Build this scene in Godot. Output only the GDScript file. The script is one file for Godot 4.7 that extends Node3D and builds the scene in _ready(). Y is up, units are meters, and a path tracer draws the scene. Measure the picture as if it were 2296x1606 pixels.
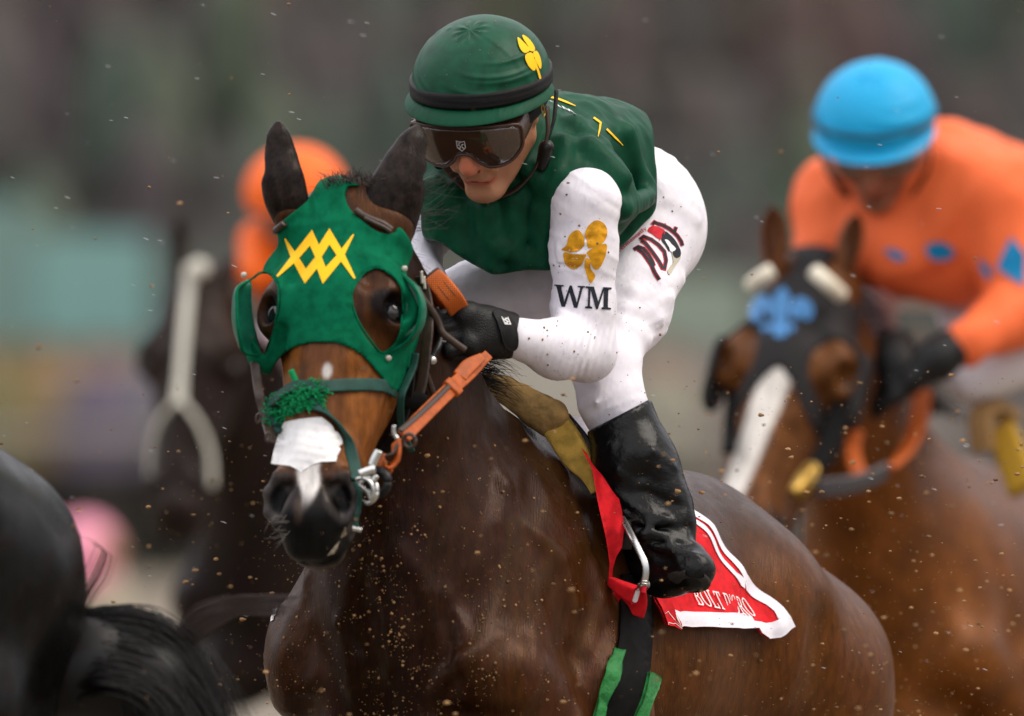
extends Node3D
# A rainy horse race seen through a long lens. Metres, y up. The camera stands 20 m in front of the leading rider.

const S := 0.000775258     # metres per photograph pixel (2296 wide) at the rider
const CY := 1.62           # height of the lens
const CD := 20.0           # distance of the lens from the rider

func _ready() -> void:
	var cam := Camera3D.new()
	cam.name = "camera"
	var at := CameraAttributesPhysical.new()
	at.frustum_focal_length = 385.65
	at.frustum_focus_distance = 20.0
	at.frustum_near = 1.0
	at.frustum_far = 600.0
	at.exposure_aperture = 2.8
	cam.attributes = at
	cam.position = Vector3(0, CY, CD)
	add_child(cam)
	cam.current = true
	var env := WorldEnvironment.new()
	env.name = "world"
	var e := Environment.new()
	e.background_mode = Environment.BG_SKY
	e.tonemap_mode = Environment.TONE_MAPPER_LINEAR
	e.tonemap_exposure = 1.6
	var sm := ProceduralSkyMaterial.new()
	sm.sky_top_color = Color(0.99, 0.98, 1.0)
	sm.sky_horizon_color = Color(0.50, 0.51, 0.525)
	sm.sky_curve = 0.35
	sm.sky_energy_multiplier = 1.1
	sm.ground_bottom_color = Color(0.3, 0.27, 0.24)
	sm.ground_horizon_color = Color(0.3, 0.28, 0.26)
	var sky := Sky.new()
	sky.sky_material = sm
	e.sky = sky
	env.environment = e
	add_child(env)
	var sun := DirectionalLight3D.new()
	sun.light_color = Color(1.0, 0.97, 0.93)
	sun.light_energy = 0.5
	sun.light_angular_distance = 38.0
	sun.rotation_degrees = Vector3(-55, 75, 0)
	sun.shadow_enabled = true
	add_child(sun)

	wob.seed = 4
	wob.frequency = 0.05
	wob.fractal_octaves = 3
	make_materials()

	course()

	lead_horse()

	lead_rider()

	lead_tack()

	second_horse()

	third_horse()
	fourth_horse()
	weather()

# ---------------------------------------------------------------- solid fields (tapered capsules joined with a smooth minimum)
class Field:
	var A := PackedVector3Array()
	var BA := PackedVector3Array()
	var IV := PackedFloat32Array()
	var RA := PackedFloat32Array()
	var DR := PackedFloat32Array()
	var K := PackedFloat32Array()
	var N := PackedVector3Array()
	var NK := PackedFloat32Array()
	var OP := PackedByteArray()
	var off := 0.0
	var clip: Callable
	var bump: Callable
	var lo := Vector3.INF
	var hi := -Vector3.INF
	func cap(a: Vector3, b: Vector3, ra: float, rb: float, k := 0.03, n := Vector3.ZERO, s := 1.0, op := 0) -> Field:
		var nk := 1.0 / s - 1.0
		var ba := b - a
		if nk != 0.0:
			n = n.normalized()
			ba += n * (ba.dot(n) * nk)
		A.append(a); BA.append(ba); RA.append(ra); DR.append(rb - ra); K.append(k); N.append(n); NK.append(nk); OP.append(op)
		var q := ba.length_squared()
		IV.append(1.0 / q if q > 1e-9 else 0.0)
		if op == 0:
			var m := maxf(ra, rb) * maxf(1.0, s)
			var e := Vector3(m, m, m)
			lo = lo.min(a.min(b) - e); hi = hi.max(a.max(b) + e)
		return self
	func ball(a: Vector3, r: float, k := 0.03, n := Vector3.ZERO, s := 1.0) -> Field:
		return cap(a, a, r, r, k, n, s)
	func cut(a: Vector3, b: Vector3, ra: float, rb: float, k := 0.01, n := Vector3.ZERO, s := 1.0) -> Field:
		return cap(a, b, ra, rb, k, n, s, 1)
	func chain(pts: Array, radii: Array, k := 0.03, n := Vector3.ZERO, s := 1.0) -> Field:
		for i in pts.size() - 1:
			cap(pts[i], pts[i + 1], radii[i], radii[i + 1], k, n, s)
		return self
	func copy(o := 0.0) -> Field:
		var f := Field.new()
		f.A = A.duplicate(); f.BA = BA.duplicate(); f.IV = IV.duplicate(); f.RA = RA.duplicate(); f.DR = DR.duplicate(); f.K = K.duplicate()
		f.N = N.duplicate(); f.NK = NK.duplicate(); f.OP = OP.duplicate(); f.off = off + o; f.lo = lo; f.hi = hi
		return f
	func join(g: Field) -> Field:
		A.append_array(g.A); BA.append_array(g.BA); IV.append_array(g.IV); RA.append_array(g.RA); DR.append_array(g.DR); K.append_array(g.K)
		N.append_array(g.N); NK.append_array(g.NK); OP.append_array(g.OP); lo = lo.min(g.lo); hi = hi.max(g.hi)
		return self
	func all() -> PackedInt32Array:
		return PackedInt32Array(range(A.size()))
	func one(p: Vector3, i: int) -> float:
		var q := p - A[i]
		if NK[i] != 0.0:
			q += N[i] * (q.dot(N[i]) * NK[i])
		var h := clampf(q.dot(BA[i]) * IV[i], 0.0, 1.0)
		return (q - BA[i] * h).length() - RA[i] - DR[i] * h
	func ev(p: Vector3, list: PackedInt32Array) -> float:
		var f := 10.0
		for i in list:
			var q := p - A[i]
			if NK[i] != 0.0:
				q += N[i] * (q.dot(N[i]) * NK[i])
			var h := clampf(q.dot(BA[i]) * IV[i], 0.0, 1.0)
			var d := (q - BA[i] * h).length() - RA[i] - DR[i] * h
			var k := K[i]
			if OP[i] == 0:
				var e := k - absf(f - d)
				f = minf(f, d)
				if e > 0.0:
					f -= e * e * 0.25 / k
			else:
				var e := k - absf(f + d)
				f = maxf(f, -d)
				if e > 0.0:
					f += e * e * 0.25 / k
		f -= off
		if bump.is_valid():
			f -= bump.call(p)
		return f
	func full(p: Vector3, list: PackedInt32Array) -> float:
		var f := ev(p, list)
		return maxf(f, clip.call(p)) if clip.is_valid() else f
	func near(p: Vector3, r: float) -> PackedInt32Array:
		var out := PackedInt32Array()
		for i in A.size():
			if one(p, i) < r + K[i]:
				out.append(i)
		return out
	func prune(p: Vector3, list: PackedInt32Array, r: float) -> PackedInt32Array:
		var d := PackedFloat32Array()
		var m := 10.0
		for i in list:
			var x := one(p, i)
			d.append(x)
			if OP[i] == 0:
				m = minf(m, x)
		var out := PackedInt32Array()
		for j in list.size():
			var i := list[j]
			if OP[i] == 0:
				if d[j] - m < 2.0 * r * (1.0 + maxf(0.0, NK[i])) + K[i] * 1.5:
					out.append(i)
			elif d[j] < r * (1.0 + maxf(0.0, NK[i])) + K[i] + 0.01:
				out.append(i)
		return out
	# first hit of a ray
	# (where the ray passes nearest, if it hits nothing)
	func ray(o: Vector3, dir: Vector3, list: PackedInt32Array, most := 2.6) -> Vector3:
		var t := 0.0
		var best := 0.0
		var least := 1e9
		for i in 60:
			var f := ev(o + dir * t, list)
			if f < least:
				least = f; best = t
			if f < 0.0004:
				break
			t += maxf(f * 0.8, 0.0006)
			if t > most:
				break
		return o + dir * best
	# the capsules that a ray near this one can meet, kept for each patch of directions
	var bins := {}
	func toward(o: Vector3, dir: Vector3, kx: int, ky: int) -> PackedInt32Array:
		var key := kx * 1000 + ky
		if not bins.has(key):
			var out := PackedInt32Array()
			for i in A.size():
				for s in 44:
					if one(o + dir * (s * 0.06), i) < 0.075 + K[i]:
						out.append(i)
						break
			bins[key] = out
		return bins[key]
	func grad(p: Vector3, list: PackedInt32Array, e := 0.003) -> Vector3:
		var x := Vector3(e, 0, 0)
		var y := Vector3(0, e, 0)
		var z := Vector3(0, 0, e)
		return Vector3(ev(p + x, list) - ev(p - x, list), ev(p + y, list) - ev(p - y, list), ev(p + z, list) - ev(p - z, list)).normalized()

# surface nets over an octree: only the cells that the surface crosses are visited
class Net:
	var F: Field
	var cell: float
	var org: Vector3
	var vals := {}
	var lists := {}
	var V := PackedVector3Array()
	var I := PackedInt32Array()
	var at := {}
	func key(x: int, y: int, z: int) -> int:
		return (x * 4096 + y) * 4096 + z
	func rec(x: int, y: int, z: int, n: int, list: PackedInt32Array) -> void:
		var c := org + Vector3(x + n * 0.5, y + n * 0.5, z + n * 0.5) * cell
		var r := n * cell * 0.87 + cell
		list = F.prune(c, list, r)
		if list.is_empty():
			return
		var f := F.full(c, list)
		if f > r * 1.25 + 0.012 or f < -r * 1.9 - 0.012:
			return
		if n == 4:
			var a := PackedFloat32Array()
			a.resize(64)
			for i in 4:
				for j in 4:
					for k in 4:
						a[(i * 4 + j) * 4 + k] = F.full(org + Vector3(x + i, y + j, z + k) * cell, list)
			var kk := key(x >> 2, y >> 2, z >> 2)
			vals[kk] = a
			lists[kk] = [x, y, z, list]
			return
		var h := n >> 1
		for i in 8:
			rec(x + (i & 1) * h, y + (i >> 1 & 1) * h, z + (i >> 2) * h, h, list)
	func run(field: Field, c: float, lo: Vector3, hi: Vector3, soft := 1) -> Net:
		F = field
		cell = c
		org = lo - Vector3(c, c, c) * 2.0
		var d := (hi - org) / c
		var top := 32
		for x in range(0, int(d.x) + 3, top):
			for y in range(0, int(d.y) + 3, top):
				for z in range(0, int(d.z) + 3, top):
					rec(x, y, z, top, F.all())
		var edges := PackedInt32Array()
		var g := PackedFloat32Array()
		g.resize(125)
		for kk in lists:
			var L: Array = lists[kk]
			var x: int = L[0]
			var y: int = L[1]
			var z: int = L[2]
			var nb := []
			nb.resize(8)
			for i in 8:
				nb[i] = vals.get(key((x >> 2) + (i & 1), (y >> 2) + (i >> 1 & 1), (z >> 2) + (i >> 2)))
			var any := false
			var first := 0.0
			for i in 5:
				for j in 5:
					for k in 5:
						var b: Variant = nb[(i >> 2) + (j >> 2) * 2 + (k >> 2) * 4]
						var v: float
						if b != null:
							v = b[((i & 3) * 4 + (j & 3)) * 4 + (k & 3)]
						else:
							v = F.full(org + Vector3(x + i, y + j, z + k) * c, L[3])
						g[(i * 5 + j) * 5 + k] = v
						if i + j + k == 0:
							first = v
						elif (v < 0.0) != (first < 0.0):
							any = true
			if not any:
				continue
			for i in 4:
				for j in 4:
					for k in 4:
						var q := (i * 5 + j) * 5 + k
						var v0 := g[q]
						var s := Vector3.ZERO
						var n := 0
						var in0 := v0 < 0.0
						var same := true
						for w in [1, 5, 6, 25, 26, 30, 31]:
							if (g[q + w] < 0.0) != in0:
								same = false
								break
						if same:
							continue
						for e in EDGE:
							var va := g[q + e[0]]
							var vb := g[q + e[1]]
							if (va < 0.0) != (vb < 0.0):
								s += e[2] + e[3] * (va / (va - vb))
								n += 1
						at[key(x + i, y + j, z + k)] = V.size()
						V.append(org + (Vector3(x + i, y + j, z + k) + s / n) * c)
						if in0 != (g[q + 25] < 0.0):
							edges.append_array([x + i, y + j, z + k, 0, 1 if in0 else 0])
						if in0 != (g[q + 5] < 0.0):
							edges.append_array([x + i, y + j, z + k, 1, 1 if in0 else 0])
						if in0 != (g[q + 1] < 0.0):
							edges.append_array([x + i, y + j, z + k, 2, 1 if in0 else 0])
		for e in range(0, edges.size(), 5):
			var x := edges[e]
			var y := edges[e + 1]
			var z := edges[e + 2]
			var a: int
			var b: int
			var cc: int
			var dd: int
			match edges[e + 3]:
				0:
					a = at.get(key(x, y - 1, z - 1), -1); b = at.get(key(x, y, z - 1), -1); cc = at.get(key(x, y, z), -1); dd = at.get(key(x, y - 1, z), -1)
				1:
					a = at.get(key(x - 1, y, z - 1), -1); b = at.get(key(x - 1, y, z), -1); cc = at.get(key(x, y, z), -1); dd = at.get(key(x, y, z - 1), -1)
				2:
					a = at.get(key(x - 1, y - 1, z), -1); b = at.get(key(x, y - 1, z), -1); cc = at.get(key(x, y, z), -1); dd = at.get(key(x - 1, y, z), -1)
			if a < 0 or b < 0 or cc < 0 or dd < 0:
				continue
			if edges[e + 4]:
				I.append_array([a, cc, b, a, dd, cc])
			else:
				I.append_array([a, b, cc, a, cc, dd])
		for pass_ in soft:
			var sum := V.duplicate()
			var cnt := PackedInt32Array()
			cnt.resize(V.size())
			cnt.fill(1)
			for t in range(0, I.size(), 3):
				var a := I[t]
				var b := I[t + 1]
				var d3 := I[t + 2]
				sum[a] += V[b]; sum[b] += V[d3]; sum[d3] += V[a]
				cnt[a] += 1; cnt[b] += 1; cnt[d3] += 1
			for i in V.size():
				V[i] = V[i].lerp(sum[i] / cnt[i], 0.7)
		vals.clear(); lists.clear(); at.clear()
		return self
	const EDGE := [
		[0, 25, Vector3(0, 0, 0), Vector3(1, 0, 0)], [5, 30, Vector3(0, 1, 0), Vector3(1, 0, 0)], [1, 26, Vector3(0, 0, 1), Vector3(1, 0, 0)], [6, 31, Vector3(0, 1, 1), Vector3(1, 0, 0)],
		[0, 5, Vector3(0, 0, 0), Vector3(0, 1, 0)], [25, 30, Vector3(1, 0, 0), Vector3(0, 1, 0)], [1, 6, Vector3(0, 0, 1), Vector3(0, 1, 0)], [26, 31, Vector3(1, 0, 1), Vector3(0, 1, 0)],
		[0, 1, Vector3(0, 0, 0), Vector3(0, 0, 1)], [25, 26, Vector3(1, 0, 0), Vector3(0, 0, 1)], [5, 6, Vector3(0, 1, 0), Vector3(0, 0, 1)], [30, 31, Vector3(1, 1, 0), Vector3(0, 0, 1)]]

# triangles in world coordinates, committed relative to the base of their thing
class Geo:
	var V := PackedVector3Array()
	var I := PackedInt32Array()
	var C := PackedColorArray()
	var UV := PackedVector2Array()
	var tinted := false
	func add(v: Vector3, c := Color.WHITE, uv := Vector2.ZERO) -> int:
		V.append(v); C.append(c); UV.append(uv)
		return V.size() - 1
	func tri(a: int, b: int, c: int) -> void:
		I.append(a); I.append(b); I.append(c)
	func quad(a: int, b: int, c: int, d: int) -> void:
		I.append_array([a, b, c, a, c, d])
	func net(f: Field, cell: float, soft := 1, color: Variant = null, lo := Vector3.INF, hi := Vector3.INF) -> Geo:
		var e := Vector3.ONE * (maxf(f.off, 0.0) + 0.01)
		var n := Net.new().run(f, cell, f.lo - e if lo == Vector3.INF else lo, f.hi + e if hi == Vector3.INF else hi, soft)
		var s := V.size()
		V.append_array(n.V)
		UV.resize(V.size())
		if (color != null):
			tinted = true
			for v in n.V:
				C.append(color.call(v))
		else:
			var w := PackedColorArray()
			w.resize(n.V.size())
			w.fill(Color.WHITE)
			C.append_array(w)
		for i in n.I:
			I.append(i + s)
		return self
	# a tube or strap along points: half width w along the cross direction, half thickness h, both per point or constant
	func tube(pts: PackedVector3Array, r: Variant, sides := 8, flat := 1.0, side := Vector3.ZERO, c := Color.WHITE) -> Geo:
		var s := V.size()
		var n := pts.size()
		var ref := side
		for i in n:
			var t := (pts[mini(i + 1, n - 1)] - pts[maxi(i - 1, 0)]).normalized()
			if ref == Vector3.ZERO:
				ref = Vector3.UP if absf(t.y) < 0.9 else Vector3.RIGHT
			var x := (ref - t * ref.dot(t)).normalized()
			if side == Vector3.ZERO:
				ref = x
			var y := t.cross(x)
			var w: float = r[i] if r is Array or r is PackedFloat32Array else r
			for j in sides:
				var a := TAU * j / sides
				var ca := cos(a)
				var sa := sin(a)
				if flat != 1.0:
					ca = signf(ca) * pow(absf(ca), 0.45)
					sa = signf(sa) * pow(absf(sa), 0.45)
				add(pts[i] + (x * ca + y * sa * flat) * w, c, Vector2(float(j) / sides, float(i) / n))
		for i in n - 1:
			for j in sides:
				var k := (j + 1) % sides
				quad(s + i * sides + j, s + i * sides + k, s + (i + 1) * sides + k, s + (i + 1) * sides + j)
		var e0 := add(pts[0], c)
		var e1 := add(pts[n - 1], c)
		for j in sides:
			var k := (j + 1) % sides
			tri(e0, s + k, s + j)
			tri(e1, s + (n - 1) * sides + j, s + (n - 1) * sides + k)
		return self
	func mesh(base: Vector3) -> ArrayMesh:
		var nn := PackedVector3Array()
		nn.resize(V.size())
		for t in range(0, I.size(), 3):
			var a := I[t]
			var b := I[t + 1]
			var c := I[t + 2]
			var n := (V[c] - V[a]).cross(V[b] - V[a])
			nn[a] += n; nn[b] += n; nn[c] += n
		var out := PackedVector3Array()
		out.resize(V.size())
		for i in V.size():
			out[i] = V[i] - base
			nn[i] = nn[i].normalized() if nn[i].length_squared() > 0.0 else Vector3.UP
		var arr := []
		arr.resize(Mesh.ARRAY_MAX)
		arr[Mesh.ARRAY_VERTEX] = out
		arr[Mesh.ARRAY_NORMAL] = nn
		arr[Mesh.ARRAY_INDEX] = I
		arr[Mesh.ARRAY_TEX_UV] = UV
		if tinted:
			arr[Mesh.ARRAY_COLOR] = C
		var m := ArrayMesh.new()
		m.add_surface_from_arrays(Mesh.PRIMITIVE_TRIANGLES, arr)
		return m

# ---------------------------------------------------------------- places
func P(x: float, y: float, z := 0.0) -> Vector3:
	var k := (CD - z) / CD * S
	return Vector3((x - 1148.0) * k, CY + (803.0 - y) * k, z)
func px(p: Vector3) -> Vector2:
	var k := (CD - p.z) / CD * S
	return Vector2(p.x / k + 1148.0, 803.0 - (p.y - CY) / k)
func line(pts: Array, steps := 6) -> PackedVector3Array:
	var c := Curve3D.new()
	for i in pts.size():
		var a: Vector3 = pts[maxi(i - 1, 0)]
		var b: Vector3 = pts[mini(i + 1, pts.size() - 1)]
		c.add_point(pts[i], (a - b) / 6.0, (b - a) / 6.0)
	var out := PackedVector3Array()
	for i in (pts.size() - 1) * steps + 1:
		out.append(c.sample(mini(i / steps, pts.size() - 2), float(i) / steps - mini(i / steps, pts.size() - 2)))
	return out
func smooth2(pts: Array, steps := 5, closed := true) -> PackedVector2Array:
	var out := PackedVector2Array()
	var n := pts.size()
	for i in (n if closed else n - 1):
		var a: Vector2 = pts[(i - 1 + n) % n] if closed or i > 0 else pts[0]
		var b: Vector2 = pts[i]
		var c: Vector2 = pts[(i + 1) % n]
		var d: Vector2 = pts[(i + 2) % n] if closed or i + 2 < n else pts[n - 1]
		for k in steps:
			out.append(b.cubic_interpolate(c, a, d, float(k) / steps))
	if not closed:
		out.append(pts[n - 1])
	return out
# points traced in an enlargement (corner x0, y0 in the photograph, enlarged k times)
func zm(x0: float, y0: float, k: float, pts: Array) -> Array:
	var out := []
	for p in pts:
		out.append(Vector2((x0 + p.x / k) * 0.560547, (y0 + p.y / k) * 0.560547))
	return out
func sd_poly(p: Vector2, poly: PackedVector2Array) -> float:
	var d := 1e9
	var inside := false
	var j := poly.size() - 1
	for i in poly.size():
		var a := poly[i]
		var b := poly[j]
		var e := b - a
		var w := p - a
		var q := w - e * clampf(w.dot(e) / e.length_squared(), 0.0, 1.0)
		d = minf(d, q.length_squared())
		if (a.y > p.y) != (b.y > p.y) and p.x < e.x * (p.y - a.y) / e.y + a.x:
			inside = not inside
		j = i
	return -sqrt(d) if inside else sqrt(d)

# ---------------------------------------------------------------- objects
var used := {}
func numbered(called: String) -> String:
	used[called] = used.get(called, -1) + 1
	return called if used[called] == 0 else "%s_%03d" % [called, used[called]]
func thing(called: String, label: String, category: String, at: Vector3, group := "") -> Node3D:
	var o := Node3D.new()
	o.name = numbered(called)
	o.position = at
	add_child(o, true)
	tag(o, label, category, group)
	return o
func tag(o: Node, label := "", category := "", group := "", kind := "") -> Node:
	if label: o.set_meta("label", label)
	if category: o.set_meta("category", category)
	if group: o.set_meta("group", group)
	if kind: o.set_meta("kind", kind)
	return o
func put(called: String, g: Geo, m: Material, parent: Node3D, base: Vector3) -> MeshInstance3D:
	var o := MeshInstance3D.new()
	var n := 0
	while parent.has_node(NodePath(called if n == 0 else "%s_%03d" % [called, n])):
		n += 1
	o.name = called if n == 0 else "%s_%03d" % [called, n]
	o.mesh = g.mesh(base)
	o.material_override = m
	parent.add_child(o, true)
	return o
func lone(called: String, g: Geo, m: Material, at: Vector3, label: String, category: String, group := "", kind := "") -> MeshInstance3D:
	var o := MeshInstance3D.new()
	o.name = numbered(called)
	o.mesh = g.mesh(at)
	o.material_override = m
	o.position = at
	add_child(o, true)
	tag(o, label, category, group, kind)
	return o

# a sheet of cloth or print laid on a field: the outline in photograph pixels, found on the surface along the line of sight
func sheet(f: Field, poly: PackedVector2Array, lift: float, thick: float, step: float, color: Variant = null, z0 := 1.2, wave: Variant = null, holes := []) -> Geo:
	var g := Geo.new()
	var pts := PackedVector2Array()
	var lo := poly[0]
	var hi := poly[0]
	var n := poly.size()
	for i in n:
		var a := poly[i]
		var b := poly[(i + 1) % n]
		lo = lo.min(a); hi = hi.max(a)
		var m := maxi(1, int(a.distance_to(b) / step))
		for k in m:
			pts.append(a.lerp(b, float(k) / m))
	var rim := pts.size()
	var rims := [[0, rim]]
	for h in holes:
		var s0 := pts.size()
		for i in h.size():
			var a: Vector2 = h[i]
			var b: Vector2 = h[(i + 1) % h.size()]
			var m := maxi(1, int(a.distance_to(b) / step))
			for k in m:
				pts.append(a.lerp(b, float(k) / m))
		rims.append([s0, pts.size()])
	var y := lo.y + step * 0.5
	var row := 0
	while y < hi.y:
		var x := lo.x + (step * 0.5 if row % 2 else 0.0)
		while x < hi.x:
			var q := Vector2(x, y)
			if sd_poly(q, poly) < -step * 0.45:
				var ok := true
				for h in holes:
					if sd_poly(q, h) < step * 0.45:
						ok = false
				if ok:
					pts.append(q)
			x += step
		y += step * 0.87
		row += 1
	g.tinted = (color != null)
	var back := PackedVector3Array()
	for q in pts:
		var o := P(q.x, q.y, z0)
		var d := (P(q.x, q.y, z0 - 1.0) - o).normalized()
		var list := sight(f, q.x, q.y, z0)
		var h := f.ray(o, d, list)
		var nn := f.grad(h, list)
		var w := lift
		if (wave != null):
			w += wave.call(q)
		g.add(h + nn * (w + thick), color.call(q) if (color != null) else Color.WHITE, q * 0.01)
		back.append(h + nn * w)
	var tris := Geometry2D.triangulate_delaunay(pts)
	for t in range(0, tris.size(), 3):
		var a := pts[tris[t]]
		var b := pts[tris[t + 1]]
		var c := pts[tris[t + 2]]
		var m := (a + b + c) / 3.0
		if sd_poly(m, poly) > 0.0 or absf((b - a).cross(c - a)) < 0.01:
			continue
		var skip := false
		for h in holes:
			if sd_poly(m, h) < 0.0:
				skip = true
		if skip:
			continue
		if (b - a).cross(c - a) > 0.0:
			g.tri(tris[t], tris[t + 1], tris[t + 2])
		else:
			g.tri(tris[t], tris[t + 2], tris[t + 1])
	for r in rims:
		var s0: int = r[0]
		var m: int = r[1] - s0
		var s := g.V.size()
		for i in m:
			g.add(back[s0 + i], g.C[s0 + i], g.UV[s0 + i])
		for i in m:
			var j := (i + 1) % m
			g.quad(s0 + i, s0 + j, s + j, s + i)
	return g

# ---------------------------------------------------------------- materials
var tex := {}
func noise_tex(called: String, size: int, freq: float, kind: int, oct: int, lo: Color, hi: Color, stretch := Vector2.ONE, bias := 0.0, gain := 1.0) -> ImageTexture:
	if tex.has(called):
		return tex[called]
	var n := FastNoiseLite.new()
	n.seed = called.hash() % 10000
	n.noise_type = kind
	n.frequency = freq
	n.fractal_octaves = oct
	var im := Image.create(size, size, false, Image.FORMAT_RGB8)
	var edge := size / 4
	for y in size:
		for x in size:
			var v := n.get_noise_2d(x * stretch.x, y * stretch.y)
			if x >= size - edge:
				v = lerpf(v, n.get_noise_2d((x - size) * stretch.x, y * stretch.y), float(x - size + edge) / edge)
			if y >= size - edge:
				var v2 := n.get_noise_2d(x * stretch.x, (y - size) * stretch.y)
				v = lerpf(v, v2, float(y - size + edge) / edge)
			im.set_pixel(x, y, lo.lerp(hi, clampf((v + bias) * gain + 0.5, 0.0, 1.0)))
	tex[called] = ImageTexture.create_from_image(im)
	return tex[called]
func mat(called: String, c: Color, rough := 0.7, spec := 0.5, metal := 0.0) -> StandardMaterial3D:
	var m := StandardMaterial3D.new()
	m.resource_name = called
	m.albedo_color = c.linear_to_srgb()
	m.roughness = rough
	m.metallic = metal
	m.metallic_specular = spec
	return m
func rich(m: StandardMaterial3D, albedo: Texture2D, height: Texture2D, scale: float, depth_cm: float, tint := false) -> StandardMaterial3D:
	m.uv1_triplanar = true
	m.uv1_scale = Vector3.ONE * scale
	m.albedo_texture = albedo
	if height:
		m.heightmap_enabled = true
		m.heightmap_texture = height
		m.heightmap_scale = depth_cm
	m.vertex_color_use_as_albedo = tint
	return m
func tinted(m: StandardMaterial3D) -> StandardMaterial3D:
	m.vertex_color_use_as_albedo = true
	return m
func step(e: float, x: float) -> float:
	return 1.0 if x >= e else 0.0
# a signed distance kept on a grid
class Mask:
	var lo: Vector2
	var d: float
	var w: int
	var h: int
	var v := PackedFloat32Array()
	func fill(a: Vector2, b: Vector2, s: float, f: Callable) -> Mask:
		lo = a; d = s
		w = int((b.x - a.x) / s) + 2; h = int((b.y - a.y) / s) + 2
		for j in h:
			for i in w:
				v.append(f.call(a + Vector2(i, j) * s))
		return self
	func at(p: Vector2) -> float:
		var q := (p - lo) / d
		var x := clampf(q.x, 0.0, w - 1.001)
		var y := clampf(q.y, 0.0, h - 1.001)
		var out := Vector2(q.x - x, q.y - y).length() * d
		var i := int(x)
		var j := int(y)
		var k := j * w + i
		return lerpf(lerpf(v[k], v[k + 1], x - i), lerpf(v[k + w], v[k + w + 1], x - i), y - j) + out

# ---------------------------------------------------------------- horses
class Pose:
	var W := Vector3.ZERO          # withers
	var u := Vector3(-0.5, 0, 0.866)
	var l := Vector3(0.866, 0, 0.5)
	var low := 0.0                 # how far the withers stand below 1.576
	var O := Vector3.ZERO          # poll
	var a := Vector3.DOWN          # down the face
	var n := Vector3.BACK          # out of the forehead
	var s := Vector3.RIGHT         # to the horse's left
	var hs := 1.0                  # size of the head
	func b(f: float, h: float, x: float) -> Vector3:
		return W + u * f + Vector3.UP * (h - 1.576) + l * x
	func h(x: float, t: float, d: float) -> Vector3:
		return O + (s * x + a * t + n * d) * hs
	func to_head(p: Vector3) -> Vector3:
		var q := (p - O) / hs
		return Vector3(q.dot(s), q.dot(a), q.dot(n))
	func to_body(p: Vector3) -> Vector3:
		var q := p - W
		return Vector3(q.dot(u), q.y + 1.576, q.dot(l))
	func aim(withers: Vector3, yaw: float, poll: Vector3, hyaw: float, pitch: float, roll := 0.0, size := 1.0) -> Pose:
		W = withers
		u = Vector3(-sin(yaw), 0, cos(yaw)); l = Vector3(cos(yaw), 0, sin(yaw))
		O = poll; hs = size
		var f := Vector3(-sin(hyaw), 0, cos(hyaw))
		a = Vector3.DOWN * cos(pitch) + f * sin(pitch)
		n = Vector3.UP * sin(pitch) + f * cos(pitch)
		s = Vector3(cos(hyaw), 0, sin(hyaw))
		s = s.rotated(n, roll); a = a.rotated(n, roll)
		return self

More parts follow.
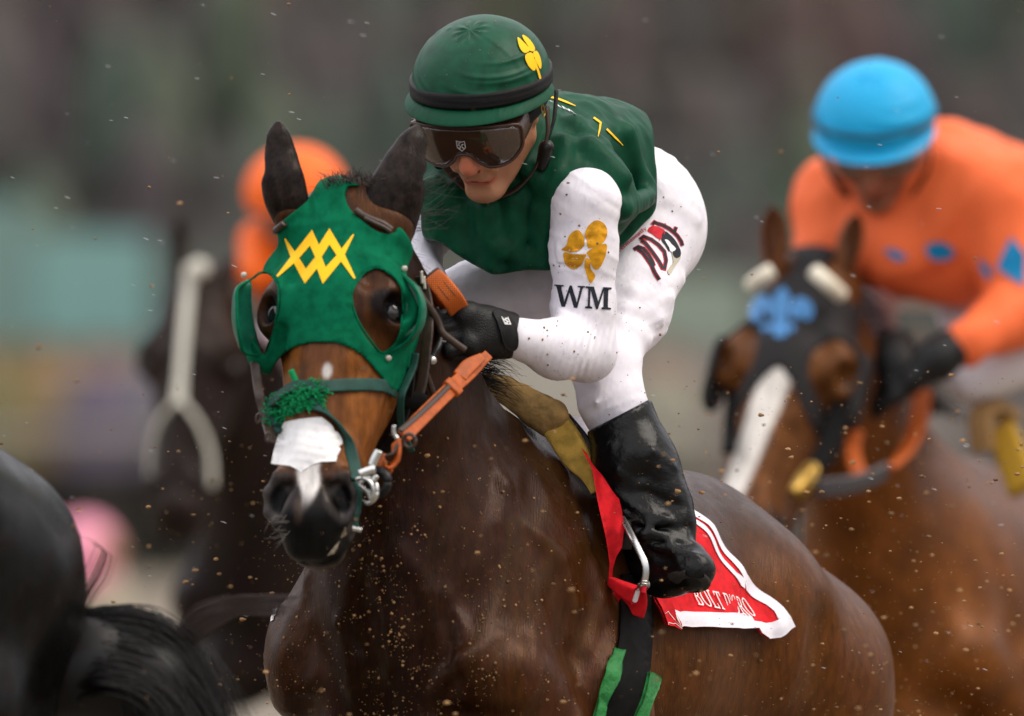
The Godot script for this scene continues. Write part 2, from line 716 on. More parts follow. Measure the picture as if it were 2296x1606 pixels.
func head_field(q: Pose) -> Field:
	var F := Field.new()
	var h := q.h
	var z := q.hs
	F.cap(q.h(0, 0.03, -0.085), q.h(0, 0.2, -0.085), 0.078 * z, 0.092 * z, 0.04 * z, q.s, 1.16)
	F.cap(q.h(0, 0.2, -0.075), q.h(0, 0.5, -0.05), 0.074 * z, 0.043 * z, 0.05 * z)
	F.cap(q.h(0, 0.22, -0.11), q.h(0, 0.54, -0.085), 0.095 * z, 0.053 * z, 0.05 * z)
	for i in [-1.0, 1.0]:
		F.ball(q.h(i * 0.088, 0.215, -0.07), 0.05 * z, 0.05 * z)
		F.cap(q.h(i * 0.062, 0.17, -0.045), q.h(i * 0.112, 0.232, -0.066), 0.024 * z, 0.022 * z, 0.04 * z)
		F.cap(q.h(i * 0.056, 0.21, -0.19), q.h(i * 0.046, 0.34, -0.165), 0.08 * z, 0.052 * z, 0.05 * z, q.s, 0.72)
		F.cap(q.h(i * 0.034, 0.3, -0.17), q.h(i * 0.012, 0.6, -0.115), 0.05 * z, 0.03 * z, 0.05 * z)
		F.cap(q.h(i * 0.082, 0.27, -0.105), q.h(i * 0.058, 0.44, -0.095), 0.016 * z, 0.01 * z, 0.035 * z)
		F.cap(q.h(i * 0.034, 0.5, -0.045), q.h(i * 0.047, 0.585, -0.05), 0.024 * z, 0.034 * z, 0.035 * z)
		F.cap(q.h(i * 0.02, 0.62, -0.04), q.h(i * 0.022, 0.665, -0.075), 0.034 * z, 0.026 * z, 0.03 * z)
		F.cap(q.h(i * 0.036, 0.62, -0.1), q.h(i * 0.02, 0.66, -0.115), 0.03 * z, 0.026 * z, 0.02 * z)
	F.cap(q.h(0, 0.54, -0.07), q.h(0, 0.63, -0.06), 0.056 * z, 0.046 * z, 0.04 * z)
	F.ball(q.h(0, 0.655, -0.125), 0.031 * z, 0.014 * z)
	# mouth line, nostrils, hollows above the eyes and beside the nose
	for i in [-1.0, 1.0]:
		F.cut(q.h(i * 0.05, 0.577, -0.008), q.h(i * 0.064, 0.615, -0.02), 0.02 * z, 0.017 * z, 0.012 * z)
		F.chain([q.h(i * 0.036, 0.565, -0.012), q.h(i * 0.06, 0.556, -0.02), q.h(i * 0.079, 0.582, -0.034), q.h(i * 0.078, 0.615, -0.044), q.h(i * 0.06, 0.645, -0.04)], [0.008 * z, 0.0085 * z, 0.0085 * z, 0.008 * z, 0.006 * z], 0.012 * z)
		F.cut(q.h(i * 0.056, 0.165, 0.008), q.h(i * 0.072, 0.185, 0.0), 0.013 * z, 0.012 * z, 0.03 * z)
		F.cut(q.h(i * 0.066, 0.37, -0.01), q.h(i * 0.068, 0.5, -0.012), 0.02 * z, 0.022 * z, 0.03 * z)
		F.cut(q.h(i * 0.122, 0.228, -0.034), q.h(i * 0.122, 0.228, -0.034), 0.026 * z, 0.026 * z, 0.014 * z)
		F.cut(q.h(i * 0.085, 0.275, -0.028), q.h(i * 0.1, 0.3, -0.06), 0.012 * z, 0.014 * z, 0.03 * z)
		F.cap(q.h(i * 0.086, 0.214, -0.036), q.h(i * 0.122, 0.212, -0.072), 0.0085 * z, 0.008 * z, 0.01 * z)
		F.cap(q.h(i * 0.084, 0.196, -0.034), q.h(i * 0.118, 0.194, -0.068), 0.009 * z, 0.008 * z, 0.014 * z)
		F.cap(q.h(i * 0.085, 0.24, -0.034), q.h(i * 0.12, 0.25, -0.07), 0.0075 * z, 0.007 * z, 0.01 * z)
		F.cut(q.h(i * 0.062, 0.632, -0.094), q.h(i * 0.02, 0.692, -0.1), 0.006 * z, 0.006 * z, 0.008 * z)
	return F

func neck_field(q: Pose) -> Field:
	var F := Field.new()
	var t := q.h(0, 0.06, -0.12)
	var m := q.b(0.16, 1.22, 0).lerp(t, 0.55) + Vector3(0, 0.02, 0)
	F.cap(q.b(0.14, 1.2, 0), m, 0.25, 0.165, 0.08, q.l, 0.68)
	F.cap(m, t, 0.165, 0.1, 0.06, q.l, 0.74)
	F.cap(q.b(0.04, 1.47, 0), m + Vector3(0, 0.11, 0), 0.06, 0.045, 0.08)
	F.cap(m + Vector3(0, 0.11, 0), q.h(0, 0.01, -0.1), 0.045, 0.045, 0.06)
	for i in [-1.0, 1.0]:
		F.cap(q.b(0.27, 1.12, i * 0.1), m - Vector3(0, 0.07, 0) + q.l * (i * 0.06), 0.075, 0.045, 0.05)
		F.cap(m - Vector3(0, 0.07, 0) + q.l * (i * 0.06), q.h(i * 0.05, 0.2, -0.2), 0.045, 0.035, 0.04)
	return F

func body_field(q: Pose, legs: Array) -> Field:
	var F := Field.new()
	F.cap(q.b(0.1, 1.19, 0), q.b(-0.5, 1.12, 0), 0.31, 0.295, 0.06, q.l, 0.78)
	F.cap(q.b(-0.35, 1.12, 0), q.b(-0.7, 1.12, 0), 0.285, 0.22, 0.08, q.l, 0.92)
	F.cap(q.b(0.12, 1.43, 0), q.b(-0.22, 1.41, 0), 0.08, 0.08, 0.12, q.l, 0.7)
	F.cap(q.b(-0.2, 1.34, 0), q.b(-0.66, 1.26, 0), 0.11, 0.12, 0.1)
	F.cap(q.b(-0.7, 1.235, 0), q.b(-1.0, 1.13, 0), 0.165, 0.13, 0.1)
	for i in [-1.0, 1.0]:
		F.ball(q.b(-0.66, 1.2, i * 0.17), 0.08, 0.12)
		F.cap(q.b(-0.7, 1.12, i * 0.115), q.b(-0.92, 1.06, i * 0.115), 0.18, 0.155, 0.1)
		F.cap(q.b(-0.92, 1.06, i * 0.11), q.b(-1.0, 0.96, i * 0.1), 0.145, 0.12, 0.1)
		F.cap(q.b(-0.88, 1.03, i * 0.145), q.b(-0.8, 0.84, i * 0.165), 0.135, 0.1, 0.06)
		F.cap(q.b(-0.96, 0.97, i * 0.125), q.b(-0.95, 0.74, i * 0.13), 0.125, 0.085, 0.06)
		# shoulder, upper arm, breast
		F.cap(q.b(0.0, 1.4, i * 0.075), q.b(0.27, 1.08, i * 0.17), 0.06, 0.095, 0.045)
		F.cap(q.b(-0.1, 1.29, i * 0.155), q.b(0.03, 1.04, i * 0.215), 0.07, 0.105, 0.04)
		F.cap(q.b(-0.07, 1.12, i * 0.2), q.b(-0.02, 0.96, i * 0.222), 0.075, 0.09, 0.02)
		F.cap(q.b(0.26, 1.08, i * 0.175), q.b(0.05, 0.96, i * 0.2), 0.088, 0.098, 0.025)
		F.cap(q.b(0.27, 1.14, i * 0.085), q.b(0.29, 0.9, i * 0.085), 0.095, 0.092, 0.02)
		F.cap(q.b(0.16, 1.34, i * 0.12), q.b(0.33, 1.1, i * 0.16), 0.05, 0.06, 0.03)
	F.cut(q.b(0.43, 1.26, 0), q.b(0.41, 0.8, 0), 0.045, 0.05, 0.025)
	for i in [-1.0, 1.0]:
		# furrows between neck, breast, shoulder and upper arm
		F.cut(q.b(0.33, 1.34, i * 0.13), q.b(0.4, 1.08, i * 0.15), 0.024, 0.022, 0.03)
		F.cut(q.b(0.2, 1.3, i * 0.255), q.b(0.12, 0.98, i * 0.31), 0.03, 0.03, 0.035)
		F.cut(q.b(0.39, 1.02, i * 0.13), q.b(0.2, 0.9, i * 0.3), 0.026, 0.026, 0.03)
		F.cut(q.b(-0.17, 1.25, i * 0.32), q.b(-0.2, 0.86, i * 0.31), 0.06, 0.065, 0.025)
		F.cut(q.b(-0.7, 1.14, i * 0.33), q.b(-0.68, 0.8, i * 0.31), 0.06, 0.07, 0.04)
	var fl: Array = legs[0]
	for j in 2:
		var i := 1.0 if j == 0 else -1.0
		var e := q.b(0.02, 0.95, i * 0.19)
		var k := q.b(legs[j][0], legs[j][1], i * 0.17)
		var f := q.b(legs[j][2], legs[j][3], i * 0.16)
		F.cap(e, e.lerp(k, 0.3), 0.105, 0.088, 0.06)
		F.cap(e.lerp(k, 0.3), k, 0.088, 0.045, 0.04)
		F.ball(k, 0.048, 0.03)
		F.cap(k, f, 0.04, 0.03, 0.02)
		F.ball(f, 0.042, 0.03)
		var d := (f - k).normalized()
		var tip := f + (d * 0.8 + q.u * 0.4).normalized() * 0.11
		F.cap(f, tip, 0.033, 0.036, 0.03)
		F.cap(tip, tip + (d * 0.8 + q.u * 0.4).normalized() * 0.06, 0.05, 0.06, 0.01)
		# hind
		var st := q.b(-0.8, 0.84, i * 0.17)
		var hk := q.b(legs[j + 2][0], legs[j + 2][1], i * 0.15)
		var hf := q.b(legs[j + 2][2], legs[j + 2][3], i * 0.14)
		F.cap(st, st.lerp(hk, 0.45), 0.1, 0.085, 0.06)
		F.cap(st.lerp(hk, 0.45), hk, 0.085, 0.05, 0.05)
		F.ball(hk, 0.055, 0.03)
		F.cap(hk, hf, 0.045, 0.033, 0.02)
		F.ball(hf, 0.044, 0.03)
		d = (hf - hk).normalized()
		tip = hf + (d * 0.8 + q.u * 0.4).normalized() * 0.11
		F.cap(hf, tip, 0.034, 0.036, 0.03)
		F.cap(tip, tip + (d * 0.8 + q.u * 0.4).normalized() * 0.06, 0.05, 0.06, 0.01)
	return F

# an ear: a leaf rolled into a trumpet, open along one side
func ear(root: Vector3, tip: Vector3, open: Vector3, w: float, bend: Vector3, c: Callable) -> Geo:
	var g := Geo.new()
	g.tinted = true
	var rows := 26
	var cols := 20
	var ax := (tip - root).normalized()
	open = (open - ax * open.dot(ax)).normalized()
	var sd := ax.cross(open)
	for shell in 2:
		for i in rows + 1:
			var t := float(i) / rows
			var r := w * (0.62 + 0.75 * t) * pow(maxf(0.0, 1.0 - pow(t, 2.6)), 0.62) if t > 0.0 else w * 0.62
			r = maxf(r, 0.0012)
			var gap := 0.25 + 1.05 * smoothstep(0.15, 0.75, t)
			var cen := root.lerp(tip, t) + bend * (sin(t * PI) * 0.5)
			for j in cols + 1:
				var an := lerpf(gap, TAU - gap, float(j) / cols)
				var p := cen + (open * cos(an) * 0.8 + sd * sin(an)) * (r - shell * minf(0.004, r * 0.6))
				g.add(p, c.call(p))
	var n := (rows + 1) * (cols + 1)
	for i in rows:
		for j in cols:
			var a := i * (cols + 1) + j
			g.quad(a, a + 1, a + cols + 2, a + cols + 1)
			a += n
			g.quad(a, a + cols + 1, a + cols + 2, a + 1)
	for i in rows:
		for j in [0, cols]:
			var a: int = i * (cols + 1) + j
			g.quad(a, a + n, a + cols + 1 + n, a + cols + 1)
	return g

# strands of hair: each a thin tapering ribbon tube along its own curve
func hair(g: Geo, root: Vector3, dir: Vector3, long: float, fall: Vector3, r: float, c: Color, rng: RandomNumberGenerator, steps := 5) -> void:
	var pts := PackedVector3Array()
	var rr := []
	var side := Vector3(rng.randf_range(-1, 1), rng.randf_range(-1, 1), rng.randf_range(-1, 1)) * long * 0.12
	for i in steps + 1:
		var t := float(i) / steps
		pts.append(root + dir * long * t + fall * long * t * t + side * sin(t * 4.0) * t)
		rr.append(r * (1.0 - t * 0.85))
	g.tube(pts, rr, 3, 1.0, Vector3.ZERO, c)

var wob := FastNoiseLite.new()
func nz(p: Vector3, s: float) -> float:
	return wob.get_noise_3dv(p * s)

func coat_main(q: Pose) -> Callable:
	var dark := Color(0.013, 0.0052, 0.003)
	var mid := Color(0.05, 0.0185, 0.0075)
	var warm := Color(0.24, 0.08, 0.018)
	return func(p: Vector3) -> Color:
		var b := q.to_body(p)
		var v := nz(p, 60.0) * 0.5 + nz(p, 300.0) * 0.3
		var c := mid.lerp(dark, clampf(0.35 + v * 1.2, 0.0, 1.0))
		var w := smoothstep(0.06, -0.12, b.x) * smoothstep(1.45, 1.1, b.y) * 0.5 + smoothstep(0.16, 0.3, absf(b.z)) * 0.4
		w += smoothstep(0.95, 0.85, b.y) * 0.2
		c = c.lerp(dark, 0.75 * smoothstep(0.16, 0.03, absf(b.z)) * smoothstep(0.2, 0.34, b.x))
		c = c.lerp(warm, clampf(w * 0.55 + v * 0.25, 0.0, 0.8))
		return c

func face_main(q: Pose) -> Callable:
	var dark := Color(0.02, 0.009, 0.006)
	var mid := Color(0.09, 0.033, 0.011)
	var warm := Color(0.3, 0.1, 0.02)
	var black := Color(0.008, 0.007, 0.007)
	var white := Color(0.78, 0.74, 0.7)
	return func(p: Vector3) -> Color:
		var h := q.to_head(p)
		var v := nz(p, 200.0) * 0.5 + nz(p, 700.0) * 0.35
		var c := mid.lerp(dark, clampf(0.3 + v, 0.0, 1.0))
		var w := smoothstep(0.03, 0.055, absf(h.x)) * smoothstep(0.26, 0.32, h.y) * smoothstep(0.575, 0.5, h.y)
		w = maxf(w, 0.35 * smoothstep(0.26, 0.34, h.y) * smoothstep(0.56, 0.5, h.y))
		c = c.lerp(warm, clampf(w * (0.85 + v * 0.9), 0.0, 1.0))
		# black muzzle, then the thin white stripe that runs down between the nostrils
		var m := smoothstep(0.545, 0.59, h.y + absf(h.x) * 0.25 + v * 0.02)
		c = c.lerp(Color(0.022, 0.018, 0.017) * (1.0 + v), m * 0.95)
		c = c.lerp(black, smoothstep(0.61, 0.635, h.y) * 0.85)
		c = c.lerp(Color(0.075, 0.065, 0.06), 0.7 * smoothstep(0.014, 0.004, absf(Vector2(absf(h.x) - 0.061, (h.y - 0.6) * 0.72).length() - 0.022)) * smoothstep(0.54, 0.56, h.y))
		c = c.lerp(Color(0.002, 0.002, 0.002), smoothstep(0.021, 0.013, Vector2(absf(h.x) - 0.057, (h.y - 0.597) * 0.68).length()))
		c = c.lerp(Color(0.11, 0.075, 0.055), 0.6 * smoothstep(0.014, 0.003, absf(h.x + 0.012)) * smoothstep(0.6, 0.62, h.y) * smoothstep(0.66, 0.64, h.y))
		var sx := absf(h.x + 0.004 * sin(h.y * 60.0))
		var half := 0.013 * smoothstep(0.635, 0.56, h.y) + 0.004
		var st := smoothstep(half + 0.007, half - 0.003, sx + v * 0.006) * smoothstep(0.66, 0.6, h.y) * smoothstep(0.45, 0.47, h.y) * step(-0.05, h.z)
		c = c.lerp(white, st * smoothstep(0.645, 0.585, h.y))
		# pinkish grey between stripe and lip, pale lower lip
		c = c.lerp(Color(0.008, 0.006, 0.005), smoothstep(0.038, 0.02, Vector2(absf(h.x) - 0.104, h.y - 0.228).length()))
		var star := smoothstep(0.02, 0.006, Vector2(h.x - 0.012, (h.y - 0.365) * 0.55).length() * 1.7 + v * 0.004) * step(-0.05, h.z)
		c = c.lerp(white * 0.8, star)
		var lip := smoothstep(0.66, 0.685, h.y - h.z * 0.1) * smoothstep(-0.105, -0.12, h.z)
		return c.lerp(Color(0.17, 0.14, 0.11), clampf(lip * (0.7 + v), 0.0, 1.0))

# ---------------------------------------------------------------- riders
class Head:
	var O := Vector3.ZERO
	var x := Vector3.RIGHT     # to the rider's left
	var y := Vector3.UP
	var z := Vector3.BACK      # where the face points
	var k := 1.0
	func p(a: float, b: float, c: float) -> Vector3:
		return O + (x * a + y * b + z * c) * k
	func to(w: Vector3) -> Vector3:
		var q := (w - O) / k
		return Vector3(q.dot(x), q.dot(y), q.dot(z))
	func aim(at: Vector3, yaw: float, pitch: float, roll: float, size: float) -> Head:
		O = at; k = size
		var f := Vector3(-sin(yaw), 0, cos(yaw))
		z = f * cos(pitch) - Vector3.UP * sin(pitch)
		x = Vector3(cos(yaw), 0, sin(yaw))
		y = z.cross(x)
		x = x.rotated(z, roll); y = y.rotated(z, roll)
		return self

func face_field(h: Head) -> Field:
	var F := Field.new()
	var k := h.k
	F.cap(h.p(0, 0.035, -0.03), h.p(0, 0.03, 0.02), 0.083 * k, 0.078 * k, 0.03)
	F.cap(h.p(0, 0.0, 0.03), h.p(0, -0.07, 0.04), 0.062 * k, 0.04 * k, 0.04 * k)
	for i in [-1.0, 1.0]:
		F.cap(h.p(i * 0.05, -0.045, 0.0), h.p(i * 0.017, -0.094, 0.059), 0.025 * k, 0.018 * k, 0.03 * k)
		F.ball(h.p(i * 0.044, -0.022, 0.058), 0.024 * k, 0.03 * k)
		F.ball(h.p(i * 0.014, -0.036, 0.092), 0.0085 * k, 0.01 * k)
		F.cap(h.p(i * 0.011, -0.061, 0.0885), h.p(i * 0.026, -0.069, 0.077), 0.0062 * k, 0.003 * k, 0.009 * k)
		F.cap(h.p(i * 0.008, -0.0735, 0.088), h.p(i * 0.024, -0.0705, 0.078), 0.0068 * k, 0.003 * k, 0.008 * k)
		F.cap(h.p(i * 0.027, -0.05, 0.078), h.p(i * 0.036, -0.08, 0.064), 0.011 * k, 0.008 * k, 0.02 * k)
		F.cap(h.p(i * 0.077, 0.03, -0.012), h.p(i * 0.075, -0.018, -0.006), 0.012 * k, 0.008 * k, 0.01 * k)
		F.ball(h.p(i * 0.032, 0.012, 0.066), 0.0145 * k, 0.008 * k)
		F.cap(h.p(i * 0.012, 0.034, 0.09), h.p(i * 0.045, 0.034, 0.074), 0.011 * k, 0.009 * k, 0.02 * k)
	F.cap(h.p(0, 0.02, 0.088), h.p(0, -0.03, 0.107), 0.01 * k, 0.0135 * k, 0.016 * k)
	F.cap(h.p(0, -0.052, 0.083), h.p(0, -0.058, 0.084), 0.012 * k, 0.011 * k, 0.02 * k)
	F.ball(h.p(0, -0.095, 0.068), 0.02 * k, 0.025 * k)
	for i in [-1.0, 1.0]:
		F.cut(h.p(i * 0.019, -0.038, 0.1), h.p(i * 0.033, -0.07, 0.083), 0.004 * k, 0.003 * k, 0.006 * k)
		F.cut(h.p(i * 0.028, -0.073, 0.086), h.p(i * 0.031, -0.084, 0.08), 0.003 * k, 0.003 * k, 0.005 * k)
		F.cut(h.p(i * 0.05, -0.062, 0.06), h.p(i * 0.038, -0.08, 0.066), 0.012 * k, 0.01 * k, 0.03 * k)
	for i in [-1.0, 1.0]:
		F.cut(h.p(0, -0.0672, 0.097), h.p(i * 0.024, -0.0745, 0.09), 0.0034 * k, 0.003 * k, 0.004 * k)
	F.cut(h.p(-0.012, -0.082, 0.094), h.p(0.012, -0.082, 0.094), 0.005 * k, 0.005 * k, 0.012 * k)
	for i in [-1.0, 1.0]:
		F.cut(h.p(i * 0.009, -0.0425, 0.098), h.p(i * 0.011, -0.041, 0.09), 0.0035 * k, 0.003 * k, 0.004 * k)
	F.cap(h.p(0, -0.03, -0.035), h.p(0, -0.16, -0.075), 0.056 * k, 0.06 * k, 0.03)
	return F

func skin(h: Head, tone: Color) -> Callable:
	return func(w: Vector3) -> Color:
		var p := h.to(w)
		var v := nz(w, 500.0) * 0.5 + nz(w, 2000.0) * 0.4
		var c := tone * (1.0 + v * 0.5)
		c = c.lerp(Color(tone.r * 1.15, tone.g * 0.62, tone.b * 0.58), 0.75 * smoothstep(0.03, 0.006, Vector2(p.x, p.y + 0.028).length()) * step(0.09, p.z))
		c = c.lerp(Color(tone.r * 1.05, tone.g * 0.75, tone.b * 0.7), 0.4 * smoothstep(0.03, 0.0, absf(absf(p.x) - 0.045)) * smoothstep(0.03, 0.0, absf(p.y + 0.03)))
		var eye := Vector2(absf(p.x) - 0.032, p.y - 0.012).length() * step(0.05, p.z)
		if p.z > 0.05:
			c = c.lerp(Color(0.5, 0.45, 0.42), smoothstep(0.009, 0.007, eye)).lerp(Color(0.02, 0.012, 0.01), smoothstep(0.0055, 0.004, eye))
			c = c.lerp(Color(0.03, 0.02, 0.015), smoothstep(0.006, 0.003, absf(p.y - 0.033)) * smoothstep(0.05, 0.045, absf(p.x)) * smoothstep(0.01, 0.014, absf(p.x)))
		var lips := smoothstep(0.0105, 0.0065, absf(p.y + 0.0675 + p.x * p.x * 11.0)) * smoothstep(0.027, 0.022, absf(p.x)) * step(0.06, p.z)
		c = c.lerp(Color(tone.r * 0.85, tone.g * 0.5, tone.b * 0.55), lips)
		c = c.lerp(Color(tone.r * 0.06, tone.g * 0.05, tone.b * 0.05), 0.85 * smoothstep(0.0021, 0.0009, absf(p.y + 0.0675 + p.x * p.x * 11.0)) * smoothstep(0.026, 0.02, absf(p.x)) * step(0.06, p.z))
		var stubble := smoothstep(-0.045, -0.065, p.y) * (0.55 + v * 1.2) * smoothstep(0.02, 0.05, p.z)
		stubble = maxf(stubble, smoothstep(0.012, 0.005, absf(p.y + 0.054)) * smoothstep(0.03, 0.02, absf(p.x)) * step(0.06, p.z) * 0.9)
		c = c.lerp(Color(tone.r * 0.52, tone.g * 0.5, tone.b * 0.5), clampf(stubble * 0.62 * (1.0 - lips), 0.0, 1.0))
		return Color(clampf(c.r, 0, 1), clampf(c.g, 0, 1), clampf(c.b, 0, 1))

# half of an egg, ray by ray, with its gathers of cloth
func cap_shell(h: Head, wrinkle: bool, grow := 0.0) -> Geo:
	var g := Geo.new()
	var rows := 70
	var cols := 160
	for i in rows + 1:
		var v := float(i) / rows
		for j in cols:
			var a := TAU * j / cols
			var el := lerpf(-0.1 + 0.33 * cos(a), PI / 2, v)
			var d := Vector3(sin(a) * cos(el) * (0.107 + grow), sin(el) * (0.092 + grow), cos(a) * cos(el) * (0.114 + grow))
			var r := 1.0
			if wrinkle:
				var w := h.O + d
				r += 0.007 * nz(w, 160.0) + 0.003 * nz(w, 500.0)
				# gathers that run up from the band at the temples and over the crown seam
				for s in [[0.85, 0.5, 1.0], [1.05, 0.36, 0.9], [0.7, 0.26, 0.8], [-0.75, 0.3, 1.0], [-0.9, 0.45, 0.8], [1.25, 0.62, 0.7], [-0.55, 0.18, 0.6], [0.5, 0.16, 0.7]]:
					var da: float = wrapf(a - s[0] + (el - s[1]) * 0.9, -PI, PI)
					r += 0.034 * s[2] * exp(-pow((el - s[1] - 0.12 + 0.35 * da) * 19.0, 2.0)) * exp(-da * da * 6.0)
				r += 0.012 * smoothstep(1.25, 1.4, el) * sin(a * 9.0 + 1.0) * smoothstep(1.57, 1.45, el)
				var seam := wrapf(a - 1.2, -PI, PI)
				r += 0.008 * exp(-pow(seam * cos(el) * 26.0, 2.0)) * smoothstep(-0.2, 0.3, el)
				r += 0.014 * exp(-pow((wrapf(a + 1.9, -PI, PI)) * 9.0, 2.0)) * maxf(0.0, sin(el * 23.0)) * smoothstep(0.3, 0.7, el)
			g.add(h.p(0, 0.05, -0.015) + (h.x * d.x + h.y * d.y + h.z * d.z) * r * h.k)
	for i in rows:
		for j in cols:
			var k := (j + 1) % cols
			g.quad(i * cols + j, i * cols + k, (i + 1) * cols + k, (i + 1) * cols + j)
	# inside, so that the shell has an end
	var s := g.V.size()
	for j in cols:
		g.add(g.V[j].lerp(h.p(0, 0.05, -0.015), 0.1))
	for j in cols:
		var k := (j + 1) % cols
		g.quad(j, s + j, s + k, k)
	return g

func cap_ring(h: Head, el: float, tilt: float, grow: float, n := 72) -> PackedVector3Array:
	var out := PackedVector3Array()
	for j in n + 1:
		var a := TAU * j / n
		var e := el + tilt * cos(a)
		out.append(h.p(0, 0.05, -0.015) + (h.x * (sin(a) * cos(e) * (0.107 + grow)) + h.y * (sin(e) * (0.092 + grow)) + h.z * (cos(a) * cos(e) * (0.114 + grow))) * h.k)
	return out

# a strip of cloth round the egg
func cap_strip(h: Head, el: float, tilt: float, half: float, grow: float) -> Geo:
	var g := Geo.new()
	var n := 120
	var m := 8
	for j in n:
		var a := TAU * j / n
		for i in m + 1:
			var v := lerpf(-1.0, 1.0, float(i) / m)
			var e := el + tilt * cos(a) + v * half
			var gr := (grow if i > 0 and i < m else -0.002) + 0.0006 * sin(v * 9.0 + a * 3.0)
			g.add(h.p(0, 0.05, -0.015) + (h.x * (sin(a) * cos(e) * (0.107 + gr)) + h.y * (sin(e) * (0.092 + gr)) + h.z * (cos(a) * cos(e) * (0.114 + gr))) * h.k)
	for j in n:
		var k := (j + 1) % n
		for i in m:
			g.quad(j * (m + 1) + i, k * (m + 1) + i, k * (m + 1) + i + 1, j * (m + 1) + i + 1)
	return g

func peak(h: Head, long: float) -> Geo:
	var g := Geo.new()
	var n := 60
	var m := 8
	for side in 2:
		for i in n + 1:
			var a := lerpf(-1.75, 1.75, float(i) / n)
			var e := -0.08 + 0.35 * cos(a)
			var reach := long * pow(maxf(0.0, cos(a * 0.86)), 0.7)
			for j in m + 1:
				var t := float(j) / m
				var out := reach * t
				var p := Vector3(sin(a) * (cos(e) * 0.107 + out * 0.8), sin(e) * 0.092 - 0.004 - 0.01 * t * t - (0.0035 if side else 0.0) * (1.0 if t < 0.99 else 0.4), cos(a) * (cos(e) * 0.114 + out))
				g.add(h.p(0, 0.05, -0.015) + (h.x * p.x + h.y * p.y + h.z * p.z) * h.k)
	var s := (n + 1) * (m + 1)
	for i in n:
		for j in m:
			var a := i * (m + 1) + j
			g.quad(a, a + 1, a + m + 2, a + m + 1)
			g.quad(s + a, s + a + m + 1, s + a + m + 2, s + a + 1)
		var b := i * (m + 1) + m
		g.quad(b, s + b, s + b + m + 1, b + m + 1)
	return g

# a gloved fist: palm, four fingers bent round what they hold, and a thumb
func fist(w: Vector3, kn: Vector3, across: Vector3, down: Vector3, k := 1.0) -> Field:
	var F := Field.new()
	var d := (kn - w).normalized()
	F.cap(w - d * 0.02, w + d * 0.02, 0.037 * k, 0.036 * k, 0.02)
	F.cap(w + d * 0.02, kn + across * 0.022, 0.034 * k, 0.022 * k, 0.02)
	F.cap(w + d * 0.02, kn - across * 0.026, 0.034 * k, 0.02 * k, 0.02)
	var lens := [0.9, 1.0, 0.95, 0.78]
	for i in 4:
		var o := across * (0.031 - i * 0.0205)
		var a := kn + o
		var l: float = lens[i]
		var b := a + d * 0.026 * l + down * 0.03 * l
		var c := b + down * 0.018 * l - d * 0.02 * l
		var e := c - d * 0.02 * l - down * 0.004
		F.ball(a, 0.0125 * k, 0.008)
		F.cap(a, b, 0.0112 * k, 0.0105 * k, 0.004)
		F.cap(b, c, 0.0105 * k, 0.0098 * k, 0.004)
		F.cap(c, e, 0.0098 * k, 0.009 * k, 0.004)
	var t0 := w + d * 0.03 + across * 0.03 + down * 0.012
	var t1 := t0 + d * 0.03 + across * 0.012 + down * 0.02
	F.cap(t0, t1, 0.0155 * k, 0.0125 * k, 0.012)
	F.cap(t1, t1 + d * 0.022 + down * 0.016 - across * 0.01, 0.012 * k, 0.0105 * k, 0.004)
	return F

func arm_field(sh: Vector3, el: Vector3, wr: Vector3) -> Field:
	var F := Field.new()
	F.cap(sh, sh.lerp(el, 0.45), 0.06, 0.0555, 0.03)
	F.cap(sh.lerp(el, 0.45), el, 0.0545, 0.047, 0.03)
	F.cap(el, el.lerp(wr, 0.35), 0.049, 0.05, 0.03)
	F.cap(el.lerp(wr, 0.35), wr, 0.049, 0.034, 0.03)
	return F

func leg_field(hip: Vector3, kn: Vector3, an: Vector3) -> Field:
	var F := Field.new()
	F.cap(hip, hip.lerp(kn, 0.5), 0.1, 0.083, 0.05)
	F.cap(hip.lerp(kn, 0.5), kn, 0.083, 0.058, 0.04)
	F.cap(kn, kn.lerp(an, 0.4), 0.057, 0.054, 0.03)
	F.cap(kn.lerp(an, 0.4), an, 0.054, 0.036, 0.03)
	return F

func torso_field(j: Dictionary) -> Field:
	var F := Field.new()
	F.cap(j.chest, j.waist, 0.145, 0.128, 0.06)
	F.cap(j.shR, j.shL, 0.07, 0.074, 0.07)
	F.cap(j.neck, j.neck.lerp(j.waist, 0.85) + Vector3(0, 0.07, 0), 0.07, 0.085, 0.08)
	return F

func boot_field(kn: Vector3, an: Vector3, heel: Vector3, toe: Vector3, top := 0.3) -> Field:
	var F := Field.new()
	var a := kn.lerp(an, top)
	F.cap(a, kn.lerp(an, 0.62), 0.06, 0.061, 0.02)
	F.cap(kn.lerp(an, 0.62), an, 0.061, 0.049, 0.03)
	var dir := (toe - heel).normalized()
	F.cap(an, heel.lerp(toe, 0.12) + (an - heel).normalized() * 0.02, 0.047, 0.036, 0.03)
	F.cap(heel.lerp(toe, 0.1) + (an - heel).normalized() * 0.012, heel.lerp(toe, 0.45), 0.036, 0.04, 0.03)
	F.cap(an, heel.lerp(toe, 0.62), 0.045, 0.04, 0.04)
	F.cap(heel.lerp(toe, 0.55), toe, 0.042, 0.034, 0.03)
	return F

func bent(f: Field, amp: float, freq: float, axis: Vector3, squeeze: float, seed_ := 0.0) -> void:
	axis = axis.normalized()
	f.bump = func(p: Vector3) -> float:
		var q := p * freq + axis * (p.dot(axis) * (squeeze - 1.0) * freq) + Vector3.ONE * seed_
		var v := wob.get_noise_3dv(q)
		return amp * (1.0 - 3.2 * absf(v))

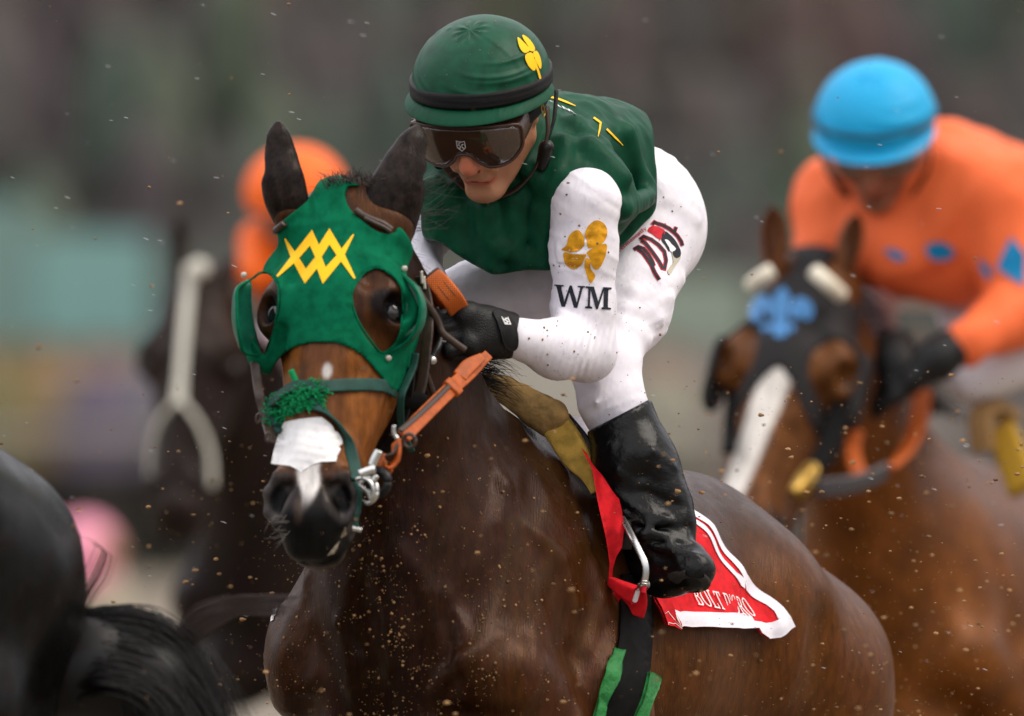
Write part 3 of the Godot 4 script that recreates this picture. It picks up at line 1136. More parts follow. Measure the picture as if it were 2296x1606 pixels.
# ---------------------------------------------------------------- the leading pair
var M := {}
func make_materials() -> void:
	var grain := noise_tex("grain", 512, 0.03, FastNoiseLite.TYPE_SIMPLEX_SMOOTH, 4, Color(0.76, 0.76, 0.76), Color(1, 1, 1), Vector2(1.0, 0.3), 0.1, 1.3)
	var hairs := noise_tex("hairs", 512, 0.09, FastNoiseLite.TYPE_SIMPLEX_SMOOTH, 3, Color.BLACK, Color.WHITE, Vector2(1.6, 0.22))
	var weave := noise_tex("weave", 512, 0.25, FastNoiseLite.TYPE_SIMPLEX, 2, Color.BLACK, Color.WHITE)
	var mottle := noise_tex("mottle", 512, 0.012, FastNoiseLite.TYPE_SIMPLEX_SMOOTH, 5, Color(0.78, 0.78, 0.78), Color(1, 1, 1), Vector2.ONE, 0.15, 1.4)
	var crease := noise_tex("crease", 512, 0.02, FastNoiseLite.TYPE_SIMPLEX_SMOOTH, 4, Color.BLACK, Color.WHITE)
	var damp := noise_tex("damp", 512, 0.014, FastNoiseLite.TYPE_SIMPLEX_SMOOTH, 4, Color(0.7, 0.7, 0.7), Color(1, 1, 1), Vector2.ONE, 0.0, 1.2)
	M.coat = rich(mat("horse coat", Color.WHITE, 0.45, 0.27, 0.2), grain, hairs, 4.0, 0.055, true)
	M.coat.roughness_texture = damp
	M.hair = tinted(mat("horse hair", Color.WHITE, 0.45, 0.35))
	M.black_coat = rich(mat("black coat", Color.WHITE, 0.36, 0.3), grain, hairs, 4.0, 0.05, true)
	M.black_coat.roughness_texture = damp
	M.eye = mat("wet eye", Color(0.006, 0.005, 0.006), 0.06, 0.6)
	M.hood = rich(mat("green knit", Color(0.002, 0.135, 0.062), 0.8, 0.15), mottle, weave, 6.0, 0.03)
	
	M.cup = rich(mat("green cup", Color(0.004, 0.13, 0.075), 0.4, 0.5), mottle, null, 6.0, 0.0)
	M.strap_green = rich(mat("green strap", Color(0.006, 0.06, 0.045), 0.55, 0.4), mottle, weave, 8.0, 0.02)
	M.yarn = mat("green yarn", Color(0.004, 0.24, 0.08), 0.8, 0.3)
	M.yellow = mat("yellow print", Color(0.92, 0.52, 0.008), 0.6, 0.3)
	M.ochre = rich(mat("ochre print", Color(0.78, 0.36, 0.012), 0.65, 0.3), mottle, weave, 8.0, 0.02)
	M.leather = rich(mat("brown leather", Color(0.05, 0.028, 0.018), 0.42, 0.5), mottle, crease, 9.0, 0.03)
	M.black_leather = rich(mat("black leather", Color(0.007, 0.007, 0.0075), 0.35, 0.4), mottle, crease, 9.0, 0.05)
	M.boot = rich(mat("boot leather", Color(0.005, 0.005, 0.0055), 0.36, 0.34), mottle, crease, 7.0, 0.06)
	M.boot.roughness_texture = damp
	M.sole = rich(mat("boot sole", Color(0.03, 0.026, 0.022), 0.55, 0.4), mottle, weave, 9.0, 0.1)
	M.orange = rich(mat("orange leather", Color(0.5, 0.105, 0.018), 0.5, 0.35), mottle, crease, 8.0, 0.03)
	var kn := Image.create(64, 64, false, Image.FORMAT_RGB8)
	for y in 64:
		for x in 64:
			kn.set_pixel(x, y, Color.WHITE * (0.5 + 0.25 * (sin(TAU * 4.0 * x / 64.0) + sin(TAU * 4.0 * y / 64.0))))
	M.rubber = rich(mat("orange rubber", Color(0.58, 0.125, 0.02), 0.6, 0.35), mottle, ImageTexture.create_from_image(kn), 70.0, 0.12)
	M.rubber.albedo_texture = null
	M.steel = mat("steel", Color(0.62, 0.62, 0.6), 0.22, 0.5, 1.0)
	M.brass = mat("brass", Color(0.45, 0.28, 0.07), 0.35, 0.5, 1.0)
	M.stud = mat("pale stud", Color(0.5, 0.47, 0.4), 0.35, 0.5, 0.4)
	M.white = rich(mat("white cloth", Color(0.85, 0.82, 0.89), 0.75, 0.25), noise_tex("white_mottle", 512, 0.012, FastNoiseLite.TYPE_SIMPLEX_SMOOTH, 5, Color(0.93, 0.93, 0.94), Color(1, 1, 1), Vector2.ONE, 0.15, 1.4), weave, 7.0, 0.02)
	M.silk = rich(mat("dark green silk", Color(0.003, 0.062, 0.03), 0.5, 0.25), mottle, weave, 5.0, 0.02)
	
	var M_white: Texture2D = tex["white_mottle"]
	var rn := FastNoiseLite.new()
	rn.seed = 12
	rn.frequency = 0.011
	rn.fractal_type = FastNoiseLite.FRACTAL_RIDGED
	rn.fractal_octaves = 3
	var rim := Image.create(512, 512, false, Image.FORMAT_RGB8)
	for y in 512:
		for x in 512:
			var q := Vector2(x + y * 0.35, y * 0.42 - x * 0.15)
			var wx := smoothstep(384.0, 512.0, x)
			var wy := smoothstep(384.0, 512.0, y)
			var v := lerpf(lerpf(rn.get_noise_2d(q.x, q.y), rn.get_noise_2d(q.x - 512, q.y + 76.8), wx), lerpf(rn.get_noise_2d(q.x - 179.2, q.y - 215.0), rn.get_noise_2d(q.x - 691.2, q.y - 138.2), wx), wy)
			rim.set_pixel(x, y, Color.WHITE * clampf(v * 0.5 + 0.5, 0.0, 1.0))
	var folds := ImageTexture.create_from_image(rim)
	for cm in [M.white, M.silk]:
		cm.heightmap_texture = folds
		cm.heightmap_scale = 0.26
		cm.uv1_scale = Vector3.ONE * 3.2
	M.tape = rich(mat("white strip", Color(0.88, 0.87, 0.86), 0.75, 0.2), M_white, crease, 6.0, 0.03)
	M.cap = rich(mat("green cap silk", Color(0.003, 0.066, 0.032), 0.4, 0.3), mottle, weave, 5.0, 0.015)
	M.band = rich(mat("black band", Color(0.008, 0.008, 0.009), 0.45, 0.3), mottle, weave, 8.0, 0.05)
	M.skin = tinted(mat("skin", Color.WHITE, 0.5, 0.4))
	M.skin.subsurf_scatter_enabled = true; M.skin.subsurf_scatter_strength = 0.05
	M.lens = mat("goggle lens", Color(0.06, 0.035, 0.022), 0.04, 0.75)
	M.lens.transparency = BaseMaterial3D.TRANSPARENCY_ALPHA
	M.lens.albedo_color.a = 0.42
	M.lens.clearcoat_enabled = true; M.lens.clearcoat = 1.0; M.lens.clearcoat_roughness = 0.02
	M.frame = mat("goggle frame", Color(0.05, 0.02, 0.012), 0.25, 0.5)
	M.glove = rich(mat("black glove", Color(0.006, 0.006, 0.0065), 0.5, 0.38), mottle, weave, 2.6, 0.1)
	M.tan = rich(mat("chamois", Color(0.48, 0.3, 0.115), 0.85, 0.2), mottle, crease, 6.0, 0.15)
	M.gold = rich(mat("gold sponge", Color(0.74, 0.47, 0.1), 0.9, 0.2), mottle, weave, 5.0, 0.12)
	M.red = rich(mat("red towel", Color(0.74, 0.012, 0.02), 0.8, 0.3), mottle, weave, 6.0, 0.03)
	M.print = mat("dark print", Color(0.018, 0.022, 0.03), 0.6, 0.3)
	M.print_red = mat("red print", Color(0.6, 0.015, 0.03), 0.6, 0.3)
	M.print_white = mat("white print", Color(0.82, 0.82, 0.82), 0.6, 0.3)
	M.print_tan = mat("pale print", Color(0.5, 0.46, 0.36), 0.6, 0.3)
	M.green_strip = rich(mat("green strip", Color(0.02, 0.21, 0.045), 0.6, 0.4), mottle, crease, 8.0, 0.1)
	M.webbing = rich(mat("black webbing", Color(0.007, 0.007, 0.007), 0.7, 0.2), mottle, weave, 8.0, 0.05)
	M.mud = tinted(mat("mud", Color.WHITE, 0.75, 0.4))

func ribbon(pts: Array, w: float, thick: float, side: Vector3, steps := 6) -> Geo:
	return Geo.new().tube(line(pts, steps), w, 12, thick / w, side)
func cord(pts: Array, r: Variant, steps := 6, sides := 8) -> Geo:
	return Geo.new().tube(line(pts, steps), r, sides)
func ring(c: Vector3, x: Vector3, y: Vector3, r: float, w: float, n := 24, a0 := 0.0, a1 := TAU) -> Geo:
	var pts := PackedVector3Array()
	for i in n + 1:
		var a := lerpf(a0, a1, float(i) / n)
		pts.append(c + (x * cos(a) + y * sin(a)) * r)
	return Geo.new().tube(pts, w, 8)
func stroke(pts: Array, w: Array) -> PackedVector2Array:
	var l := PackedVector2Array()
	var r := PackedVector2Array()
	var n := pts.size()
	for i in n:
		var a: Vector2 = (pts[i] - pts[maxi(i - 1, 0)]).normalized()
		var b: Vector2 = (pts[mini(i + 1, n - 1)] - pts[i]).normalized()
		if i == 0: a = b
		if i == n - 1: b = a
		var t := (a + b).normalized()
		var m: Vector2 = Vector2(-t.y, t.x) / maxf(0.35, t.dot(b)) * (w[i] * 0.5)
		l.append(pts[i] + m)
		r.append(pts[i] - m)
	r.reverse()
	l.append_array(r)
	return l
# where the line of sight through a pixel of the photograph meets a field
func sight(f: Field, x: float, y: float, z0 := 1.2) -> PackedInt32Array:
	var bx := floorf(x / 50.0)
	var by := floorf(y / 50.0)
	var c := P(bx * 50.0 + 25.0, by * 50.0 + 25.0, z0)
	return f.toward(c, (P(bx * 50.0 + 25.0, by * 50.0 + 25.0, z0 - 1.0) - c).normalized(), int(bx) + 20, int(by) + 20)
func hit(f: Field, x: float, y: float, lift := 0.0, z0 := 1.2) -> Vector3:
	var o := P(x, y, z0)
	var l := sight(f, x, y, z0)
	var h := f.ray(o, (P(x, y, z0 - 1.0) - o).normalized(), l)
	return h + f.grad(h, l) * lift if lift != 0.0 else h
func along(f: Field, pts: Array, lift: float, z0 := 1.2) -> Array:
	var out := []
	for p in pts:
		out.append(hit(f, p.x, p.y, lift, z0))
	return out

# lettering laid on a field: right and down are the directions of the writing in pixels of the photograph
func lettering(f: Field, words: String, at: Vector2, right: Vector2, down: Vector2, serif: bool, lift: float, z0 := 1.2, bold := true) -> Geo:
	var t := TextMesh.new()
	var fo := SystemFont.new()
	fo.font_names = PackedStringArray(["Droid Serif" if serif else "Droid Sans"])
	fo.font_weight = 700 if bold else 400
	t.font = fo
	t.text = words
	t.font_size = 64
	t.pixel_size = 1.0 / 64.0
	t.depth = 0.0
	t.curve_step = 1.0
	var a := t.surface_get_arrays(0)
	var v: PackedVector3Array = a[Mesh.ARRAY_VERTEX]
	var ix: PackedInt32Array = a[Mesh.ARRAY_INDEX]
	var g := Geo.new()
	var seen := {}
	var tris := []
	for i in range(0, ix.size(), 3):
		tris.append([v[ix[i]], v[ix[i + 1]], v[ix[i + 2]]])
	var list := f.all()
	while not tris.is_empty():
		var tr: Array = tris.pop_back()
		var long := 0
		var ll := 0.0
		for e in 3:
			var q: Vector3 = tr[e] - tr[(e + 1) % 3]
			if q.length() > ll:
				ll = q.length(); long = e
		if ll > 0.22:
			var m: Vector3 = (tr[long] + tr[(long + 1) % 3]) * 0.5
			tris.append([tr[long], m, tr[(long + 2) % 3]])
			tris.append([m, tr[(long + 1) % 3], tr[(long + 2) % 3]])
			continue
		var id := []
		for p in tr:
			if not seen.has(p):
				var q: Vector2 = at + right * p.x - down * p.y
				list = sight(f, q.x, q.y, z0)
				var o := P(q.x, q.y, z0)
				var h := f.ray(o, (P(q.x, q.y, z0 - 1.0) - o).normalized(), list)
				seen[p] = g.add(h + f.grad(h, list) * lift)
			id.append(seen[p])
		g.tri(id[0], id[1], id[2])
	# one way round
	for i in range(0, g.I.size(), 3):
		var n := (g.V[g.I[i + 2]] - g.V[g.I[i]]).cross(g.V[g.I[i + 1]] - g.V[g.I[i]])
		if n.z < 0.0:
			var k := g.I[i]
			g.I[i] = g.I[i + 1]; g.I[i + 1] = k
	return g

var lead: Pose
var lead_body: Field
var lead_head: Field
func lead_horse() -> void:
	var q := Pose.new().aim(P(1090, 868, 0), 0.5236, P(764, 412, 0.45), 0.25, 0.44, 0.014, 0.965)
	lead = q
	var base := Vector3(q.W.x, 0, q.W.z)
	var horse := thing("racehorse", "dark bay racehorse in a green hood galloping in front with bowed head", "horse", base)
	var HF := head_field(q)
	lead_head = HF
	var NF := neck_field(q)
	var BF := body_field(q, [[0.5, 0.92, 0.42, 0.55], [0.2, 0.5, 0.1, 0.2], [-0.95, 0.5, -0.75, 0.2], [-1.3, 0.55, -1.5, 0.25]])
	BF.cap(q.b(0.1, 1.36, -0.12), q.b(0.27, 1.15, -0.19), 0.06, 0.07, 0.05)
	lead_body = BF.copy().join(NF)
	lead_body.bump = func(p: Vector3) -> float:
		var b := q.to_body(p)
		if b.x < -0.3:
			return 0.0
		var along_ := b.y * 0.85 - b.x * 0.5
		var n := wob.get_noise_3d((b.x * 0.85 + b.y * 0.5) * 170.0, along_ * 55.0, b.z * 170.0)
		return 0.0042 * (1.0 - 3.4 * absf(n)) * smoothstep(-0.3, -0.1, b.x)
	# veins and creases of the breast
	for v in [[[1000, 1330], [1040, 1420], [1030, 1500]], [[1180, 1180], [1260, 1250], [1290, 1360]], [[760, 1400], [800, 1480], [790, 1560]], [[1120, 1420], [1040, 1480], [960, 1560]], [[900, 1240], [960, 1330], [985, 1440]], [[1090, 1000], [1130, 1090], [1120, 1180]], [[1330, 1260], [1345, 1350], [1318, 1460]], [[690, 1300], [700, 1390], [680, 1480]]]:
		var pv := []
		for c in v: pv.append(Vector2(c[0], c[1]))
		var h := along(lead_body, pv, -0.002)
		lead_body.chain(h, [0.006, 0.007, 0.004], 0.02)
	var er := [[[P(652, 478, 0.42), P(640, 440, 0.43), P(632, 395, 0.43), P(626, 345, 0.42), P(623, 305, 0.42), P(624, 276, 0.42)], [0.034, 0.031, 0.0285, 0.022, 0.013, 0.003], -1.0],
		[[P(868, 505, 0.42), P(880, 455, 0.43), P(895, 410, 0.43), P(912, 362, 0.42), P(928, 318, 0.41), P(937, 284, 0.40)], [0.05, 0.044, 0.037, 0.029, 0.018, 0.004], 1.0]]
	for e in er:
		HF.cap(q.h(e[2] * 0.05, 0.085, -0.085), e[0][0], 0.05, e[1][0] * 0.95, 0.03)
	var face := face_main(q)
	var g := Geo.new().net(lead_body, 0.009, 2, coat_main(q))
	g.net(HF, 0.0042, 1, face)
	put("body", g, M.coat, horse, base)
	for e in er:
		var dark := func(p: Vector3) -> Color:
			return Color(0.021, 0.0145, 0.012) * (1.0 + nz(p, 900.0) * 0.8 + nz(p, 2600.0) * 0.6)
		var E := Field.new().chain(e[0], e[1], 0.03, Vector3(0.25 * e[2], 0.1, 1), 0.62)
		var n: Array = e[0]
		for t in 3:
			E.cut(n[2 + t].lerp(n[3 + t], 0.2) + Vector3(e[2] * 0.03, 0, -0.012), n[3 + t] + Vector3(e[2] * 0.016, 0, -0.012), 0.014 - t * 0.003, 0.01 - t * 0.003, 0.01)
		put("ear", Geo.new().net(E, 0.0035, 2, dark), M.coat, horse, base)
	for i in [-1.0, 1.0]:
		put("eye", Geo.new().net(Field.new().ball(q.h(i * 0.1, 0.228, -0.058), 0.0235), 0.004), M.eye, horse, base)
	# mane along the crest, forelock between the ears, whiskers
	var rng := RandomNumberGenerator.new()
	rng.seed = 7
	var mane := Geo.new()
	mane.tinted = true
	var crest0 := q.b(0.05, 1.58, 0)
	var t0 := q.h(0, 0.06, -0.12)
	var mm := q.b(0.16, 1.22, 0).lerp(t0, 0.55) + Vector3(0, 0.16, 0)
	var top := line([crest0, mm, q.h(0, 0.0, -0.06)], 20)
	for i in 900:
		var p := top[rng.randi_range(0, top.size() - 1)] + Vector3(rng.randf_range(-0.02, 0.02), rng.randf_range(-0.02, 0.0), rng.randf_range(-0.02, 0.02))
		var c := Color(0.012, 0.009, 0.008) * rng.randf_range(0.6, 2.2)
		hair(mane, p, (q.l * rng.randf_range(-0.2, 0.9) + Vector3.UP * rng.randf_range(0.1, 0.6) - q.u * rng.randf_range(0.2, 1.0)).normalized(), rng.randf_range(0.04, 0.1), Vector3(0.1, -0.5, 0), 0.0011, c, rng)
	for i in 260:
		var x := rng.randf_range(728, 868)
		var p := P(x, 400 + 26 * pow((x - 790) / 75.0, 2.0) + rng.randf_range(0, 14), 0.43 + rng.randf_range(-0.02, 0.02))
		var c := Color(0.05, 0.042, 0.038) * rng.randf_range(0.3, 2.6)
		hair(mane, p, Vector3(rng.randf_range(-0.7, 0.5), rng.randf_range(0.4, 1.0), 0.3).normalized(), rng.randf_range(0.015, 0.045), Vector3(rng.randf_range(-0.4, 0.4), -0.3, 0), 0.0009, c, rng)
	for i in 70:
		var p := P(rng.randf_range(912, 934), rng.randf_range(400, 520), 0.42)
		hair(mane, p, Vector3(1, rng.randf_range(-0.3, 0.35), rng.randf_range(-0.2, 0.2)).normalized(), rng.randf_range(0.02, 0.085), Vector3(0.1, rng.randf_range(-0.1, 0.7), 0), 0.0006, Color(0.04, 0.032, 0.028) * rng.randf_range(0.4, 2.0), rng)
	for i in 90:
		var p := P(rng.randf_range(1060, 1110), rng.randf_range(800, 850), 0.1)
		hair(mane, p, Vector3(rng.randf_range(0.2, 1.0), rng.randf_range(-0.1, 0.9), 0.2).normalized(), rng.randf_range(0.02, 0.05), Vector3(0.3, -0.8, 0), 0.0009, Color(0.012, 0.009, 0.009), rng)
	tag(put("mane", mane, M.hair, horse, base), "", "", "", "stuff")
	var wh := Geo.new()
	wh.tinted = true
	for i in 16:
		var p := hit(HF, rng.randf_range(612, 652), rng.randf_range(1150, 1215), 0.0)
		hair(wh, p, Vector3(rng.randf_range(-1, -0.3), rng.randf_range(-0.6, 0.4), rng.randf_range(-0.2, 0.5)).normalized(), rng.randf_range(0.012, 0.03), Vector3(0, -0.3, 0), 0.0006, Color(0.2, 0.18, 0.16), rng)
	tag(put("whiskers", wh, M.hair, horse, base), "", "", "", "stuff")
	var tail := Geo.new()
	tail.tinted = true
	for i in 500:
		var p := q.b(-1.08, 1.16, 0) + Vector3(rng.randf_range(-0.03, 0.03), rng.randf_range(-0.04, 0.04), 0)
		hair(tail, p, (-q.u - q.l * rng.randf_range(0.1, 0.5) + Vector3.UP * rng.randf_range(-0.2, 0.05)).normalized(), rng.randf_range(0.4, 0.6), Vector3(0, -0.8, 0), 0.003, Color(0.012, 0.01, 0.009), rng, 7)
	tag(put("tail", tail, M.hair, horse, base), "", "", "", "stuff")

	# ---- hood
	var k := 0.96 * S
	var outline := smooth2(zm(900, 450, 1.53, [Vector2(565, 432), Vector2(612, 395), Vector2(680, 380), Vector2(745, 398), Vector2(800, 428), Vector2(862, 466), Vector2(800, 452), Vector2(758, 452), Vector2(738, 492), Vector2(748, 560), Vector2(792, 622), Vector2(852, 668), Vector2(920, 722), Vector2(985, 740), Vector2(1038, 735), Vector2(1062, 695),
		Vector2(1120, 760), Vector2(1180, 900), Vector2(1230, 1150), Vector2(1220, 1330), Vector2(1180, 1480), Vector2(1145, 1560), Vector2(1110, 1660), Vector2(1036, 1712), Vector2(940, 1600), Vector2(860, 1510), Vector2(780, 1450), Vector2(680, 1415), Vector2(560, 1408), Vector2(460, 1425), Vector2(380, 1462), Vector2(320, 1520), Vector2(285, 1590), Vector2(262, 1690),
		Vector2(180, 1600), Vector2(120, 1480), Vector2(60, 1300), Vector2(60, 1080), Vector2(150, 880), Vector2(272, 748), Vector2(345, 668), Vector2(440, 592), Vector2(522, 510)]), 3)
	var holeL := smooth2(zm(900, 450, 1.53, [Vector2(196, 1015), Vector2(235, 990), Vector2(275, 992), Vector2(312, 1030), Vector2(336, 1100), Vector2(336, 1180), Vector2(322, 1260), Vector2(290, 1365), Vector2(245, 1490), Vector2(205, 1440), Vector2(120, 1300), Vector2(110, 1100)]), 3)
	var holeR := smooth2(zm(900, 450, 1.53, [Vector2(905, 960), Vector2(962, 966), Vector2(1012, 1000), Vector2(1050, 1040), Vector2(1085, 1110), Vector2(1090, 1240), Vector2(1060, 1370), Vector2(1010, 1440), Vector2(950, 1472), Vector2(900, 1425), Vector2(840, 1340), Vector2(796, 1240), Vector2(775, 1150), Vector2(786, 1080), Vector2(830, 1010)]), 3)
	var hood := HF.copy(0.0055)
	var hm0 := Mask.new().fill(Vector2(500, 350), Vector2(980, 1100), 6.0, func(w: Vector2) -> float: return maxf(sd_poly(w, outline), maxf(-sd_poly(w, holeL), -sd_poly(w, holeR))))
	hood.clip = func(p: Vector3) -> float:
		return maxf(hm0.at(px(p)) * k, -0.19 - q.to_head(p).z)
	hood.cap(q.h(-0.112, 0.13, -0.1), q.h(-0.13, 0.28, -0.1), 0.034, 0.032, 0.03)
	hood.bump = func(p: Vector3) -> float:
		var h := q.to_head(p)
		return 0.003 * wob.get_noise_3d(h.x * 200.0, h.y * 130.0, h.z * 200.0) + 0.0022 * exp(-pow((h.y - 0.075 - 1.2 * h.x * h.x) * 90.0, 2.0))
	var hm := put("hood", Geo.new().net(hood, 0.0036, 1), M.hood, horse, base)
	# rolled hems
	for poly in [holeL, holeR]:
		var ph := PackedVector3Array()
		for i in poly.size() + 1:
			ph.append(hit(HF, poly[i % poly.size()].x, poly[i % poly.size()].y, 0.0045))
		put("hem", Geo.new().tube(ph, 0.0022, 6), M.hood, hm, base)
	var ww := zm(900, 450, 1.53, [Vector2(368, 772), Vector2(425, 885), Vector2(493, 1003), Vector2(572, 905), Vector2(607, 1000), Vector2(700, 890), Vector2(786, 748)])
	var mw := zm(900, 450, 1.53, [Vector2(320, 1006), Vector2(425, 895), Vector2(528, 768), Vector2(573, 868), Vector2(640, 760), Vector2(715, 885), Vector2(793, 1018)])
	var hoodS := HF.copy(0.0055)
	hoodS.bump = hood.bump
	put("emblem", sheet(hoodS, stroke(ww, [3, 16, 19, 19, 19, 16, 3]), 0.0005, 0.0003, 7.0), M.yellow, hm, base)
	put("emblem", sheet(hoodS, stroke(mw, [4, 16, 19, 19, 19, 16, 4]), 0.0008, 0.0003, 7.0), M.yellow, hm, base)
	# cups beside the eyes
	var att := zm(900, 450, 1.53, [Vector2(1062, 985), Vector2(1098, 1050), Vector2(1112, 1140), Vector2(1112, 1250), Vector2(1090, 1350), Vector2(1050, 1425), Vector2(978, 1490)])
	var rim := zm(900, 450, 1.53, [Vector2(1072, 985), Vector2(1140, 1050), Vector2(1182, 1120), Vector2(1194, 1210), Vector2(1172, 1315), Vector2(1110, 1405), Vector2(985, 1482)])
	cup(hm, att, rim, HF, 1.0, base)
	att = zm(900, 450, 1.53, [Vector2(160, 1022), Vector2(172, 1060), Vector2(172, 1150), Vector2(180, 1260), Vector2(200, 1360), Vector2(222, 1440), Vector2(236, 1492)])
	rim = zm(900, 450, 1.53, [Vector2(150, 1030), Vector2(78, 1078), Vector2(72, 1180), Vector2(78, 1290), Vector2(92, 1390), Vector2(118, 1470), Vector2(232, 1488)])
	cup(hm, att, rim, HF, -1.0, base)
	for s in [Vector2(1068, 985), Vector2(978, 1514), Vector2(152, 1018), Vector2(222, 1508)]:
		var z := zm(900, 450, 1.53, [s])[0] as Vector2
		var p := hit(HF, z.x, z.y, 0.012)
		put("stud", Geo.new().net(Field.new().ball(p, 0.006, 0.01, Vector3(0, 0, 1), 0.6), 0.002), M.stud, hm, base)

	# ---- bridle
	var br := Node3D.new()
	br.name = "bridle"
	horse.add_child(br)
	var hz := func(x0: float, y0: float, kk: float, pts: Array, lift: float) -> Array:
		return along(HF, zm(x0, y0, kk, pts), lift)
	put("browband", cord(hz.call(900, 450, 1.53, [Vector2(800, 610), Vector2(840, 640), Vector2(900, 668), Vector2(960, 690), Vector2(1010, 725)], 0.008), 0.006), M.leather, br, base)
	put("browband", cord(hz.call(900, 450, 1.53, [Vector2(850, 662), Vector2(910, 690), Vector2(965, 715), Vector2(1000, 738)], 0.010), 0.004), M.leather, br, base)
	put("browband", cord(hz.call(900, 450, 1.53, [Vector2(332, 712), Vector2(352, 690), Vector2(372, 665)], 0.008), 0.006), M.leather, br, base)
	var nb: Array = hz.call(950, 1350, 1.606, [Vector2(330, 350), Vector2(430, 335), Vector2(520, 328), Vector2(620, 315), Vector2(740, 308), Vector2(860, 306), Vector2(940, 315), Vector2(1000, 345)], 0.004)
	put("noseband", ribbon(nb, 0.0115, 0.0026, q.a), M.strap_green, br, base)
	nb = hz.call(950, 1350, 1.606, [Vector2(400, 395), Vector2(480, 430), Vector2(560, 480), Vector2(630, 560), Vector2(690, 660), Vector2(720, 760), Vector2(740, 860), Vector2(755, 930)], 0.006)
	put("noseband", ribbon(nb, 0.0105, 0.0026, (q.a + q.s).normalized()), M.strap_green, br, base)
	nb = hz.call(950, 1350, 1.606, [Vector2(395, 400), Vector2(330, 410), Vector2(260, 440), Vector2(225, 470), Vector2(280, 560), Vector2(265, 610)], 0.006)
	put("noseband", ribbon(nb, 0.009, 0.0026, q.a), M.strap_green, br, base)
	# wool knot on the noseband
	var kn := hit(HF, zm(950, 1350, 1.606, [Vector2(390, 410)])[0].x, zm(950, 1350, 1.606, [Vector2(390, 410)])[0].y, 0.012)
	var yarn := Geo.new()
	rng.seed = 21
	for i in 420:
		var pz := Vector2(rng.randf_range(225, 545), 0)
		pz.y = 470 - (pz.x - 225) * 0.35 + rng.randf_range(-60, 60)
		var w := zm(950, 1350, 1.606, [pz])[0] as Vector2
		var p := hit(HF, w.x, w.y, 0.006)
		var cp := PackedVector3Array()
		var dr := Vector3(rng.randf_range(-1, 1), rng.randf_range(-1, 1), rng.randf_range(0.2, 1)).normalized()
		var d2 := Vector3(rng.randf_range(-1, 1), rng.randf_range(-1, 1), 0).normalized()
		var ln := rng.randf_range(0.008, 0.024)
		for t in 6:
			cp.append(p + dr * ln * (t / 5.0) + d2 * sin(t * 1.3) * 0.006)
		yarn.tube(cp, 0.0011, 5)
	var stub := zm(950, 1350, 1.606, [Vector2(408, 300), Vector2(410, 215)])
	yarn.tube(line([hit(HF, stub[0].x, stub[0].y, 0.008), hit(HF, stub[1].x, stub[1].y, 0.02)], 5), 0.0055, 8)
	put("wool_knot", yarn, M.yarn, br, base)
	put("knot_wrap", ribbon(hz.call(950, 1350, 1.606, [Vector2(250, 430), Vector2(330, 375), Vector2(400, 330), Vector2(480, 330), Vector2(560, 345)], 0.014), 0.010, 0.003, q.a), M.strap_green, br, base)
	# white strip across the nose
	var strip := zm(950, 1350, 1.606, [Vector2(300, 545), Vector2(330, 538), Vector2(400, 525), Vector2(540, 512), Vector2(600, 560), Vector2(622, 600), Vector2(640, 610), Vector2(668, 650), Vector2(672, 685), Vector2(650, 700), Vector2(660, 720), Vector2(640, 760), Vector2(632, 798), Vector2(540, 800), Vector2(475, 820), Vector2(432, 850), Vector2(410, 868), Vector2(386, 850), Vector2(340, 826), Vector2(280, 820), Vector2(220, 812), Vector2(238, 720), Vector2(262, 640)])
	put("nose_strip", sheet(HF, PackedVector2Array(strip), 0.0003, 0.0009, 6.0, null, 1.2, func(p: Vector2) -> float: return 0.0006 * sin(p.y * 0.33 + sin(p.x * 0.05) * 1.7) * (0.35 + smoothstep(640, 760, p.x))), M.tape, br, base)
	# straps on the far cheek
	put("cheek_strap", ribbon(hz.call(950, 1350, 1.606, [Vector2(125, 150), Vector2(140, 260), Vector2(155, 360), Vector2(180, 460), Vector2(205, 560), Vector2(240, 680)], 0.004), 0.0085, 0.003, Vector3(1, 0, 0)), M.leather, br, base)
	for z in [Vector2(165, 520), Vector2(225, 650)]:
		var w := zm(950, 1350, 1.606, [z])[0] as Vector2
		put("buckle", ring(hit(HF, w.x, w.y, 0.008), Vector3(0.5, 0, 0), Vector3(0.1, 1, 0), 0.0075, 0.0022, 16), M.leather, br, base)
	# straps on the near cheek: brown, hanging behind the hood
	var f2 := HF.copy().join(NF)
	var cz := func(pts: Array, lift: float) -> Array:
		return along(f2, zm(900, 450, 1.53, pts), lift)
	put("cheek_strap", ribbon(cz.call([Vector2(1150, 1010), Vector2(1182, 1090), Vector2(1205, 1200), Vector2(1205, 1330), Vector2(1195, 1450), Vector2(1185, 1560), Vector2(1165, 1680), Vector2(1120, 1830), Vector2(1075, 1960), Vector2(1015, 2050)], 0.012), 0.0095, 0.003, Vector3(1, 0, 0.4)), M.leather, br, base)
	put("cheek_strap", ribbon(cz.call([Vector2(1110, 1560), Vector2(1100, 1700), Vector2(1075, 1830), Vector2(1020, 1960), Vector2(960, 2080)], 0.008), 0.009, 0.003, Vector3(1, 0, 0.4)), M.black_leather, br, base)
	put("throat_strap", cord(cz.call([Vector2(1188, 1545), Vector2(1225, 1640), Vector2(1262, 1740)], 0.008), 0.0055), M.leather, br, base)
	put("throat_strap", cord(cz.call([Vector2(1265, 1200), Vector2(1300, 1300), Vector2(1298, 1400), Vector2(1265, 1480), Vector2(1225, 1530)], 0.006), 0.007), M.black_leather, br, base)
	put("cheek_strap", ribbon(cz.call([Vector2(1120, 1470), Vector2(1105, 1560), Vector2(1060, 1660), Vector2(1030, 1740), Vector2(1028, 1850), Vector2(1060, 1950), Vector2(1120, 2060)], 0.014), 0.0065, 0.003, Vector3(1, 0, 0.3)), M.strap_green, br, base)
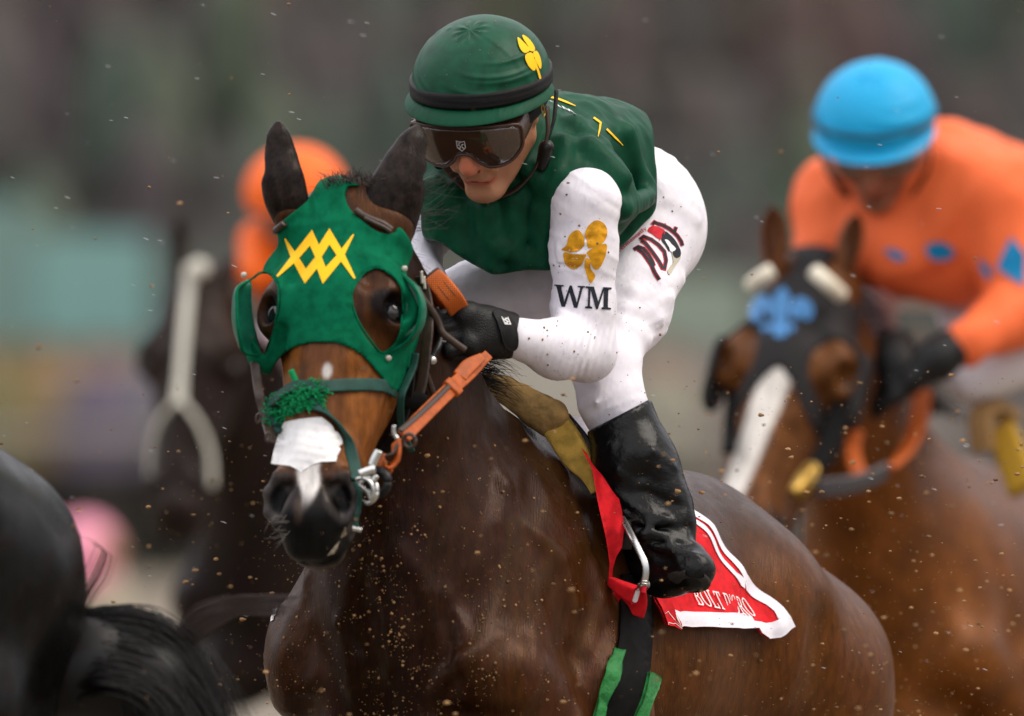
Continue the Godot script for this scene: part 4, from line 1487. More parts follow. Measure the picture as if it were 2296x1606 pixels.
	for z in [Vector2(1140, 1020), Vector2(1158, 1060)]:
		var w := zm(900, 450, 1.53, [z])[0] as Vector2
		var p := hit(f2, w.x, w.y, 0.018)
		put("buckle", cord([p + Vector3(0, 0.011, 0), p - Vector3(-0.002, 0.011, 0)], 0.003), M.stud, br, base)
	var bx := hit(f2, zm(950, 1350, 1.606, [Vector2(1085, 390)])[0].x, zm(950, 1350, 1.606, [Vector2(1085, 390)])[0].y, 0.016)
	put("keeper", Geo.new().net(Field.new().cap(bx - Vector3(0.012, 0, 0), bx + Vector3(0.012, -0.004, 0), 0.017, 0.017, 0.0, Vector3(0, 0, 1), 0.5), 0.003), M.webbing, br, base)
	var bl := hit(f2, zm(950, 1350, 1.606, [Vector2(1208, 148)])[0].x, zm(950, 1350, 1.606, [Vector2(1208, 148)])[0].y, 0.014)
	put("buckle", Geo.new().net(Field.new().ball(bl, 0.009), 0.002), M.steel, br, base)
	# bit: rings, clip, bar, hanging cord
	var bz := func(x: float, y: float, dz := 0.0) -> Vector3:
		var w := zm(950, 1350, 1.606, [Vector2(x, y)])[0] as Vector2
		return P(w.x, w.y, 0.715 + dz)
	put("bit_ring", ring(bz.call(840, 985), Vector3(0.7, -0.1, 0.5), Vector3(0.1, 0.95, -0.1), 0.022, 0.0036), M.steel, br, base)
	put("bit_ring", ring(bz.call(800, 985, 0.01), Vector3(0.85, -0.1, 0.4), Vector3(0.1, 0.95, 0.1), 0.022, 0.004, 20, -0.7, 2.2), M.steel, br, base)
	put("bit_bar", cord([bz.call(755, 930), bz.call(790, 955), bz.call(835, 990), bz.call(850, 1030)], 0.0046), M.steel, br, base)
	put("bit_clip", cord([bz.call(785, 880, 0.01), bz.call(830, 862, 0.01), bz.call(885, 845, 0.01)], 0.0085), M.steel, br, base)
	put("bit_clip", cord([bz.call(868, 825), bz.call(885, 780), bz.call(912, 728)], 0.0085), M.steel, br, base)
	put("bit_clip", cord([bz.call(872, 925, 0.01), bz.call(893, 885, 0.01)], 0.006), M.steel, br, base)
	put("bit_guard", ring(bz.call(905, 930, -0.01), Vector3(0.8, 0, 0.6), Vector3(0, 1, 0), 0.02, 0.0075), M.black_leather, br, base)
	put("bit_cord", cord([bz.call(752, 930, 0.01), bz.call(785, 1000, 0.01), bz.call(782, 1080), bz.call(766, 1150), bz.call(762, 1200), bz.call(770, 1232)], 0.0042), M.strap_green, br, base)
	put("bit_cord", cord([bz.call(738, 1226), bz.call(770, 1230), bz.call(798, 1238)], 0.005), M.steel, br, base)
	put("bit_cord", cord([bz.call(1005, 565), bz.call(1006, 620), bz.call(1030, 650)], 0.0036), M.steel, br, base)
	put("rein_ring", ring(bz.call(1105, 665, -0.01), Vector3(0.8, 0.3, 0.4), Vector3(-0.3, 0.9, 0), 0.012, 0.0032), M.leather, br, base)
	# mud on breast, neck and face
	var sp := MultiMesh.new()
	sp.transform_format = MultiMesh.TRANSFORM_3D
	sp.use_colors = true
	sp.mesh = clod()
	var spots := []
	rng.seed = 99
	var near := lead_body.all()
	for i in 2600:
		var x := rng.randfn(880, 190)
		var y := rng.randfn(1400, 170)
		if rng.randf() < 0.25:
			x = rng.randf_range(620, 1380); y = rng.randf_range(950, 1640)
		if x < 590 or x > 1390 or y > 1660 or y < 900 or (nz(Vector3(x, y, 0), 0.2) < -0.05 and rng.randf() < 0.8):
			continue
		var o := P(x, y, 1.2)
		var h := lead_body.ray(o, (P(x, y, 0.2) - o).normalized(), sight(lead_body, x, y))
		if h.z < -0.7:
			continue
		var r := 0.0007 + 0.0022 * pow(rng.randf(), 5.0)
		spots.append([Transform3D(Basis.from_euler(Vector3(rng.randf() * 6, rng.randf() * 6, rng.randf() * 6)).scaled(Vector3.ONE * r), h - base), Color(0.34, 0.19, 0.08) * rng.randf_range(0.35, 1.15)])
	sp.instance_count = spots.size()
	for i in spots.size():
		sp.set_instance_transform(i, spots[i][0])
		sp.set_instance_color(i, spots[i][1])
	var mi := MultiMeshInstance3D.new()
	mi.name = "mud_specks"
	mi.multimesh = sp
	mi.material_override = M.mud
	mi.set_meta("kind", "stuff")
	horse.add_child(mi)
	# foam at the corner of the mouth
	var fo := Geo.new()
	fo.net(Field.new().chain(along(HF, [Vector2(774, 1183), Vector2(770, 1196), Vector2(764, 1206)], 0.0005), [0.0015, 0.0042, 0.0015], 0.004), 0.0014, 1)
	fo.net(Field.new().chain(along(HF, [Vector2(761, 1214), Vector2(752, 1228), Vector2(745, 1238), Vector2(733, 1247)], 0.0), [0.0012, 0.0028, 0.0033, 0.001], 0.004), 0.0014, 1)
	tag(put("foam", fo, mat("foam", Color(0.3, 0.25, 0.17), 0.4), horse, base), "", "", "", "stuff")
	# white scrape on the far shoulder
	put("white_scrape", sheet(lead_body, smooth2([Vector2(622, 1356), Vector2(623, 1364), Vector2(619, 1372), Vector2(620, 1378), Vector2(614, 1382), Vector2(613, 1390), Vector2(607, 1394), Vector2(608, 1384), Vector2(611, 1376), Vector2(612, 1366), Vector2(617, 1358)], 1), 0.0002, 0.0005, 3.0), M.tape, horse, base)

func clod() -> ArrayMesh:
	var g := Geo.new()
	g.tinted = true
	var s := SphereMesh.new()
	s.radius = 1.0; s.height = 2.0; s.radial_segments = 6; s.rings = 3
	var a := s.get_mesh_arrays()
	for v in a[Mesh.ARRAY_VERTEX]:
		var p: Vector3 = v
		g.add(p * (1.0 + 0.35 * sin(p.x * 3.0 + p.y * 5.0) * cos(p.z * 4.0)))
	for i in a[Mesh.ARRAY_INDEX]:
		g.I.append(i)
	return g.mesh(Vector3.ZERO)

func cup(parent: Node3D, att: Array, rim: Array, f: Field, side: float, base: Vector3) -> void:
	var a := line(along(f, att, 0.003), 6)
	var b := PackedVector3Array()
	var r3 := []
	var far := hit(f, 745, 690).z
	for i in rim.size():
		var t := float(i) / (rim.size() - 1)
		var za := hit(f, att[i].x, att[i].y).z
		r3.append(P(rim[i].x, rim[i].y, lerpf(za, far - 0.012, pow(sin(t * PI), 0.6))))
	b = line(r3, 6)
	var g := Geo.new()
	var m := 10
	for shell in 2:
		for i in a.size():
			var t := float(i) / (a.size() - 1)
			for j in m + 1:
				var v := float(j) / m
				var p := a[i].lerp(b[i], v)
				p += Vector3(side * 0.85, 0, -0.3) * (sin(v * PI) * 0.022 * sin(t * PI))
				g.add(p + Vector3(side, 0, 0.2) * (0.003 * shell))
	var n := a.size() * (m + 1)
	for i in a.size() - 1:
		for j in m:
			var k := i * (m + 1) + j
			g.quad(k, k + 1, k + m + 2, k + m + 1)
			g.quad(n + k, n + k + m + 1, n + k + m + 2, n + k + 1)
		var e := i * (m + 1) + m
		g.quad(e, n + e, n + e + m + 1, e + m + 1)
	var c := put("eye_cup", g, M.cup, parent, base)
	put("cup_edge", Geo.new().tube(b, 0.0028, 8), M.hood, parent, base)

func lead_rider() -> void:
	var q := lead
	var base := Vector3(q.W.x, 1.3, q.W.z)
	var person := thing("person", "person in green and white silks with goggles crouching over the leading horse", "person", base)
	var h := Head.new().aim(P(1086, 250, 0.16), 0.36, 0.64, -0.03, 1.12)
	var j := {
		"neck": P(1150, 345, 0.02), "chest": P(1160, 440, -0.05), "waist": P(1350, 465, -0.27), "hip": P(1462, 492, -0.37),
		"shL": P(1312, 440, 0.06), "elL": P(1316, 793, 0.1), "wrL": P(1140, 752, 0.27),
		"shR": P(990, 435, -0.13), "elR": P(925, 600, -0.02), "wrR": P(960, 712, 0.2),
		"hipL": P(1478, 520, -0.32), "knL": P(1352, 838, 0.03), "anL": P(1478, 1172, 0.07), "heelL": P(1412, 1262, -0.01), "toeL": P(1558, 1280, 0.14),
		"hipR": P(1390, 520, -0.42), "knR": P(985, 740, -0.2), "anR": P(1085, 1090, -0.3), "heelR": P(1040, 1180, -0.36), "toeR": P(960, 1200, -0.2)}
	# the body under the clothes is one piece from head to feet
	var B := Field.new()
	B.join(torso_field(j)); B.cap(j.neck, h.p(0, -0.08, -0.04), 0.05, 0.05, 0.03)
	B.cap(j.waist, j.hip, 0.11, 0.11, 0.05)
	for s in ["L", "R"]:
		B.join(arm_field(j["sh" + s], j["el" + s], j["wr" + s])); B.join(leg_field(j["hip" + s], j["kn" + s], j["an" + s]))
		B.join(boot_field(j["kn" + s], j["an" + s], j["heel" + s], j["toe" + s]))
	B.off = -0.042
	var FF := face_field(h)
	var tone := Color(0.5, 0.235, 0.13)
	var sk := skin(h, tone)
	var g := Geo.new().net(B, 0.016, 1, sk)
	g.net(FF, 0.0032, 1, sk)
	put("body", g, M.skin, person, base)

	# ---- green vest: torso, hanging front, collar
	var V := torso_field(j)
	V.off = 0.014
	V.cap(P(1015, 480, -0.02), P(1085, 545, 0.02), 0.065, 0.062, 0.06)
	V.cap(P(1085, 545, 0.02), P(1200, 540, -0.04), 0.064, 0.072, 0.06)
	V.cap(P(1005, 455, -0.02), P(1180, 450, -0.0), 0.07, 0.07, 0.06)
	V.cap(P(985, 420, -0.08), P(985, 500, -0.05), 0.04, 0.03, 0.04)
	V.cap(P(1300, 330, -0.1), P(1390, 375, -0.24), 0.065, 0.075, 0.06)
	V.cap(P(1385, 420, -0.26), P(1395, 470, -0.26), 0.085, 0.06, 0.05)
	V.cap(P(1120, 385, 0.0), P(1195, 352, 0.0), 0.06, 0.065, 0.03)
	# seams and folds
	V.cap(P(1187, 365, 0.115), P(1242, 440, 0.1), 0.011, 0.009, 0.02)
	V.cap(P(1255, 385, 0.085), P(1310, 330, 0.0), 0.016, 0.018, 0.05)
	for f in [[1030, 470, 1060, 600], [1100, 470, 1130, 600], [1180, 480, 1210, 600], [975, 440, 985, 540]]:
		V.cap(P(f[0], f[1], 0.075), P(f[2], f[3], 0.05), 0.012, 0.02, 0.035)
	for f in [[1150, 480, 1165, 600], [1065, 480, 1090, 600], [1005, 450, 1020, 560]]:
		V.cut(P(f[0], f[1], 0.115), P(f[2], f[3], 0.115), 0.012, 0.022, 0.03)
	V.cut(P(1390, 330, 0.0), P(1400, 560, -0.1), 0.016, 0.03, 0.04)
	V.cut(P(1430, 330, -0.06), P(1425, 520, -0.12), 0.012, 0.02, 0.03)
	var V0 := V.copy()
	for f in [[1262, 322, 1256, 400, 0.007], [1250, 395, 1240, 470, 0.006], [1400, 300, 1438, 410, 0.007], [1438, 410, 1440, 520, 0.006], [1320, 330, 1395, 400, 0.008], [1395, 470, 1468, 436, 0.005], [1388, 530, 1445, 480, 0.006], [1008, 450, 1020, 560, 0.007], [1090, 470, 1100, 600, 0.007], [1150, 450, 1158, 600, 0.006], [1206, 470, 1212, 595, 0.006], [970, 420, 985, 530, 0.006], [1180, 372, 1241, 442, 0.004], [1130, 560, 1230, 590, 0.005], [1290, 280, 1350, 330, 0.006]]:
		V.cap(hit(V0, f[0], f[1], -0.002), hit(V0, f[2], f[3], -0.002), f[4], f[4] * 0.6, 0.014)
	for f in [[1275, 330, 1270, 400], [1415, 400, 1420, 520], [1048, 470, 1060, 590], [1125, 480, 1130, 600], [1182, 480, 1186, 600], [1350, 320, 1410, 390]]:
		V.cut(hit(V0, f[0], f[1], 0.004), hit(V0, f[2], f[3], 0.004), 0.008, 0.01, 0.018)
	# hem and arm hole
	var hem := smooth2([Vector2(944, 300), Vector2(1240, 100), Vector2(1440, 240), Vector2(1469, 360), Vector2(1473, 410), Vector2(1470, 470), Vector2(1440, 505), Vector2(1390, 556), Vector2(1330, 590), Vector2(1242, 606), Vector2(1180, 606), Vector2(1112, 616), Vector2(1085, 606), Vector2(1030, 575), Vector2(985, 543), Vector2(948, 530), Vector2(944, 440)], 4)
	var vm := Mask.new().fill(Vector2(900, 60), Vector2(1520, 660), 6.0, func(w: Vector2) -> float: return sd_poly(w, hem))
	V.clip = func(p: Vector3) -> float: return vm.at(px(p)) * S
	var axv: Vector3 = (j.neck - j.waist).normalized()
	bent(V, 0.0026, 190.0, Vector3(0.2, 1, 0.1), 0.3)
	var vest := put("vest", Geo.new().net(V, 0.0055, 1), M.silk, person, base)
	var hemline := PackedVector3Array()
	# ---- sleeves
	var AL := Field.new()
	AL.cap(P(1311, 452, 0.13), P(1309, 560, 0.125), 0.0565, 0.054, 0.03)
	AL.cap(P(1309, 560, 0.125), P(1309, 690, 0.12), 0.0535, 0.0505, 0.03)
	AL.cap(P(1309, 690, 0.12), P(1316, 790, 0.12), 0.0505, 0.045, 0.03)
	AL.cap(P(1316, 790, 0.12), P(1250, 783, 0.19), 0.047, 0.047, 0.03)
	AL.cap(P(1250, 783, 0.19), P(1148, 755, 0.27), 0.047, 0.034, 0.03)
	AL.ball(P(1324, 452, 0.12), 0.0515, 0.02)
	AL.ball(P(1298, 460, 0.125), 0.051, 0.02)
	# creases inside the elbow and where the sleeve gathers beside the vest
	var AL0 := AL.copy()
	for f in [[1246, 556, 1330, 530], [1248, 566, 1320, 552], [1247, 578, 1310, 578], [1250, 590, 1320, 600]]:
		AL.cut(hit(AL0, f[0], f[1], 0.002), hit(AL0, f[2], f[3], 0.003), 0.006, 0.002, 0.006)
		AL.cap(hit(AL0, f[0] + 4, f[1] - 6, -0.003), hit(AL0, f[2], f[3] - 7, -0.004), 0.006, 0.003, 0.006)
	for i in 5:
		AL.cap(P(1258 + i * 4, 700 + i * 7, 0.165 + i * 0.004), P(1350 + i * 2, 742 + i * 12, 0.155), 0.006, 0.004, 0.01)
	AL.bump = func(p: Vector3) -> float:
		var w := px(p)
		var low := smoothstep(690, 740, w.y)
		var v := 0.0019 * pow(maxf(0.0, 1.0 - 4.5 * absf(wob.get_noise_3d((w.x * 0.85 + w.y * 0.5) * 0.06, (w.y * 0.85 - w.x * 0.5) * 0.42, 5.0))), 1.5)
		return v * (1.0 - low) + low * (0.0021 * sin(w.x * 0.42 + w.y * 0.10 + 4.0 * nz(p, 60.0)) * smoothstep(1180, 1250, w.x) * (0.6 + 1.5 * nz(p, 80.0)))
	var sl := put("sleeve", Geo.new().net(AL, 0.0036, 1), M.white, person, base)
	var AR := arm_field(j.shR + Vector3(-0.025, -0.01, 0), j.elR, j.wrR)
	AR.off = -0.004
	bent(AR, 0.002, 200.0, Vector3(0.2, 1, 0), 1.0)
	put("sleeve", Geo.new().net(AR, 0.006, 1), M.white, person, base)
	# clover and letters on the near sleeve
	var cl := clover(zm(1600, 700, 1.766, [Vector2(1318, 560)])[0], Vector2(0.985, -0.17), 1.0)
	for c in cl:
		put("clover_leaf", sheet(AL, c, 0.0004, 0.0003, 6.0), M.ochre, sl, base)
	var stem := zm(1600, 700, 1.766, [Vector2(1310, 590), Vector2(1340, 602), Vector2(1345, 660), Vector2(1378, 712), Vector2(1345, 765), Vector2(1318, 705), Vector2(1305, 650)])
	put("clover_stem", sheet(AL, smooth2(stem, 3), 0.0006, 0.0006, 5.0), M.ochre, sl, base)
	var a0 := zm(1600, 700, 1.766, [Vector2(1292, 867)])[0] as Vector2
	put("letters", lettering(AL, "WM", a0, Vector2(63, 3.5), Vector2(-2, 69), true, 0.0011), M.print, sl, base)

	# ---- gloves
	for s in ["L", "R"]:
		var F: Field
		if s == "L":
			F = fist(P(1112, 748, 0.285), P(1046, 738, 0.34), (P(1040, 690, 0.32) - P(1052, 790, 0.33)).normalized(), Vector3(-0.85, -0.42, -0.3).normalized(), 1.1)
			F.cap(P(1140, 752, 0.275), P(1105, 750, 0.29), 0.037, 0.039, 0.01)
			F.cap(P(1055, 708, 0.33), P(1085, 722, 0.315), 0.022, 0.024, 0.015)
			F.cap(P(1060, 776, 0.33), P(1092, 772, 0.31), 0.02, 0.024, 0.012)
			F.clip = func(p: Vector3) -> float: return (px(p) - Vector2(1158, 752)).dot(Vector2(0.985, 0.17)) * S
		else:
			F = fist(P(975, 708, 0.22), P(992, 725, 0.3), Vector3(0.3, 0.9, 0), Vector3(0.5, -0.6, -0.4).normalized(), 1.1)
			F.cap(P(985, 690, 0.2), P(1000, 770, 0.24), 0.03, 0.03, 0.02)
		F.bump = func(p: Vector3) -> float: return 0.0012 * wob.get_noise_3dv(p * 700.0)
		var gl := put("glove", Geo.new().net(F, 0.003, 1), M.glove, person, base)
		if s == "L":
			var cuff := F.copy(0.0015)
			var oc := smooth2(zm(1600, 1050, 3.2117, [Vector2(1185, 640), Vector2(1230, 615), Vector2(1310, 640), Vector2(1400, 700), Vector2(1470, 800), Vector2(1510, 950), Vector2(1505, 1080), Vector2(1440, 1130), Vector2(1330, 1060), Vector2(1285, 900), Vector2(1240, 760)]), 3)
			put("wrist_tab", sheet(cuff, oc, 0.001, 0.0015, 6.0), M.band, gl, base)
			var bz := zm(1600, 1050, 3.2117, [Vector2(1300, 712), Vector2(1368, 718), Vector2(1405, 800), Vector2(1338, 796), Vector2(1300, 712), Vector2(1368, 718)])
			put("badge", sheet(cuff, stroke(bz, [2, 2, 2, 2, 2, 2]), 0.0028, 0.0005, 3.0), M.print_white, gl, base)
			var bs := zm(1600, 1050, 3.2117, [Vector2(1366, 738), Vector2(1345, 728), Vector2(1330, 742), Vector2(1352, 757), Vector2(1372, 770), Vector2(1362, 786), Vector2(1340, 778)])
			put("badge", sheet(cuff, stroke(bs, [2, 2, 2, 2, 2, 2, 2]), 0.0028, 0.0005, 3.0), M.print_white, gl, base)

	# ---- breeches
	var L := Field.new()
	L.cap(P(1420, 495, -0.37), P(1436, 505, -0.36), 0.108, 0.106, 0.05)
	L.cap(P(1380, 470, -0.33), P(1420, 480, -0.36), 0.1, 0.105, 0.05)
	L.cap(P(1340, 455, -0.3), P(1400, 470, -0.34), 0.12, 0.11, 0.05)
	L.cap(P(1448, 530, -0.32), P(1402, 690, -0.14), 0.092, 0.074, 0.05)
	L.cap(P(1402, 690, -0.14), P(1352, 815, 0.0), 0.072, 0.055, 0.04)
	L.cap(P(1362, 825, 0.0), P(1372, 900, 0.02), 0.056, 0.052, 0.03)
	L.cap(P(1372, 900, 0.02), P(1410, 1000, 0.03), 0.052, 0.05, 0.03)
	L.cap(P(1390, 520, -0.42), P(1180, 640, -0.32), 0.105, 0.088, 0.05)
	L.cap(P(1180, 640, -0.32), P(985, 700, -0.2), 0.088, 0.062, 0.04)
	L.cap(P(985, 735, -0.2), P(1085, 1000, -0.27), 0.057, 0.052, 0.03)
	L.cap(P(1370, 800, -0.05), P(1395, 845, -0.04), 0.03, 0.02, 0.03)
	L.cap(P(1352, 872, 0.06), P(1420, 850, 0.04), 0.007, 0.005, 0.012)
	L.cap(P(1340, 905, 0.075), P(1425, 868, 0.05), 0.005, 0.004, 0.008)
	var L0 := L.copy()
	for f in [[1400, 690, 1480, 715], [1395, 725, 1455, 765], [1420, 655, 1505, 668], [1490, 430, 1560, 460], [1488, 445, 1565, 495], [1480, 415, 1545, 430], [1470, 620, 1530, 630]]:
		L.cap(hit(L0, f[0], f[1], -0.003), hit(L0, f[2], f[3], -0.003), 0.009, 0.005, 0.02)
	L.bump = func(p: Vector3) -> float:
		var w := px(p)
		var v := wob.get_noise_3d((w.x * 0.9 - w.y * 0.45) * 0.055, (w.x * 0.45 + w.y * 0.9) * 0.42, p.z * 25.0)
		return 0.003 * pow(maxf(0.0, 1.0 - 4.5 * absf(v)), 1.5) * smoothstep(-0.2, 0.15, wob.get_noise_2d(w.x * 0.12 + 40.0, w.y * 0.12))
	var pants := put("breeches", Geo.new().net(L, 0.005, 1), M.white, person, base)
	# print on the thigh: writing, a horseman's badge in black, red and grey
	var leftZ := 0.6
	for st in [[[498, 668], [545, 640], [600, 660], [650, 720], [690, 790], [705, 830], [690, 850], [720, 915], [765, 990]], [[530, 655], [590, 700], [640, 770], [688, 845]],
			[[562, 560], [600, 530], [680, 560], [760, 620], [820, 690], [838, 780], [822, 870], [800, 865], [760, 790], [690, 690], [620, 600], [580, 570]],
			[[690, 400], [715, 375], [735, 385], [800, 405], [870, 440], [925, 485], [960, 520], [1000, 580], [1012, 625]], [[925, 480], [945, 425]]]:
		var pp := []
		var wd := []
		for c in st:
			pp.append(Vector2(c[0], c[1])); wd.append(6.0)
		pp = zm(2350, 750, 2.676, pp)
		var wr := wd.map(func(v): return v + 3.0)
		put("print", sheet(L, stroke(pp, wr), 0.0006, 0.0004, 5.0, null, leftZ), M.print_red, pants, base)
		put("print", sheet(L, stroke(pp, wd), 0.0011, 0.0004, 5.0, null, leftZ), M.print, pants, base)
	for pl in [[[[640, 470], [690, 410], [820, 455], [810, 520], [770, 560], [700, 510]], "print_red", 0.0008], [[[815, 470], [870, 500], [930, 560], [975, 640], [995, 700], [950, 680], [900, 640], [870, 690], [830, 620], [785, 560]], "print", 0.0009],
			[[[820, 565], [860, 570], [890, 610], [940, 660], [905, 690], [880, 685], [865, 640]], "print_white", 0.0013], [[[895, 690], [950, 700], [985, 700], [990, 760], [950, 820], [915, 880], [875, 940], [850, 900], [880, 850], [915, 800]], "print_tan", 0.0009], [[[905, 690], [960, 668], [992, 690], [985, 740], [945, 760], [915, 740]], "print", 0.0013]]:
		var pp := []
		for c in pl[0]: pp.append(Vector2(c[0], c[1]))
		put("print", sheet(L, smooth2(zm(2350, 750, 2.676, pp), 2), pl[2], 0.0004, 5.0, null, leftZ), M[pl[1]], pants, base)
	var pw := zm(2350, 750, 2.676, [Vector2(475, 560)])[0] as Vector2
	put("letters", lettering(L, "Permanently", pw, Vector2(9.5, -8.0), Vector2(7, 9), true, 0.0011, leftZ), M.print_red, pants, base)

	# ---- boots
	for s in ["L", "R"]:
		var F := boot_field(j["kn" + s], j["an" + s], j["heel" + s], j["toe" + s], 0.3)
		F.off = 0.002
		var kn: Vector3 = j["kn" + s]
		var an: Vector3 = j["an" + s]
		var ax := (an - kn).normalized()
		var top := kn.lerp(an, 0.33)
		var slope := (ax + Vector3(0.25, 0.1, 0)).normalized()
		if s == "L":
			top = P(1392, 928, 0.02)
			slope = (P(1440, 1075, 0.04) - top).normalized()
			slope = Vector3(0.46, -0.89, 0.0)
			# the shaft bags above the ankle and folds over the instep
			F.cap(P(1420, 1050, 0.05), P(1462, 1120, 0.07), 0.056, 0.052, 0.04)
			F.cap(P(1405, 1180, 0.09), P(1530, 1172, 0.09), 0.022, 0.016, 0.02)
			F.cap(P(1450, 1195, 0.125), P(1560, 1240, 0.12), 0.014, 0.012, 0.02)
			F.cap(P(1355, 1012, 0.085), P(1462, 968, 0.075), 0.004, 0.004, 0.004)
			F.cap(P(1358, 1025, 0.087), P(1468, 985, 0.077), 0.004, 0.004, 0.004)
			F.cut(P(1440, 1085, 0.135), P(1500, 1130, 0.13), 0.02, 0.012, 0.04)
			F.cut(P(1400, 1192, 0.13), P(1540, 1186, 0.13), 0.008, 0.006, 0.012)
			var F0 := F.copy()
			for f in [[1375, 1105, 1436, 1150, 0.007], [1440, 1085, 1522, 1118, 0.007], [1402, 1145, 1496, 1166, 0.008], [1462, 1012, 1512, 1048, 0.006], [1385, 1060, 1430, 1090, 0.005], [1440, 1200, 1540, 1196, 0.007], [1470, 1225, 1560, 1245, 0.007], [1500, 1215, 1528, 1275, 0.004], [1430, 1215, 1470, 1262, 0.005], [1370, 1000, 1385, 1120, 0.005]]:
				F.cap(hit(F0, f[0], f[1], -0.0025), hit(F0, f[2], f[3], -0.0025), f[4], f[4] * 0.55, 0.007)
			for f in [[1380, 1120, 1440, 1168], [1450, 1102, 1520, 1135], [1420, 1184, 1545, 1180], [1455, 1214, 1550, 1222]]:
				F.cut(hit(F0, f[0], f[1], 0.002), hit(F0, f[2], f[3], 0.002), 0.006, 0.004, 0.006)
		F.clip = func(p: Vector3) -> float: return -(p - top).dot(slope)
		bent(F, 0.0011, 160.0, Vector3(0.5, 1, 0), 1.3, 3.0)
		var bo := put("boot", Geo.new().net(F, 0.0045 if s == "L" else 0.01, 1), M.boot, person, base)
		var so := Field.new()
		var he: Vector3 = j["heel" + s]
		var to: Vector3 = j["toe" + s]
		var dn := -(an - he - (to - he) * 0.2).normalized()
		if s == "L":
			dn = Vector3(-0.15, -0.8, 0.58).normalized()
		so.cap(he + dn * 0.028 + (to - he) * 0.02, he + dn * 0.028 + (to - he) * 0.1, 0.03, 0.03, 0.01, dn, 0.45)
		so.cap(he.lerp(to, 0.42) + dn * 0.03, to + dn * 0.022, 0.034, 0.032, 0.01, dn, 0.35)
		put("sole", Geo.new().net(so, 0.0045 if s == "L" else 0.01, 1), M.sole, bo, base)

	# ---- specks of mud on the white cloth and the near boot
	var rng := RandomNumberGenerator.new()
	rng.seed = 303
	var bf := boot_field(j.knL, j.anL, j.heelL, j.toeL, 0.3)
	var sx := []
	for i in 300:
		var f: Field = AL
		var x := rng.randf_range(1165, 1385)
		var y := rng.randf_range(430, 850)
		if i % 3 == 1:
			f = L; x = rng.randf_range(1290, 1560); y = rng.randf_range(420, 930)
		elif i % 3 == 2:
			f = bf; x = rng.randf_range(1350, 1590); y = rng.randf_range(930, 1340)
		var o := P(x, y, 1.2)
		var hh := f.ray(o, (P(x, y, 0.2) - o).normalized(), sight(f, x, y))
		if absf(f.ev(hh, f.all())) > 0.001:
			continue
		sx.append([Transform3D(Basis.from_euler(Vector3(rng.randf() * 6, rng.randf() * 6, 0)).scaled(Vector3.ONE * (0.0006 + 0.0019 * pow(rng.randf(), 5.0))), hh - base), Color(0.24, 0.12, 0.06) * rng.randf_range(0.4, 1.2)])
	for i in 70:
		var w := Vector2(rng.randf_range(925, 1215), rng.randf_range(50, 260))
		var hp := egg_hit(w, h)
		if i > 44:
			var o := P(rng.randf_range(990, 1165), rng.randf_range(375, 440), 1.2)
			hp = FF.ray(o, Vector3(0, 0, -1), FF.all())
			if absf(FF.ev(hp, FF.all())) > 0.002:
				continue
		elif absf(h.to(hp).x) > 0.1 or h.to(hp).y < 0.07:
			continue
		sx.append([Transform3D(Basis.from_euler(Vector3(rng.randf() * 6, rng.randf() * 6, 0)).scaled(Vector3.ONE * (0.0005 + 0.0012 * pow(rng.randf(), 5.0))), hp - base), Color(0.3, 0.17, 0.08) * rng.randf_range(0.5, 1.5)])
	var sm := MultiMesh.new()
	sm.transform_format = MultiMesh.TRANSFORM_3D
	sm.use_colors = true
	sm.mesh = clod()
	sm.instance_count = sx.size()
	for i in sx.size():
		sm.set_instance_transform(i, sx[i][0])
		sm.set_instance_color(i, sx[i][1])
	var si := MultiMeshInstance3D.new()
	si.name = "mud_specks"
	si.multimesh = sm
	si.material_override = M.mud
	si.set_meta("kind", "stuff")
	person.add_child(si)

	# ---- helmet
	var shell := put("helmet", cap_shell(h, true), M.cap, person, base)
	put("helmet_peak", peak(h, 0.029), M.silk, shell, base)
	put("helmet_band", cap_strip(h, 0.0, 0.36, 0.15, 0.0036), M.band, shell, base)
	for lf in [[[912, 275], [920, 272], [940, 290], [985, 335], [998, 358], [985, 372], [960, 378], [935, 355], [920, 320]], [[945, 258], [955, 255], [985, 275], [1015, 310], [1032, 345], [1028, 365], [1000, 365], [985, 330], [955, 285]], [[975, 385], [1000, 375], [1020, 385], [1028, 420], [1038, 470], [1035, 495], [1020, 500], [990, 470], [968, 425], [965, 400]], [[1020, 375], [1045, 365], [1062, 390], [1075, 430], [1078, 470], [1070, 490], [1055, 465], [1035, 425]]]:
		var pp := []
		for c in lf: pp.append(Vector2(c[0], c[1]))
		put("clover_leaf", egg_sheet(h, smooth2(zm(1550, 0, 1.766, pp), 2)), M.yellow, shell, base)
	put("clover_stem", egg_sheet(h, smooth2(zm(1550, 0, 1.766, [Vector2(1026, 415), Vector2(1045, 450), Vector2(1068, 520), Vector2(1076, 555), Vector2(1068, 567), Vector2(1050, 510), Vector2(1033, 460)]), 2)), M.yellow, shell, base)
	# ---- goggles
	var GF := Field.new()
	GF.cap(h.p(-0.03, 0.006, 0.036), h.p(0.03, 0.006, 0.036), 0.077 * h.k, 0.077 * h.k, 0.0, h.y, 1.3)
	var outer := smooth2([Vector2(-0.09, 0.012), Vector2(-0.086, 0.036), Vector2(-0.05, 0.046), Vector2(0.0, 0.045), Vector2(0.05, 0.046), Vector2(0.086, 0.036), Vector2(0.09, 0.012), Vector2(0.085, -0.006), Vector2(0.066, -0.023), Vector2(0.038, -0.027), Vector2(0.02, -0.016), Vector2(0.01, -0.003), Vector2(-0.01, -0.003), Vector2(-0.02, -0.016), Vector2(-0.038, -0.027), Vector2(-0.066, -0.023), Vector2(-0.085, -0.006)], 4)
	GF.clip = func(p: Vector3) -> float:
		var w := h.to(p)
		return maxf(sd_poly(Vector2(w.x, w.y), outer) * h.k, (0.02 - w.z) * h.k)
